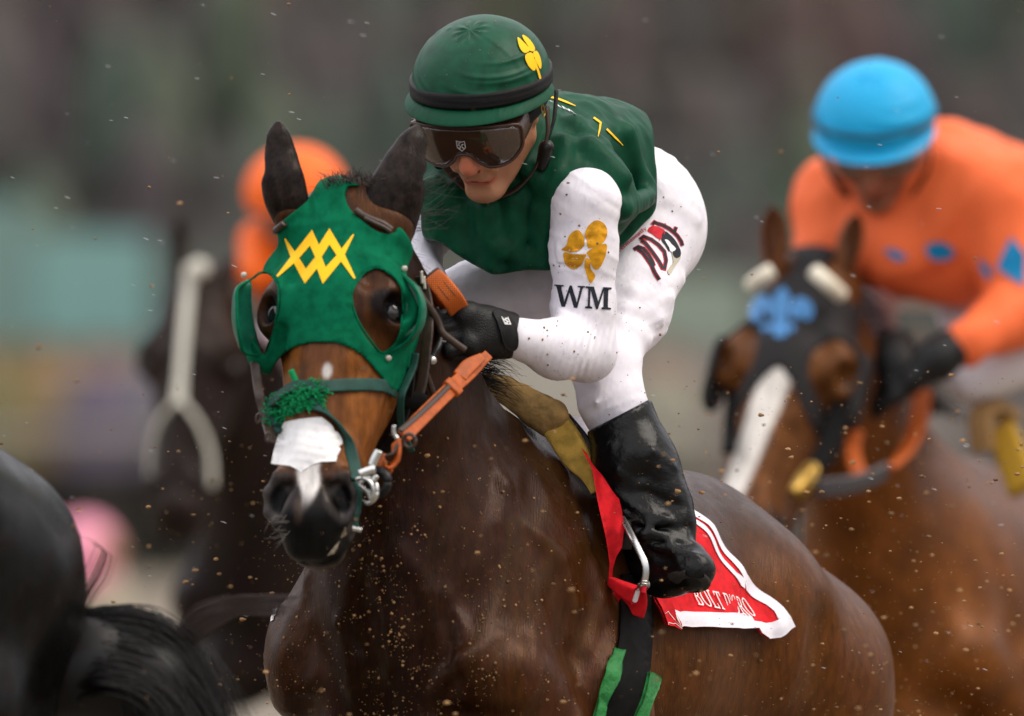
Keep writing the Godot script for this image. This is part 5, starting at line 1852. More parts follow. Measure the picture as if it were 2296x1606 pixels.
	var lf := GF.copy(0.0)
	lf.clip = func(p: Vector3) -> float:
		var w := h.to(p)
		return maxf((sd_poly(Vector2(w.x, w.y), outer) + 0.003) * h.k, (0.022 - w.z) * h.k)
	lf.off = 0.0015
	GF.off = -0.001
	var gg := put("goggles", Geo.new().net(lf, 0.0026, 2), M.lens, person, base)
	var fr := PackedVector3Array()
	var fl := GF.all()
	for i in outer.size() + 1:
		var o2 := outer[i % outer.size()]
		var o := h.p(o2.x, o2.y, 0.3)
		fr.append(GF.ray(o, -h.z, fl))
	put("goggle_frame", Geo.new().net(GF, 0.003, 1), M.frame, gg, base)
	put("goggle_frame", Geo.new().tube(fr, 0.0031, 8), M.frame, gg, base)
	for s in [-1.0, 1.0]:
		var str := line([h.p(s * 0.082, 0.016, 0.05), h.p(s * 0.096, 0.02, 0.03), h.p(s * 0.104, 0.026, 0.0), h.p(s * 0.1, 0.034, -0.05), h.p(s * 0.06, 0.04, -0.12), h.p(0, 0.042, -0.14)], 5)
		put("goggle_strap", Geo.new().tube(str, 0.0105, 10, 0.22, h.y), M.band, gg, base)
		put("chin_strap", Geo.new().tube(line([h.p(s * 0.104, 0.01, -0.0), h.p(s * 0.1, -0.03, 0.006), h.p(s * 0.088, -0.062, 0.014), h.p(s * 0.072, -0.09, 0.026), h.p(s * 0.04, -0.118, 0.04), h.p(0, -0.128, 0.052)], 5), 0.0095, 10, 0.25, h.z), M.leather, shell, base)
		put("chin_strap", Geo.new().tube(line([h.p(s * 0.1, 0.0, -0.06), h.p(s * 0.098, -0.035, -0.03), h.p(s * 0.09, -0.06, 0.004)], 5), 0.008, 10, 0.25, h.z), M.black_leather, shell, base)
		put("strap_pad", Geo.new().net(Field.new().cap(h.p(s * 0.094, -0.058, 0.012), h.p(s * 0.084, -0.085, 0.022), 0.014, 0.011, 0.0), 0.003, 1), M.black_leather, shell, base)
	var by := h.p(0.1035, 0.02, 0.022)
	var bp := PackedVector3Array()
	for c in [[0.4, 1], [1, 0.8], [1, -0.8], [0.4, -1], [-0.4, -1], [-1, -0.8], [-1, 0.8], [-0.4, 1], [0.4, 1]]:
		bp.append(by + h.z * (0.006 * c[0]) + h.y * (0.0115 * c[1]) + h.x * 0.003)
	put("strap_buckle", Geo.new().tube(bp, 0.0013, 6), M.brass, gg, base)
	# shield mark between the lenses
	for w in [[[-6, 8], [0, 6.5], [6, 8], [6, -2], [0, -8], [-6, -2], [-6, 8], [0, 6.5]], [[-1, 4], [-3.5, 4], [-3, 1], [-1, 0], [-1.5, -3], [-4, -3]], [[4, 3], [1.5, 3], [1, 0], [2, -3], [4, -3]]]:
		var mp := PackedVector3Array()
		for c in w:
			var o := h.p(c[0] * 0.0011, 0.016 + c[1] * 0.0011, 0.3)
			mp.append(lf.ray(o, -h.z, fl) + h.z * 0.0004)
		put("shield_mark", Geo.new().tube(mp, 0.0005, 5), M.print_white, gg, base)

	# collar edge and lettering on the back
	put("letters", lettering(V, "WE", Vector2(1262, 243), Vector2(-31, -14), Vector2(-16, -13), true, 0.002), M.print_white, vest, base)
	for st in [[[1455, 835], [1502, 870], [1498, 910], [1485, 970]], [[1545, 915], [1600, 970], [1660, 1028]], [[1135, 688], [1200, 702], [1260, 725], [1325, 752]]]:
		var pp := []
		var wd := []
		for c in st:
			pp.append(Vector2(c[0], c[1])); wd.append(4.0)
		wd[-1] = 1.5
		put("print", sheet(V, stroke(zm(1550, 0, 1.766, pp), wd), 0.0012, 0.0005, 4.0), M.yellow, vest, base)

func egg_hit(w: Vector2, h: Head) -> Vector3:
	var o := P(w.x, w.y, 1.0)
	var d := (P(w.x, w.y, 0.0) - o).normalized()
	var c := h.p(0, 0.05, -0.015)
	var e := Vector3(0.107, 0.092, 0.114) * h.k
	var q := o - c
	var a := Vector3(q.dot(h.x), q.dot(h.y), q.dot(h.z)) / e
	var b := Vector3(d.dot(h.x), d.dot(h.y), d.dot(h.z)) / e
	var B := a.dot(b)
	var A := b.dot(b)
	var D := maxf(0.0, B * B - A * (a.dot(a) - 1.0))
	var t := (-B - sqrt(D)) / A
	var p := o + d * t
	return p + (p - c).normalized() * 0.0028
func egg_sheet(h: Head, poly: PackedVector2Array) -> Geo:
	var g := Geo.new()
	var pts := PackedVector2Array()
	for i in poly.size():
		pts.append(poly[i])
		pts.append(poly[i].lerp(poly[(i + 1) % poly.size()], 0.5))
	var lo := poly[0]
	var hi := poly[0]
	for p in poly:
		lo = lo.min(p); hi = hi.max(p)
	var y := lo.y
	while y < hi.y:
		var x := lo.x
		while x < hi.x:
			if sd_poly(Vector2(x, y), poly) < -1.5:
				pts.append(Vector2(x, y))
			x += 4.0
		y += 4.0
	for p in pts:
		g.add(egg_hit(p, h))
	var t := Geometry2D.triangulate_delaunay(pts)
	for i in range(0, t.size(), 3):
		var a := pts[t[i]]
		var b := pts[t[i + 1]]
		var c := pts[t[i + 2]]
		if sd_poly((a + b + c) / 3.0, poly) < 0.0:
			if (b - a).cross(c - a) > 0.0: g.tri(t[i], t[i + 1], t[i + 2])
			else: g.tri(t[i], t[i + 2], t[i + 1])
	return g

# four heart-shaped leaves round a point
func clover_at(c: Vector2, up: Vector2, size: float, narrow: float) -> Array:
	var side := Vector2(-up.y, up.x)
	var out := []
	for k in 4:
		var a := TAU * (k + 0.5) / 4.0 + 0.12
		var d := Vector2(sin(a), cos(a))
		var e := Vector2(d.y, -d.x)
		var pts := []
		for q in [[3, 2], [18, 26], [38, 32], [56, 26], [62, 12], [55, 0], [62, -12], [56, -26], [38, -32], [18, -26], [3, -2]]:
			var v: Vector2 = d * q[0] + e * q[1]
			pts.append(c + (side * (v.x * narrow) + up * v.y) * size)
		out.append(smooth2(pts, 3))
	return out
func clover(c: Vector2, up: Vector2, size: float) -> Array:
	var out := []
	for lf in [[[1320, 470], [1305, 420], [1330, 360], [1380, 322], [1430, 335], [1460, 380], [1458, 440], [1420, 490], [1340, 520], [1322, 500]],
			[[1300, 500], [1298, 440], [1265, 392], [1225, 400], [1190, 440], [1175, 500], [1140, 528], [1195, 545], [1260, 535]],
			[[1320, 545], [1400, 500], [1455, 488], [1458, 540], [1440, 600], [1410, 655], [1375, 668], [1345, 620], [1335, 580]],
			[[1300, 560], [1230, 560], [1160, 548], [1158, 600], [1180, 645], [1230, 665], [1275, 645], [1300, 600], [1315, 565]]]:
		var pts := []
		for p in lf: pts.append(Vector2(p[0], p[1]))
		out.append(smooth2(zm(1600, 700, 1.766, pts), 3))
	return out

func lead_tack() -> void:
	var q := lead
	var base := Vector3(q.W.x, 1.2, q.W.z)
	# ---- reins: a rubber-covered loop over the hand and the strap that runs down to the bit
	var rein := thing("reins", "orange leather reins with a rubber grip held in black gloves", "reins", P(1000, 800, 0.4))
	var rb := rein.position
	var y2 := func(x: float, y: float, z: float) -> Vector3:
		var w := zm(1600, 1050, 3.2117, [Vector2(x, y)])[0] as Vector2
		return P(w.x, w.y, z)
	var loop := [y2.call(410, 190, 0.34), y2.call(470, 235, 0.36), y2.call(560, 330, 0.375), y2.call(650, 440, 0.38), y2.call(715, 540, 0.365), y2.call(770, 650, 0.335), y2.call(800, 740, 0.3), y2.call(815, 840, 0.26)]
	put("rubber_grip", Geo.new().tube(line(loop, 6), 0.0185, 16, 0.3, Vector3(0.81, 0.58, 0.1)), M.rubber, rein, rb)
	put("grip_end", Geo.new().tube(line([y2.call(395, 178, 0.335), y2.call(412, 192, 0.341)], 4), 0.0195, 16, 0.34, Vector3(0.81, 0.58, 0.1)), M.leather, rein, rb)
	var back := [y2.call(345, 250, 0.335), y2.call(380, 340, 0.33), y2.call(470, 480, 0.33), y2.call(560, 590, 0.32), y2.call(640, 690, 0.31)]
	put("rubber_grip", Geo.new().tube(line(back, 6), 0.009, 12, 0.5, Vector3(0.5, 0.5, 0.7)), M.orange, rein, rb)
	for off in [-0.34, 0.34]:
		var st := PackedVector3Array()
		for p in line(loop, 8):
			st.append(p + Vector3(0.81, 0.58, 0.1).normalized() * 0.0185 * off + Vector3(0.1, 0.15, 0.97) * 0.0062)
		put("stitching", Geo.new().tube(st, 0.0007, 5), M.leather, rein, rb)
	var a := P(903, 972, 0.66)
	var low := [P(1095, 795, 0.36), P(1060, 828, 0.39), P(1015, 868, 0.45), P(960, 922, 0.55), P(905, 978, 0.67)]
	put("rein_strap", Geo.new().tube(line(low, 6), PackedFloat32Array(range(25).map(func(i): return lerpf(0.009, 0.0135, smoothstep(0, 9, i)))), 14, 0.24, Vector3(0.69, -0.72, 0.05)), M.orange, rein, rb)
	put("rein_edge", Geo.new().tube(line([P(1006, 866, 0.468), P(950, 920, 0.572), P(897, 966, 0.68)], 6), 0.0045, 8, 0.6, Vector3(0.6, -0.6, 0.2)), M.leather, rein, rb)
	put("rein_keeper", Geo.new().tube(line([P(1020, 864, 0.45), P(1010, 874, 0.462)], 3), 0.0175, 14, 0.36, Vector3(0.69, -0.72, 0.05)), M.orange, rein, rb)
	put("rein_end", Geo.new().tube(line([P(1082, 800, 0.38), P(1050, 822, 0.4), P(1030, 846, 0.42)], 5), PackedFloat32Array(range(11).map(func(i): return lerpf(0.008, 0.0135, smoothstep(0, 5, i)))), 12, 0.3, Vector3(0.6, -0.7, 0.2)), M.orange, rein, rb)
	# the end that hangs in a loop beside the bit
	var z3 := func(x: float, y: float, z: float) -> Vector3:
		var w := zm(950, 1350, 1.606, [Vector2(x, y)])[0] as Vector2
		return P(w.x, w.y, z)
	put("rein_loop", Geo.new().tube(line([z3.call(1020, 672, 0.69), z3.call(1022, 740, 0.7), z3.call(1008, 800, 0.7), z3.call(975, 838, 0.7), z3.call(935, 820, 0.69), z3.call(925, 780, 0.68)], 6), 0.0135, 14, 0.25, Vector3(0.5, 0.3, 0.8)), M.orange, rein, rb)
	put("rein_loop", Geo.new().tube(line([z3.call(1025, 690, 0.7), z3.call(1000, 750, 0.705), z3.call(960, 780, 0.7)], 6), 0.008, 12, 0.35, Vector3(0.3, 0.6, 0.6)), M.leather, rein, rb)
	# thin strap past the glove
	var ns := Geo.new().tube(line([y2.call(215, 330, 0.43), y2.call(300, 480, 0.42), y2.call(420, 640, 0.41), y2.call(500, 800, 0.4), y2.call(545, 905, 0.4), y2.call(640, 985, 0.395), y2.call(740, 1060, 0.39), y2.call(835, 1125, 0.385)], 6), 0.0064, 10)
	lone("rein_strap", ns, M.leather, P(1000, 800, 0.4), "thin brown leather strap slanting from the green hood past the black glove", "strap")

	# ---- saddle with its pads
	var sad := thing("saddle", "small black race saddle on tan chamois and gold sponge pad", "saddle", base)
	var sz := func(x: float, y: float, z: float) -> Vector3:
		var w := zm(1800, 1400, 1.533, [Vector2(x, y)])[0] as Vector2
		return P(w.x, w.y, z)
	var ch := Field.new()
	ch.chain([sz.call(160, 185, -0.04), sz.call(250, 195, -0.03), sz.call(350, 222, -0.02), sz.call(450, 285, -0.01), sz.call(540, 345, 0.0), sz.call(620, 410, 0.01), sz.call(650, 440, 0.015)], [0.007, 0.01, 0.0125, 0.015, 0.018, 0.0215, 0.018], 0.015)
	ch.cap(sz.call(655, 385, 0.02), sz.call(672, 405, 0.03), 0.018, 0.015, 0.02)
	ch.cap(sz.call(580, 350, -0.05), sz.call(300, 205, -0.1), 0.022, 0.014, 0.03)
	ch.chain([sz.call(190, 215, -0.05), sz.call(330, 255, -0.03), sz.call(430, 322, -0.015), sz.call(520, 390, 0.0), sz.call(610, 465, 0.012)], [0.012, 0.014, 0.016, 0.018, 0.018], 0.02)
	bent(ch, 0.0022, 150.0, Vector3(0.6, -0.7, 0), 0.4, 9.0)
	put("chamois", Geo.new().net(ch, 0.0045, 1), M.tan, sad, base)
	put("sponge_pad", Geo.new().tube(line([sz.call(655, 470, 0.02), sz.call(690, 520, 0.026), sz.call(735, 590, 0.034), sz.call(795, 685, 0.042), sz.call(845, 775, 0.05), sz.call(885, 875, 0.055)], 6), PackedFloat32Array(range(31).map(func(i): return 0.0265 * (1.0 - 0.75 * smoothstep(14, 30, i)))), 24, 0.55, Vector3(0.8, 0.55, 0.2)), M.gold, sad, base)
	put("saddle_flap", Geo.new().tube(line([sz.call(700, 425, 0.0), sz.call(745, 478, 0.01), sz.call(800, 545, 0.02), sz.call(870, 640, 0.03), sz.call(930, 745, 0.04), sz.call(1000, 870, 0.05), sz.call(1060, 985, 0.06)], 6), 0.014, 12, 0.45, Vector3(0.8, 0.6, 0)), M.black_leather, sad, base)
	var seat := Field.new()
	seat.cap(sz.call(890, 690, -0.06), sz.call(1010, 860, -0.02), 0.03, 0.02, 0.03)
	seat.cap(P(1290, 985, -0.16), P(1390, 1040, -0.26), 0.055, 0.042, 0.05, Vector3(0, 1, 0), 0.7)
	seat.cap(sz.call(930, 660, -0.05), sz.call(985, 720, -0.04), 0.016, 0.012, 0.02)
	bent(seat, 0.002, 300.0, Vector3(0.5, 0.8, 0), 0.6)
	put("saddle_seat", Geo.new().net(seat, 0.005, 1), M.white, sad, base)
	put("saddle_lace", cord([sz.call(955, 735, 0.02), sz.call(980, 712, 0.03), sz.call(1000, 738, 0.03)], 0.003), M.stud, sad, base)
	var ply := func(pts: Array) -> PackedVector2Array:
		return PackedVector2Array(zm(2300, 1800, 2.0078, pts))
	var v2 := func(l: Array) -> Array:
		return l.map(func(c): return Vector2(c[0], c[1]))
	# ---- girth
	var gir := thing("girth", "black webbing girth with green strips round the bay belly", "girth", P(1420, 1500, 0.1))
	put("webbing", sheet(lead_body, PackedVector2Array([Vector2(1388, 1290), Vector2(1452, 1290), Vector2(1457, 1400), Vector2(1450, 1500), Vector2(1425, 1570), Vector2(1400, 1640), Vector2(1335, 1640), Vector2(1365, 1520), Vector2(1385, 1430)]), 0.002, 0.006, 9.0), M.webbing, gir, gir.position)
	put("green_strip", sheet(lead_body, PackedVector2Array([Vector2(1367, 1462), Vector2(1391, 1464), Vector2(1380, 1530), Vector2(1360, 1580), Vector2(1340, 1640), Vector2(1305, 1640), Vector2(1345, 1540)]), 0.010, 0.006, 7.0, null, 1.2, func(p: Vector2) -> float: return 0.0012 * sin(p.x * 0.9 + p.y * 0.35)), M.green_strip, gir, gir.position)
	put("green_strip", sheet(lead_body, PackedVector2Array([Vector2(1440, 1512), Vector2(1468, 1520), Vector2(1455, 1555), Vector2(1425, 1640), Vector2(1400, 1640), Vector2(1425, 1570)]), 0.010, 0.006, 7.0), M.green_strip, gir, gir.position)
	# ---- saddle towel
	var tow := thing("saddle_towel", "red saddle towel with white border and lettering on the bay flank", "saddle cloth", P(1560, 1330, -0.1))
	var tb := tow.position
	# the towel lies on the flank and stands off it a little at its hem
	var outline: PackedVector2Array = ply.call(v2.call([[880, 470], [960, 540], [1060, 650], [1150, 770], [1240, 900], [1320, 1020], [1420, 1110], [1530, 1200], [1610, 1280], [1670, 1350], [1700, 1425], [1620, 1470], [1540, 1505], [1440, 1520], [1380, 1505], [1345, 1480], [1335, 1440], [1250, 1445], [1100, 1440], [900, 1430], [725, 1425], [600, 1415], [590, 1130], [700, 700]]))
	var swell := func(p: Vector2) -> float:
		return 0.004 * sin(p.x * 0.05 + p.y * 0.03) + 0.02 * smoothstep(1330, 1420, p.y) + 0.004 * sin(p.x * 0.11) * smoothstep(1350, 1420, p.y)
	put("red_cloth", sheet(lead_body, outline, 0.008, 0.003, 9.0, null, 1.2, swell), M.red, tow, tb)
	for b in [[[880, 470], [960, 540], [1060, 650], [1150, 770], [1240, 900], [1320, 1020], [1420, 1110], [1530, 1200], [1610, 1280], [1670, 1350], [1697, 1420], [1620, 1467], [1540, 1502], [1440, 1517], [1380, 1502], [1348, 1478], [1337, 1438], [1250, 1442], [1100, 1437], [900, 1427], [725, 1422], [722, 1298], [900, 1312], [1100, 1325], [1250, 1325], [1320, 1345], [1325, 1385], [1400, 1405], [1480, 1395], [1535, 1375], [1520, 1310], [1480, 1260], [1400, 1200], [1330, 1140], [1290, 1050], [1200, 900], [1110, 770], [1010, 640], [905, 540]],
			[[905, 560], [980, 640], [1080, 770], [1160, 900], [1230, 1010], [1300, 1060], [1312, 1130], [1270, 1110], [1200, 1010], [1110, 860], [1010, 720], [915, 610]]]:
		put("white_border", sheet(lead_body, ply.call(v2.call(b)), 0.0125, 0.0012, 8.0, null, 1.2, swell), M.white, tow, tb)
	put("red_corner", sheet(lead_body, ply.call(v2.call([[600, 1140], [700, 1150], [722, 1290], [728, 1438], [600, 1418]])), 0.0135, 0.0014, 8.0, null, 1.2, swell), M.red, tow, tb)
	for s in [[[605, 1310], [640, 1300], [715, 1405], [720, 1330]], [[600, 1405], [720, 1415]]]:
		put("stitching", sheet(lead_body, stroke(ply.call(v2.call(s)), [1.4, 1.4, 1.4, 1.4]), 0.0155, 0.0004, 5.0, null, 1.2, swell), M.print_white, tow, tb)
	# embroidered name, cut off by the folds
	var nm := lettering(lead_body, "BOLT D'ORO", zm(2300, 1800, 2.0078, [Vector2(1130, 1235)])[0], Vector2(20, 4.5), Vector2(12, 54), true, 0.0145, 1.2, false)
	for i in nm.V.size():
		nm.V[i] += lead.l * float(swell.call(px(nm.V[i])))
	put("letters", nm, M.print_white, tow, tb)
	# front edge of the towel, folded and rolled at the bottom
	var fe := Field.new()
	var yz := func(x: float, y: float, z: float) -> Vector3:
		var w := zm(2300, 1800, 2.0078, [Vector2(x, y)])[0] as Vector2
		return P(w.x, w.y, z)
	var edge := PackedVector2Array(ply.call(v2.call([[60, 0], [100, 40], [140, 110], [200, 190], [280, 300], [350, 400], [372, 500], [390, 650], [375, 780], [330, 850], [305, 940], [300, 1010], [290, 1070], [272, 1040], [280, 900], [262, 780], [230, 620], [190, 420], [165, 290], [135, 150]])))
	var ff := Field.new()
	ff.chain([yz.call(80, 0, 0.0), yz.call(170, 200, 0.03), yz.call(280, 450, 0.06), yz.call(310, 700, 0.08), yz.call(290, 1050, 0.09)], [0.03, 0.05, 0.06, 0.06, 0.04], 0.03)
	put("towel_front", sheet(ff, edge, 0.0, 0.003, 8.0, null, 1.2, func(p: Vector2) -> float: return 0.003 * sin(p.x * 0.12 + p.y * 0.02)), M.red, tow, tb)
	put("towel_roll", Geo.new().tube(line([yz.call(285, 1055, 0.13), yz.call(340, 1090, 0.145), yz.call(410, 1130, 0.155), yz.call(492, 1170, 0.165)], 6), PackedFloat32Array(range(19).map(func(i): return lerpf(0.008, 0.0165, i / 18.0))), 14, 0.8), M.red, tow, tb)
	put("towel_roll", Geo.new().tube(line([yz.call(478, 1165, 0.166), yz.call(497, 1173, 0.169)], 2), 0.012, 12, 0.5), M.white, tow, tb)
	put("towel_tail", Geo.new().tube(line([yz.call(425, 1140, 0.13), yz.call(432, 1220, 0.125), yz.call(410, 1300, 0.12)], 5), 0.033, 14, 0.12, Vector3(1, 0.1, 0.3)), M.red, tow, tb)
	# ---- stirrup
	var sti := thing("stirrup", "steel stirrup iron hanging in front of the black boot", "stirrup", P(1425, 1250, 0.2))
	put("iron", Geo.new().tube(line([yz.call(375, 548, 0.13), yz.call(415, 610, 0.15), yz.call(470, 720, 0.18), yz.call(525, 830, 0.2), yz.call(562, 910, 0.21), yz.call(570, 990, 0.212), yz.call(552, 1080, 0.21)], 6), 0.0062, 12, 0.75, Vector3(1, 0.2, 0.2)), M.steel, sti, sti.position)
	put("tread", Geo.new().tube(line([yz.call(552, 1085, 0.21), yz.call(520, 1130, 0.13), yz.call(470, 1120, 0.04)], 5), 0.011, 12, 0.4, Vector3(0.7, 0.2, 0.6)), M.steel, sti, sti.position)
	put("spring", ring(yz.call(556, 1060, 0.211), Vector3(1, 0, 0), Vector3(0, 0.2, 1), 0.0072, 0.0012, 14), M.steel, sti, sti.position)
	put("spring", ring(yz.call(553, 1082, 0.211), Vector3(1, 0, 0), Vector3(0, 0.2, 1), 0.0072, 0.0012, 14), M.steel, sti, sti.position)
	put("red_tie", cord([yz.call(553, 1095, 0.212), yz.call(548, 1150, 0.212)], 0.005), M.print_red, sti, sti.position)
	put("stirrup_leather", Geo.new().tube(line([yz.call(300, 330, 0.06), yz.call(360, 470, 0.1), yz.call(400, 640, 0.12), yz.call(400, 800, 0.12)], 5), 0.013, 12, 0.25, Vector3(1, 0.2, 0.1)), M.black_leather, sti, sti.position)

# ---------------------------------------------------------------- the other runners
func second_horse() -> void:
	# bay in a black hood, about five metres behind on the right
	var z := -4.4
	var q := Pose.new().aim(P(2090, 960, z - 0.4), 0.42, P(1818, 568, z + 0.15), 0.2, 0.5, -0.15, 1.13)
	var base := Vector3(q.W.x, 0, q.W.z)
	var horse := thing("racehorse", "bay racehorse with white blaze and black hood behind on the right", "horse", base)
	var HF := head_field(q)
	var NF := neck_field(q)
	var BF := body_field(q, [[0.4, 0.62, 0.2, 0.35], [0.5, 0.86, 0.42, 0.5], [-0.95, 0.5, -0.75, 0.2], [-1.3, 0.55, -1.5, 0.25]])
	var all := BF.copy().join(NF)
	var bay := func(p: Vector3) -> Color:
		var v := nz(p, 200.0) * 0.6
		var b := q.to_body(p)
		return Color(0.24, 0.076, 0.013).lerp(Color(0.09, 0.03, 0.008), clampf(0.45 + v - (b.x - 0.2) * 0.5, 0.0, 1.0))
	var face := func(p: Vector3) -> Color:
		var h := q.to_head(p)
		var v := nz(p, 400.0) * 0.5
		var c := Color(0.17, 0.06, 0.016).lerp(Color(0.07, 0.028, 0.012), clampf(0.35 + v, 0.0, 1.0))
		c = c.lerp(Color(0.01, 0.008, 0.008), smoothstep(0.53, 0.58, h.y + absf(h.x) * 0.3))
		return c.lerp(Color(0.8, 0.75, 0.68), smoothstep(0.034, 0.027, absf(h.x + 0.022 + (h.y - 0.4) * 0.14)) * smoothstep(0.68, 0.64, h.y) * smoothstep(0.2, 0.26, h.y) * step(-0.05, h.z))
	var g := Geo.new().net(all, 0.018, 2, bay)
	g.net(HF, 0.009, 1, face)
	put("body", g, M.coat, horse, base)
	for e in [[P(1738, 610, z + 0.13), P(1735, 462, z + 0.13), -1.0, 0.036], [P(1885, 625, z + 0.13), P(1922, 480, z + 0.13), 1.0, 0.032]]:
		put("ear", ear(e[0], e[1], Vector3(e[2] * 0.5, 0, 0.8), e[3], Vector3.ZERO, func(p: Vector3) -> Color: return Color(0.14, 0.05, 0.018)), M.hair, horse, base)
	for i in [-1.0, 1.0]:
		put("eye", Geo.new().net(Field.new().ball(q.h(i * 0.11, 0.245, -0.068), 0.022), 0.006), M.eye, horse, base)
	var hood := HF.copy(0.006)
	hood.clip = func(p: Vector3) -> float:
		var h := q.to_head(p)
		var d := h.y - 0.30 - absf(h.x) * 0.5 + 0.05 * smoothstep(0.08, 0.0, absf(h.x))
		for s in [-1.0, 1.0]:
			var e := Vector2((h.x - s * 0.095) / 0.042, (h.y - 0.225) / 0.062).length()
			d = maxf(d, (1.0 - e) * 0.04)
			d = maxf(d, 0.045 - Vector2(h.x - s * 0.075, h.y - 0.02).length())
		return maxf(d, -0.2 - h.z) * 0.9
	var black := mat("black hood", Color(0.012, 0.010, 0.011), 0.7, 0.4)
	var hm := put("hood", Geo.new().net(hood, 0.007, 1), black, horse, base)
	var blue := mat("blue print", Color(0.08, 0.24, 0.5), 0.6, 0.3)
	var hs := HF.copy(0.006)
	# three-petalled lily
	for pl in [[[385, 1200], [400, 1188], [430, 1235], [425, 1290], [410, 1330], [415, 1420], [350, 1420], [362, 1330], [350, 1290], [352, 1235]], [[348, 1300], [330, 1242], [290, 1232], [250, 1272], [240, 1322], [264, 1356], [294, 1346], [284, 1312], [308, 1298], [336, 1345]], [[425, 1300], [450, 1250], [495, 1240], [535, 1280], [535, 1330], [505, 1350], [475, 1330], [455, 1348], [435, 1335]], [[300, 1368], [445, 1368], [436, 1412], [425, 1396], [320, 1396], [308, 1412]]]:
		var pp := []
		for c in pl: pp.append(Vector2(c[0], c[1]))
		put("lily_emblem", sheet(hs, smooth2(zm(2800, 150, 1.1898, pp), 3), 0.002, 0.001, 8.0, null, z + 1.4), blue, hm, base)
	for s in [-1.0, 1.0]:
		var cf := Field.new().cap(q.h(s * 0.135, 0.2, -0.07), q.h(s * 0.135, 0.28, -0.07), 0.045, 0.045, 0.0, q.s, 0.5)
		cf.cut(q.h(s * 0.115, 0.2, -0.04), q.h(s * 0.115, 0.28, -0.04), 0.04, 0.04, 0.01, q.s, 0.6)
		put("eye_cup", Geo.new().net(cf, 0.007, 1), black, hm, base)
	var br := Node3D.new()
	br.name = "bridle"
	horse.add_child(br)
	var cream := mat("cream browband", Color(0.8, 0.74, 0.6), 0.6, 0.4)
	var pz := func(x: float, y: float, d: float) -> Vector3:
		var w := zm(2800, 150, 1.1898, [Vector2(x, y)])[0] as Vector2
		return P(w.x, w.y, z + d)
	put("browband", cord([pz.call(245, 1180, 0.2), pz.call(295, 1140, 0.24), pz.call(345, 1110, 0.24)], 0.017), cream, br, base)
	put("browband", cord([pz.call(545, 1115, 0.24), pz.call(610, 1170, 0.26), pz.call(670, 1225, 0.22)], 0.018), cream, br, base)
	var z7 := func(x: float, y: float, d: float) -> Vector3:
		var w := zm(2800, 1300, 1.0262, [Vector2(x, y)])[0] as Vector2
		return P(w.x, w.y, z + d)
	put("cheek_strap", Geo.new().tube(line([z7.call(560, 80, 0.16), z7.call(580, 200, 0.2), z7.call(575, 330, 0.26), z7.call(540, 460, 0.33), z7.call(470, 600, 0.4)], 5), 0.022, 12, 0.25, Vector3(1, 0, 0.3)), M.webbing, br, base)
	put("cheek_strap", Geo.new().tube(line([z7.call(130, 180, 0.16), z7.call(135, 300, 0.2), z7.call(125, 420, 0.26), z7.call(118, 520, 0.36)], 5), 0.016, 12, 0.4, Vector3(1, 0, 0.3)), M.webbing, br, base)
	put("bit_ring", ring(z7.call(430, 640, 0.46), Vector3(0.6, 0.3, 0.6), Vector3(0.3, 0.9, -0.2), 0.036, 0.006), M.brass, br, base)
	put("bit_clip", cord([z7.call(380, 690, 0.48), z7.call(420, 650, 0.46), z7.call(455, 585, 0.42)], 0.014), M.brass, br, base)
	var rng := RandomNumberGenerator.new()
	rng.seed = 31
	var mane := Geo.new()
	mane.tinted = true
	for i in 400:
		var t := rng.randf()
		var p := q.b(0.05, 1.58, 0).lerp(q.h(0, 0.0, -0.08), t) + Vector3(rng.randf_range(-0.02, 0.02), 0.02, rng.randf_range(-0.02, 0.02))
		hair(mane, p, (q.l * rng.randf_range(0.0, 0.8) + Vector3.UP * 0.4 - q.u * 0.4).normalized(), rng.randf_range(0.05, 0.12), Vector3(0.2, -0.8, 0), 0.002, Color(0.012, 0.009, 0.008), rng)
	tag(put("mane", mane, M.hair, horse, base), "", "", "", "stuff")
	var tail := Geo.new()
	tail.tinted = true
	for i in 200:
		hair(tail, q.b(-1.24, 1.24, 0) + Vector3(rng.randf_range(-0.03, 0.03), rng.randf_range(-0.04, 0.04), 0), (-q.u + Vector3.UP * rng.randf_range(-0.1, 0.2)).normalized(), rng.randf_range(0.5, 0.8), Vector3(0, -0.45, 0), 0.004, Color(0.012, 0.01, 0.009), rng, 7)
	tag(put("tail", tail, M.hair, horse, base), "", "", "", "stuff")
	# its reins and its saddle pad
	var rein := thing("reins", "orange and grey reins sagging from the blue-capped rider's hand", "reins", z7.call(900, 400, 0.2))
	put("rein_strap", Geo.new().tube(line([z7.call(912, 270, 0.12), z7.call(905, 360, 0.14), z7.call(880, 450, 0.18), z7.call(830, 540, 0.26), z7.call(760, 600, 0.36)], 6), 0.022, 14, 0.35, Vector3(0.85, 0.45, 0.1)), M.orange, rein, rein.position)
	put("rein_strap", Geo.new().tube(line([z7.call(765, 597, 0.36), z7.call(690, 635, 0.4), z7.call(600, 660, 0.44), z7.call(480, 670, 0.46)], 6), 0.02, 14, 0.35, Vector3(0.3, 0.9, 0.1)), mat("grey leather", Color(0.06, 0.055, 0.06), 0.5), rein, rein.position)
	put("martingale", Geo.new().tube(line([z7.call(640, 440, 0.2), z7.call(625, 500, 0.25), z7.call(640, 580, 0.3), z7.call(670, 640, 0.32)], 6), 0.018, 12, 0.4, Vector3(1, 0, 0)), M.orange, rein, rein.position)
	var pad := thing("saddle_pad", "yellow saddle pad folded over the brown horse under blue-capped rider", "saddle pad", z7.call(1230, 400, -0.2))
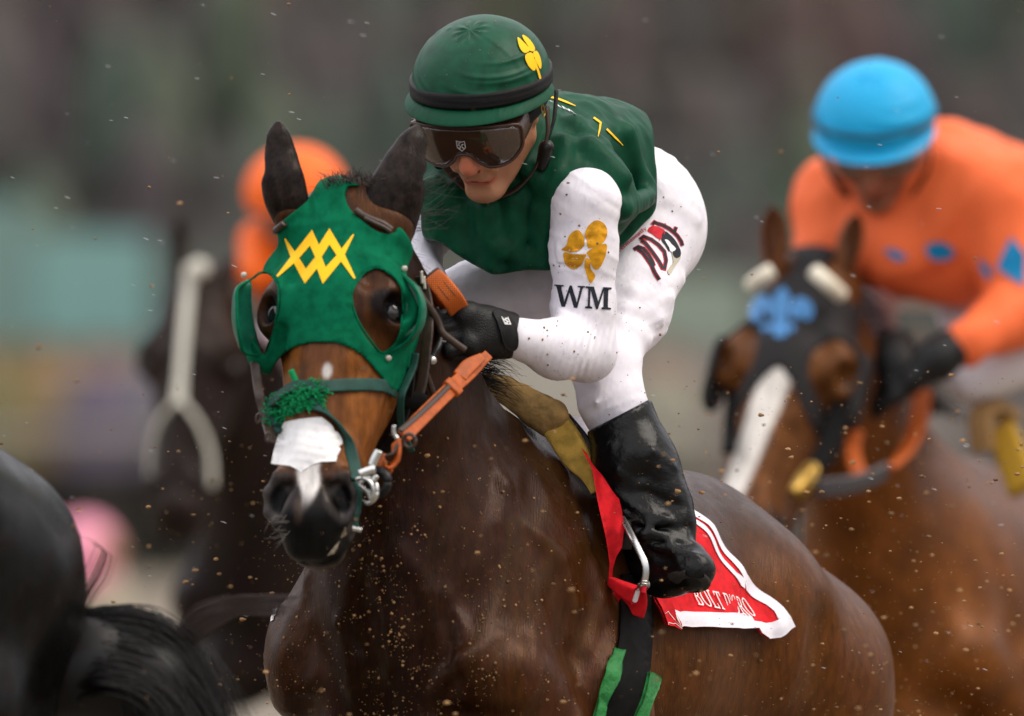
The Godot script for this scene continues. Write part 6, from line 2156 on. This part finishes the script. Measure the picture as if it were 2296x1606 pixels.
	put("pad_fold", Geo.new().tube(line([z7.call(1165, 520, 0.05), z7.call(1155, 430, 0.05), z7.call(1160, 365, 0.03), z7.call(1215, 345, 0.0), z7.call(1275, 385, -0.05)], 6), 0.026, 14, 0.7, Vector3(0.9, 0.2, 0.3)), mat("tan pad", Color(0.3, 0.17, 0.06), 0.8), pad, pad.position)
	put("pad_edge", Geo.new().tube(line([z7.call(1235, 430, 0.02), z7.call(1280, 540, 0.05), z7.call(1330, 680, 0.08)], 6), 0.034, 14, 0.6, Vector3(0.9, 0.3, 0.3)), mat("yellow pad", Color(0.42, 0.24, 0.01), 0.8), pad, pad.position)
	second_rider(q, z)

func second_rider(q: Pose, z: float) -> void:
	var base := q.W
	var person := thing("person", "person in blue cap and orange silks with blue diamonds riding at right", "person", base)
	var silk := mat("orange silk", Color(0.86, 0.16, 0.05), 0.6, 0.3)
	
	var capm := mat("blue cap silk", Color(0.002, 0.35, 0.66), 0.5, 0.4)
	var h := Head.new().aim(P(1965, 318, z + 0.1), 0.2, 0.75, -0.02, 1.08)
	var zd := z
	var j := {"neck": P(2060, 420, z - 0.05), "chest": P(2080, 520, z - 0.15), "waist": P(2280, 530, z - 0.4), "hip": P(2420, 540, z - 0.5)}
	var B := Field.new()
	B.cap(j.chest, j.waist, 0.12, 0.11, 0.05); B.cap(j.neck, h.p(0, -0.08, -0.04), 0.05, 0.05, 0.03); B.cap(j.waist, j.hip, 0.1, 0.1, 0.05)
	var g := Geo.new().net(B, 0.025, 1, skin(h, Color(0.3, 0.13, 0.08)))
	g.net(face_field(h), 0.006, 1, skin(h, Color(0.3, 0.13, 0.08)))
	put("body", g, M.skin, person, base)
	var V := Field.new()
	V.cap(P(2090, 500, z - 0.1), P(2290, 520, z - 0.35), 0.17, 0.15, 0.06)
	V.cap(P(1905, 460, z - 0.1), P(2200, 440, z), 0.105, 0.12, 0.08)
	V.cap(P(1985, 560, z), P(2150, 580, z - 0.05), 0.075, 0.08, 0.06)
	V.cap(P(2110, 370, z - 0.15), P(2240, 440, z - 0.3), 0.09, 0.11, 0.08)
	# sleeves are part of the blouse
	V.cap(P(1870, 450, z - 0.1), P(1835, 600, z - 0.02), 0.075, 0.062, 0.05)
	V.cap(P(2230, 480, z + 0.02), P(2300, 690, z + 0.08), 0.085, 0.07, 0.05)
	V.cap(P(2300, 690, z + 0.08), P(2160, 770, z + 0.22), 0.066, 0.048, 0.04)
	bent(V, 0.011, 90.0, Vector3(0.3, 1, 0), 0.4, 2.0)
	var bl := put("blouse", Geo.new().net(V, 0.013, 1), silk, person, base)
	var pb := mat("blue diamond", Color(0.004, 0.2, 0.42), 0.6, 0.3)
	for d in [[[870, 1010], [920, 1005], [990, 1045], [940, 1065]], [[1080, 985], [1150, 970], [1215, 1010], [1190, 1050], [1120, 1060], [1080, 1030]], [[1420, 1100], [1480, 950], [1542, 1030], [1542, 1190], [1480, 1150]], [[1335, 1050], [1395, 1110], [1385, 1160], [1345, 1110]]]:
		var pp := PackedVector2Array()
		for c in d: pp.append(Vector2(c[0], c[1]))
		put("diamond", sheet(V, PackedVector2Array(zm(2800, 150, 1.1898, Array(pp))), 0.004, 0.002, 8.0, null, z + 1.0), pb, bl, base)
	var W := mat("white breeches", Color(0.8, 0.77, 0.82), 0.7, 0.3)
	var L := Field.new()
	L.cap(P(2380, 540, z - 0.5), P(2200, 660, z - 0.2), 0.12, 0.1, 0.05)
	L.cap(P(2200, 660, z - 0.2), P(2190, 830, z - 0.05), 0.085, 0.07, 0.05)
	L.cap(P(2320, 600, z - 0.5), P(2010, 620, z - 0.4), 0.1, 0.075, 0.05)
	L.cap(P(1950, 620, z - 0.34), P(1965, 760, z - 0.3), 0.058, 0.05, 0.05)
	L.cap(P(2190, 850, z), P(2330, 790, z + 0.02), 0.05, 0.06, 0.04)
	put("breeches", Geo.new().net(L, 0.014, 1), W, person, base)
	for s in [[P(2115, 795, z + 0.24), P(2060, 832, z + 0.26)], [P(2010, 800, z + 0.1), P(2015, 850, z + 0.14)]]:
		put("glove", Geo.new().net(fist(s[0], s[1], Vector3(-0.5, -0.8, 0.2).normalized(), Vector3(-0.6, -0.6, -0.2).normalized(), 1.2), 0.007, 1), M.glove, person, base)
	var shell := put("cap", cap_shell(h, true, 0.012), capm, person, base)
	put("cap_peak", peak(h, 0.04), capm, shell, base)
	put("cap_band", Geo.new().tube(cap_ring(h, 0.07, 0.40, 0.013), 0.011, 10, 0.28, h.y), mat("dark blue band", Color(0.002, 0.12, 0.22), 0.5), shell, base)
	put("cap_button", Geo.new().net(Field.new().cap(P(1971, 155, z - 0.02), P(1971, 146, z - 0.02), 0.018, 0.016, 0.0), 0.007, 1), capm, shell, base)
	var gg := Field.new().cap(h.p(-0.038, 0.006, 0.03), h.p(0.038, 0.006, 0.03), 0.073 * h.k, 0.073 * h.k, 0.0, h.y, 0.6)
	put("goggles", Geo.new().net(gg, 0.007, 1), M.lens, person, base)
	for s in [-1.0, 1.0]:
		put("chin_strap", Geo.new().tube(line([h.p(s * 0.108, 0.03, 0.02), h.p(s * 0.1, -0.05, 0.02), h.p(s * 0.06, -0.11, 0.04)], 5), 0.012, 10, 0.3, h.z), M.band, shell, base)

func third_horse() -> void:
	# dark horse far behind on the left with a white strap down its face
	var z := -8.2
	var q := Pose.new().aim(P(690, 900, z - 0.55), 0.3, P(432, 600, z + 0.05), 0.22, 0.36, 0.0, 0.98)
	var base := Vector3(q.W.x, 0, q.W.z)
	var horse := thing("racehorse", "dark brown racehorse with a forked white face strap at far left", "horse", base)
	var HF := head_field(q)
	var BF := body_field(q, [[0.3, 0.5, 0.1, 0.25], [0.45, 0.8, 0.3, 0.5], [-0.95, 0.5, -0.75, 0.2], [-1.3, 0.55, -1.5, 0.25]]).join(neck_field(q))
	var c := func(p: Vector3) -> Color:
		return Color(0.024, 0.015, 0.012) * (1.0 + nz(p, 60.0) * 0.8)
	var g := Geo.new().net(BF, 0.022, 2, c)
	g.net(HF, 0.012, 1, c)
	put("body", g, M.coat, horse, base)
	for e in [[P(398, 620, z + 0.05), P(402, 490, z + 0.05), -1.0, 0.026], [P(480, 628, z + 0.05), P(530, 590, z), 1.0, 0.03]]:
		put("ear", ear(e[0], e[1], Vector3(e[2] * 0.5, 0, 0.8), e[3], Vector3.ZERO, c), M.hair, horse, base)
	for i in [-1.0, 1.0]:
		put("eye", Geo.new().net(Field.new().ball(q.h(i * 0.11, 0.245, -0.068), 0.022), 0.008), M.eye, horse, base)
	var w := mat("white rubber", Color(0.66, 0.64, 0.55), 0.5, 0.4)
	var st := put("face_strap", Geo.new().tube(PackedVector3Array([q.h(0.0, 0.0, 0.02), q.h(0, 0.1, 0.025), q.h(0, 0.2, 0.025), q.h(0, 0.3, 0.02), q.h(0, 0.37, 0.016)]), [0.015, 0.014, 0.013, 0.013, 0.017], 12, 0.3, q.s), w, horse, base)
	put("strap_fork", Geo.new().tube(line([q.h(0.005, 0.36, 0.016), q.h(0.05, 0.41, 0.005), q.h(0.08, 0.48, -0.03), q.h(0.085, 0.56, -0.06)], 6), 0.012, 12, 0.5, q.n), w, st, base)
	put("strap_fork", Geo.new().tube(line([q.h(-0.005, 0.36, 0.016), q.h(-0.05, 0.41, 0.0), q.h(-0.075, 0.47, -0.04), q.h(-0.08, 0.53, -0.07)], 6), 0.011, 12, 0.4, q.n), w, st, base)
	put("strap_knob", Geo.new().net(Field.new().ball(P(446, 603, z + 0.1), 0.026), 0.008), w, st, base)
	# its rider, mostly hidden
	var person := thing("person", "person in orange cap and orange silks behind the green hood", "person", base + Vector3(0, 1.5, 0))
	var pb := person.position
	var om := mat("orange cap silk", Color(0.92, 0.14, 0.008), 0.55, 0.4)
	var h := Head.new().aim(P(664, 478, z - 0.1), 0.25, 0.5, 0.0, 1.0)
	var B := Field.new().cap(h.p(0, -0.1, -0.06), P(740, 640, z - 0.4), 0.05, 0.1, 0.03)
	var gb := Geo.new().net(B, 0.025, 1, skin(h, Color(0.3, 0.14, 0.09)))
	gb.net(face_field(h), 0.01, 1, skin(h, Color(0.3, 0.14, 0.09)))
	put("body", gb, M.skin, person, pb)
	var sh := put("cap", cap_shell(h, false, 0.02), om, person, pb)
	put("cap_peak", peak(h, 0.03), om, sh, pb)
	var V := Field.new()
	V.cap(P(700, 620, z - 0.2), P(840, 660, z - 0.5), 0.15, 0.14, 0.06)
	V.cap(P(620, 600, z - 0.2), P(590, 545, z - 0.15), 0.06, 0.06, 0.04)
	V.cap(P(590, 545, z - 0.15), P(568, 620, z - 0.05), 0.055, 0.045, 0.03)
	V.cap(P(820, 600, z - 0.1), P(850, 760, z), 0.07, 0.06, 0.04)
	put("blouse", Geo.new().net(V, 0.016, 1), om, person, pb)
	var L := Field.new()
	L.cap(P(860, 680, z - 0.5), P(800, 850, z - 0.1), 0.1, 0.08, 0.04)
	L.cap(P(800, 680, z - 0.6), P(560, 830, z - 0.3), 0.1, 0.07, 0.04)
	put("breeches", Geo.new().net(L, 0.018, 1), M.white, person, pb)

func fourth_horse() -> void:
	# black horse that runs ahead on the left: only its quarters and streaming tail are in the picture
	var z := 1.1
	var q := Pose.new().aim(P(-985, 560, z + 0.75), 0.62, P(-1400, 270, z + 1.2), 0.4, 0.5)
	var base := Vector3(q.W.x, 0, q.W.z)
	var horse := thing("racehorse", "black racehorse hindquarters with streaming tail at lower left edge", "horse", base)
	var BF := body_field(q, [[0.5, 0.92, 0.42, 0.55], [0.2, 0.5, 0.1, 0.2], [-0.95, 0.5, -0.75, 0.2], [-1.3, 0.55, -1.5, 0.25]]).join(neck_field(q))
	var c := func(p: Vector3) -> Color:
		return Color(0.009, 0.0085, 0.0085) * (1.0 + nz(p, 100.0) * 0.8)
	BF.bump = func(p: Vector3) -> float: return 0.012 * wob.get_noise_3d(p.x * 130.0, p.y * 38.0, p.z * 130.0)
	var g := Geo.new().net(BF, 0.016, 2, c)
	g.net(head_field(q), 0.012, 1, c)
	put("body", g, M.black_coat, horse, base)
	var rng := RandomNumberGenerator.new()
	rng.seed = 77
	var tail := Geo.new()
	tail.tinted = true
	var dock := P(195, 1470, z)
	# the dock is carried out behind and the hair falls and blows to the right
	put("tail_dock", Geo.new().net(Field.new().chain([P(40, 1520, z), P(215, 1500, z), P(330, 1540, z), P(400, 1660, z), P(440, 1760, z)], [0.08, 0.085, 0.08, 0.06, 0.04], 0.03), 0.012, 1, c), M.hair, horse, base)
	for i in 3600:
		var v := pow(rng.randf(), 1.2)
		var jx := rng.randfn(0.0, 11.0)
		var jy := rng.randfn(0.0, 13.0)
		var dz := rng.randf_range(-0.1, 0.1) * (0.3 + v)
		var pts := line([P(100, 1425 + v * 160 + jy, z), P(225 + jx, 1378 + v * 170 + jy * 0.6, z + dz), P(322 + jx * 2.0, 1392 + v * 190 + jy, z + dz), P(405 + jx * 3.0 - v * 30, 1474 + v * 210 + jy, z + dz), P(468 + jx * 3.0 - v * 60, 1600 + v * 200, z + dz)], 4)
		var r := []
		for k in pts.size(): r.append(0.0012 * (1.0 - 0.7 * k / pts.size()))
		tail.tube(pts, r, 3, 1.0, Vector3.ZERO, Color(0.008, 0.0075, 0.0075) * rng.randf_range(0.6, 2.2))
	for i in 760:
		# the lock that whips up and over to the right
		var b := rng.randf()
		var j2 := rng.randfn(0.0, 6.0)
		var pts := line([P(300, 1500, z), P(392 + j2, 1448 + b * 30, z), P(440 + j2, 1385 + b * 40 + j2, z + 0.02), P(515 + j2 * 3, 1345 + b * 35, z + 0.03), P(600 + j2 * 5, 1332 + b * 50, z + 0.03)], 5)
		var r := []
		for k in pts.size(): r.append(0.0016 * (1.0 - 0.8 * k / pts.size()))
		tail.tube(pts, r, 3, 1.0, Vector3.ZERO, Color(0.05, 0.037, 0.034) * rng.randf_range(0.5, 1.6))
	for i in 36:
		var j3 := rng.randfn(0.0, 10.0)
		var pts := line([P(170, 1440, z), P(190 + j3, 1345, z), P(222 + j3, 1285 + j3, z), P(238 + j3, 1240 + j3, z), P(222 + j3 * 2, 1228 + j3, z)], 4)
		var r := []
		for k in pts.size(): r.append(0.0008 * (1.0 - 0.8 * k / pts.size()))
		tail.tube(pts, r, 3, 1.0, Vector3.ZERO, Color(0.04, 0.03, 0.03))
	tag(put("tail", tail, M.hair, horse, base), "", "", "", "stuff")

# ---------------------------------------------------------------- the course
func course() -> void:
	var rng := RandomNumberGenerator.new()
	rng.seed = 5
	# one sheet of ground to the horizon, the dirt track over it
	var gnd := Geo.new()
	for c in [Vector3(-400, 0, 60), Vector3(400, 0, 60), Vector3(400, 0, -500), Vector3(-400, 0, -500)]:
		gnd.add(c)
	gnd.quad(0, 3, 2, 1)
	var dirt := noise_tex("dirt", 512, 0.02, FastNoiseLite.TYPE_SIMPLEX_SMOOTH, 5, Color(0.6, 0.6, 0.6), Color(1, 1, 1))
	lone("ground", gnd, rich(mat("wet turf", Color(0.07, 0.08, 0.04), 0.9), dirt, null, 0.2, 0.0), Vector3.ZERO, "wet ground beyond the dirt track", "ground", "", "structure")
	var tr := Geo.new()
	for c in [Vector3(-200, 0.02, 50), Vector3(200, 0.02, 50), Vector3(200, 0.02, -63.5), Vector3(-200, 0.02, -63.5)]:
		tr.add(c)
	tr.quad(0, 3, 2, 1)
	lone("track", tr, rich(mat("wet dirt", Color(0.27, 0.22, 0.16), 0.85), dirt, dirt, 0.7, 1.5), Vector3.ZERO, "sandy brown dirt racetrack in the rain", "track", "", "structure")
	# low wall of pale teal panels behind the far rail
	var wall := thing("panel_wall", "long wall of teal and grey-green panels behind the far rail", "wall", Vector3(0, 0, -66.5))
	for i in 70:
		var b := BoxMesh.new()
		b.size = Vector3(0.88, 2.9, 0.2)
		var m := MeshInstance3D.new()
		m.name = "panel" if i == 0 else "panel_%03d" % i
		m.mesh = b
		var t := rng.randf_range(0.85, 1.15)
		var x := (i - 34.5) * 0.9
		x += 0.0
		var teal := Color(0.19, 0.37, 0.345).lerp(Color(0.11, 0.125, 0.1), clampf(rng.randf() * 0.5 + smoothstep(-3.2, -1.9, x), 0.0, 1.0))
		var c := teal if x < -1.9 else Color(0.27, 0.33, 0.26) if x > 0.7 and x < 1.9 else Color(0.11, 0.115, 0.095)
		m.material_override = mat("panel paint", c * t, 0.7)
		m.position = Vector3(x, 1.25 + rng.randf_range(-0.8, 0.25), 0)
		wall.add_child(m, true)
	# lower fence of dull boards in front of it
	var fence := thing("board_fence", "low fence of taupe, beige and olive boards in front of the teal panels", "fence", Vector3(0, 0, -65.4))
	for i in 78:
		var b := BoxMesh.new()
		b.size = Vector3(0.78, 1.72, 0.12)
		var m := MeshInstance3D.new()
		m.name = "board" if i == 0 else "board_%03d" % i
		m.mesh = b
		var x := (i - 38.5) * 0.8
		var pick: Color = [Color(0.2, 0.16, 0.13), Color(0.15, 0.13, 0.12), Color(0.19, 0.165, 0.13)][i % 3]
		if x > -0.5 and x < 0.8:
			pick = Color(0.5, 0.46, 0.39)
		elif x >= 0.8 and x < 2.2:
			pick = Color(0.27, 0.215, 0.195)
		elif x < -2.4 and i % 2 == 0:
			pick = Color(0.19, 0.155, 0.06)
		m.material_override = mat("board paint", pick * rng.randf_range(0.85, 1.15), 0.8)
		m.position = Vector3(x, 0.86 + rng.randf_range(-0.06, 0.04), 0)
		fence.add_child(m, true)
	# rail
	var rail := thing("rail", "dull grey rail along the far side of the dirt track", "rail", Vector3(0, 0, -63))
	put("top_rail", Geo.new().tube(PackedVector3Array([Vector3(-40, 1.05, -63), Vector3(40, 1.05, -63)]), 0.05, 8), mat("rail paint", Color(0.2, 0.18, 0.16), 0.5), rail, rail.position)
	for i in 28:
		put("post", Geo.new().tube(PackedVector3Array([Vector3(-40 + i * 3, 0, -63), Vector3(-40 + i * 3, 1.0, -63)]), 0.035, 6), mat("post paint", Color(0.2, 0.18, 0.16), 0.5), rail, rail.position)
	# raked stand of seats behind, full of people in dull coats, as one far mass
	var st := Geo.new()
	var rows := 34
	for r in rows:
		var y := 1.5 + r * 0.62
		var z := -72.0 - r * 0.85
		var s := st.V.size()
		for v in [Vector3(-60, y - 0.62, z), Vector3(60, y - 0.62, z), Vector3(60, y, z), Vector3(-60, y, z), Vector3(60, y, z - 0.85), Vector3(-60, y, z - 0.85)]:
			st.add(v)
		st.quad(s, s + 3, s + 2, s + 1)
		st.quad(s + 3, s + 5, s + 4, s + 2)
	lone("grandstand", st, rich(mat("stand concrete", Color(0.085, 0.085, 0.078), 0.9), dirt, null, 0.3, 0.0), Vector3(0, 0, -72), "grey stepped grandstand rising behind the track", "grandstand")
	var pm := Geo.new()
	var F := Field.new().cap(Vector3(0, 0.25, 0), Vector3(0, 0.85, 0), 0.24, 0.2, 0.05, Vector3(0, 0, 1), 0.7).cap(Vector3(0, 1.1, 0), Vector3(0, 1.14, 0), 0.1, 0.1, 0.06)
	pm.net(F, 0.09, 1)
	pm.tinted = true
	var mm := MultiMesh.new()
	mm.transform_format = MultiMesh.TRANSFORM_3D
	mm.use_colors = true
	mm.mesh = pm.mesh(Vector3.ZERO)
	var pal := [Color(0.05, 0.05, 0.06), Color(0.10, 0.09, 0.09), Color(0.16, 0.15, 0.16), Color(0.07, 0.09, 0.08), Color(0.13, 0.09, 0.06), Color(0.09, 0.07, 0.11), Color(0.22, 0.2, 0.2), Color(0.2, 0.08, 0.05), Color(0.12, 0.16, 0.12), Color(0.3, 0.26, 0.2)]
	var xf := []
	for r in rows:
		for i in 100:
			if rng.randf() < 0.12:
				continue
			var x := -24.0 + i * 0.48 + rng.randf_range(-0.1, 0.1)
			var hue := wob.get_noise_2d(x * 7.0, r * 7.0)
			var c: Color = pal[rng.randi_range(0, pal.size() - 1)]
			c = c.lerp(Color(0.085, 0.15, 0.09) if hue > 0.06 else Color(0.135, 0.10, 0.10) if hue < -0.06 else Color(0.13, 0.115, 0.095), 0.7)
			xf.append([Transform3D(Basis().scaled(Vector3.ONE * rng.randf_range(0.8, 1.3)), Vector3(x, 1.5 + r * 0.62 + rng.randf_range(-0.3, 0.3), -72.3 - r * 0.85)), c * (0.68 - 0.01 * r)])
	mm.instance_count = xf.size()
	for i in xf.size():
		mm.set_instance_transform(i, xf[i][0])
		mm.set_instance_color(i, xf[i][1])
	var mi := MultiMeshInstance3D.new()
	mi.name = "crowd"
	mi.multimesh = mm
	mi.material_override = tinted(mat("coats", Color.WHITE, 0.8))
	add_child(mi)
	tag(mi, "blurred crowd in dull coats filling the stepped grandstand", "crowd", "", "stuff")
	# people at the rail in front of the wall
	var cols := [[-3.4, Color(0.28, 0.2, 0.09), -64.5, "yellow-brown coat at the rail left of the dark horse"], [-1.9, Color(0.12, 0.1, 0.13), -64.2, "dark violet coat at the rail beside the dark horse"], [-4.4, Color(0.34, 0.16, 0.14), -64.4, "reddish coat at the rail by the left edge"], [-2.6, Color(0.2, 0.2, 0.22), -64.8, "grey coat at the rail between yellow-brown and violet coats"], [-0.9, Color(0.25, 0.19, 0.17), -64.4, "taupe coat at the rail behind the dark horse's neck"],
		[2.0, Color(0.25, 0.2, 0.19), -64.2, "brown coat at the rail under the white sleeve"], [2.9, Color(0.2, 0.17, 0.16), -64.4, "dull brown coat at the rail beside the tall boot"], [1.1, Color(0.3, 0.29, 0.22), -64.3, "khaki coat at the rail behind the tan saddle pad"], [-3.0, Color(0.13, 0.11, 0.16), -63.8, "purple coat at the rail below the yellow-brown one"], [-3.9, Color(0.16, 0.15, 0.07), -63.6, "olive coat at the rail by the red one"], [-2.2, Color(0.2, 0.13, 0.1), -63.7, "rust coat at the rail touching the dark horse's cheek"]]
	for d in cols:
		var p := Vector3(d[0], 0, d[2])
		var o := thing("person", "blurred person in a " + d[3], "person", p, "people at the rail")
		var b := Field.new()
		b.cap(p + Vector3(0, 0.85, 0), p + Vector3(0, 1.35, 0), 0.26, 0.24, 0.06, Vector3(0, 0, 1), 0.7)
		b.cap(p + Vector3(-0.1, 0.1, 0), p + Vector3(-0.1, 0.8, 0), 0.09, 0.13, 0.05)
		b.cap(p + Vector3(0.1, 0.1, 0), p + Vector3(0.1, 0.8, 0), 0.09, 0.13, 0.05)
		b.cap(p + Vector3(-0.28, 0.8, 0), p + Vector3(-0.24, 1.3, 0), 0.06, 0.08, 0.04)
		b.cap(p + Vector3(0.28, 0.8, 0), p + Vector3(0.24, 1.3, 0), 0.06, 0.08, 0.04)
		var head := Field.new().cap(p + Vector3(0, 1.62, 0), p + Vector3(0, 1.7, 0.01), 0.09, 0.1, 0.02)
		b.join(head)
		var col: Color = d[1]
		var paint := func(v: Vector3) -> Color:
			return Color(0.3, 0.16, 0.11) if v.y > 1.53 and v.y < 1.72 else (Color(0.03, 0.025, 0.02) if v.y >= 1.72 or v.y < 0.8 else col)
		put("body", Geo.new().net(b, 0.05, 1, paint), tinted(mat("clothes", Color.WHITE, 0.8)), o, p)
	# child in pink, nearer
	var k := P(190, 1228, -27.0)
	var at := Vector3(k.x, 0, k.z)
	var ch := thing("person", "small blurred person in pink hooded raincoat and beige trousers low at left", "person", at)
	var cf := Field.new()
	cf.cap(Vector3(k.x, k.y - 0.1, k.z), Vector3(k.x, k.y - 0.04, k.z), 0.14, 0.13, 0.08)
	cf.ball(k, 0.128, 0.06)
	var tf := Field.new()
	for i in [-1.0, 1.0]:
		tf.cap(Vector3(k.x + i * 0.09, 0.08, k.z), Vector3(k.x + i * 0.07, k.y - 0.2, k.z), 0.085, 0.12, 0.03)
	put("trousers", Geo.new().net(tf, 0.03, 1), mat("beige trousers", Color(0.42, 0.36, 0.27), 0.8), ch, at)
	var pk := mat("pink raincoat", Color(0.85, 0.3, 0.42), 0.5, 0.5)
	var kb := Field.new().ball(k + Vector3(0.075, -0.02, 0.05), 0.085, 0.03)
	kb.cap(k, Vector3(k.x, 0.5, k.z), 0.05, 0.1, 0.05)
	put("body", Geo.new().net(kb, 0.03, 1), mat("tan skin", Color(0.4, 0.2, 0.12), 0.6), ch, at)
	put("raincoat", Geo.new().net(cf, 0.03, 1), pk, ch, at)

func weather() -> void:
	var rng := RandomNumberGenerator.new()
	rng.seed = 11
	# drops of rain, driven a little to the right
	var g := Geo.new()
	g.tube(PackedVector3Array([Vector3(-0.5, 0.08, 0), Vector3(-0.3, 0.05, 0), Vector3(0.3, -0.05, 0), Vector3(0.5, -0.08, 0)]), [0.02, 0.06, 0.06, 0.02], 5)
	var mm := MultiMesh.new()
	mm.transform_format = MultiMesh.TRANSFORM_3D
	mm.mesh = g.mesh(Vector3.ZERO)
	mm.instance_count = 170
	for i in 170:
		var z := rng.randf_range(-1.8, 0.5)
		var p := P(rng.randf_range(-60, 2360), rng.randf_range(-40, 1650), z)
		var s := rng.randf_range(0.004, 0.011)
		mm.set_instance_transform(i, Transform3D(Basis(Vector3(0, 0, 1), rng.randf_range(-0.25, 0.1)).scaled(Vector3.ONE * s), p))
	var mi := MultiMeshInstance3D.new()
	mi.name = "rain"
	mi.multimesh = mm
	mi.material_override = mat("rain drop", Color(0.5, 0.52, 0.55), 0.2, 0.6)
	add_child(mi)
	tag(mi, "thin pale drops of rain in the air", "rain", "", "stuff")
	# kicked-up dirt
	var dm := MultiMesh.new()
	dm.transform_format = MultiMesh.TRANSFORM_3D
	dm.use_colors = true
	dm.mesh = clod()
	var xs := []
	for i in 3200:
		var low := rng.randf()
		var x := rng.randf_range(0, 2296)
		var y := 1606 - 1606 * pow(rng.randf(), 1.6)
		if rng.randf() < 0.7:
			x = rng.randf_range(1450, 2296) if rng.randf() < 0.6 else rng.randf_range(300, 1300); y = 1640 - 800 * pow(rng.randf(), 1.3)
		elif y < 800 and rng.randf() < 0.6:
			continue
		var z := rng.randf_range(-1.5, 1.3)
		var r := 0.0006 + 0.0034 * pow(rng.randf(), 9.0)
		xs.append([Transform3D(Basis.from_euler(Vector3(rng.randf() * 6, rng.randf() * 6, rng.randf() * 6)).scaled(Vector3(1.5, 0.9, 1) * r), P(x, y, z)), Color(0.33, 0.185, 0.075) * rng.randf_range(0.4, 1.2)])
	dm.instance_count = xs.size()
	for i in xs.size():
		dm.set_instance_transform(i, xs[i][0])
		dm.set_instance_color(i, xs[i][1])
	var di := MultiMeshInstance3D.new()
	di.name = "flying_dirt"
	di.multimesh = dm
	di.material_override = M.mud
	add_child(di)
	tag(di, "specks of brown dirt kicked up by the horses", "dirt", "", "stuff")
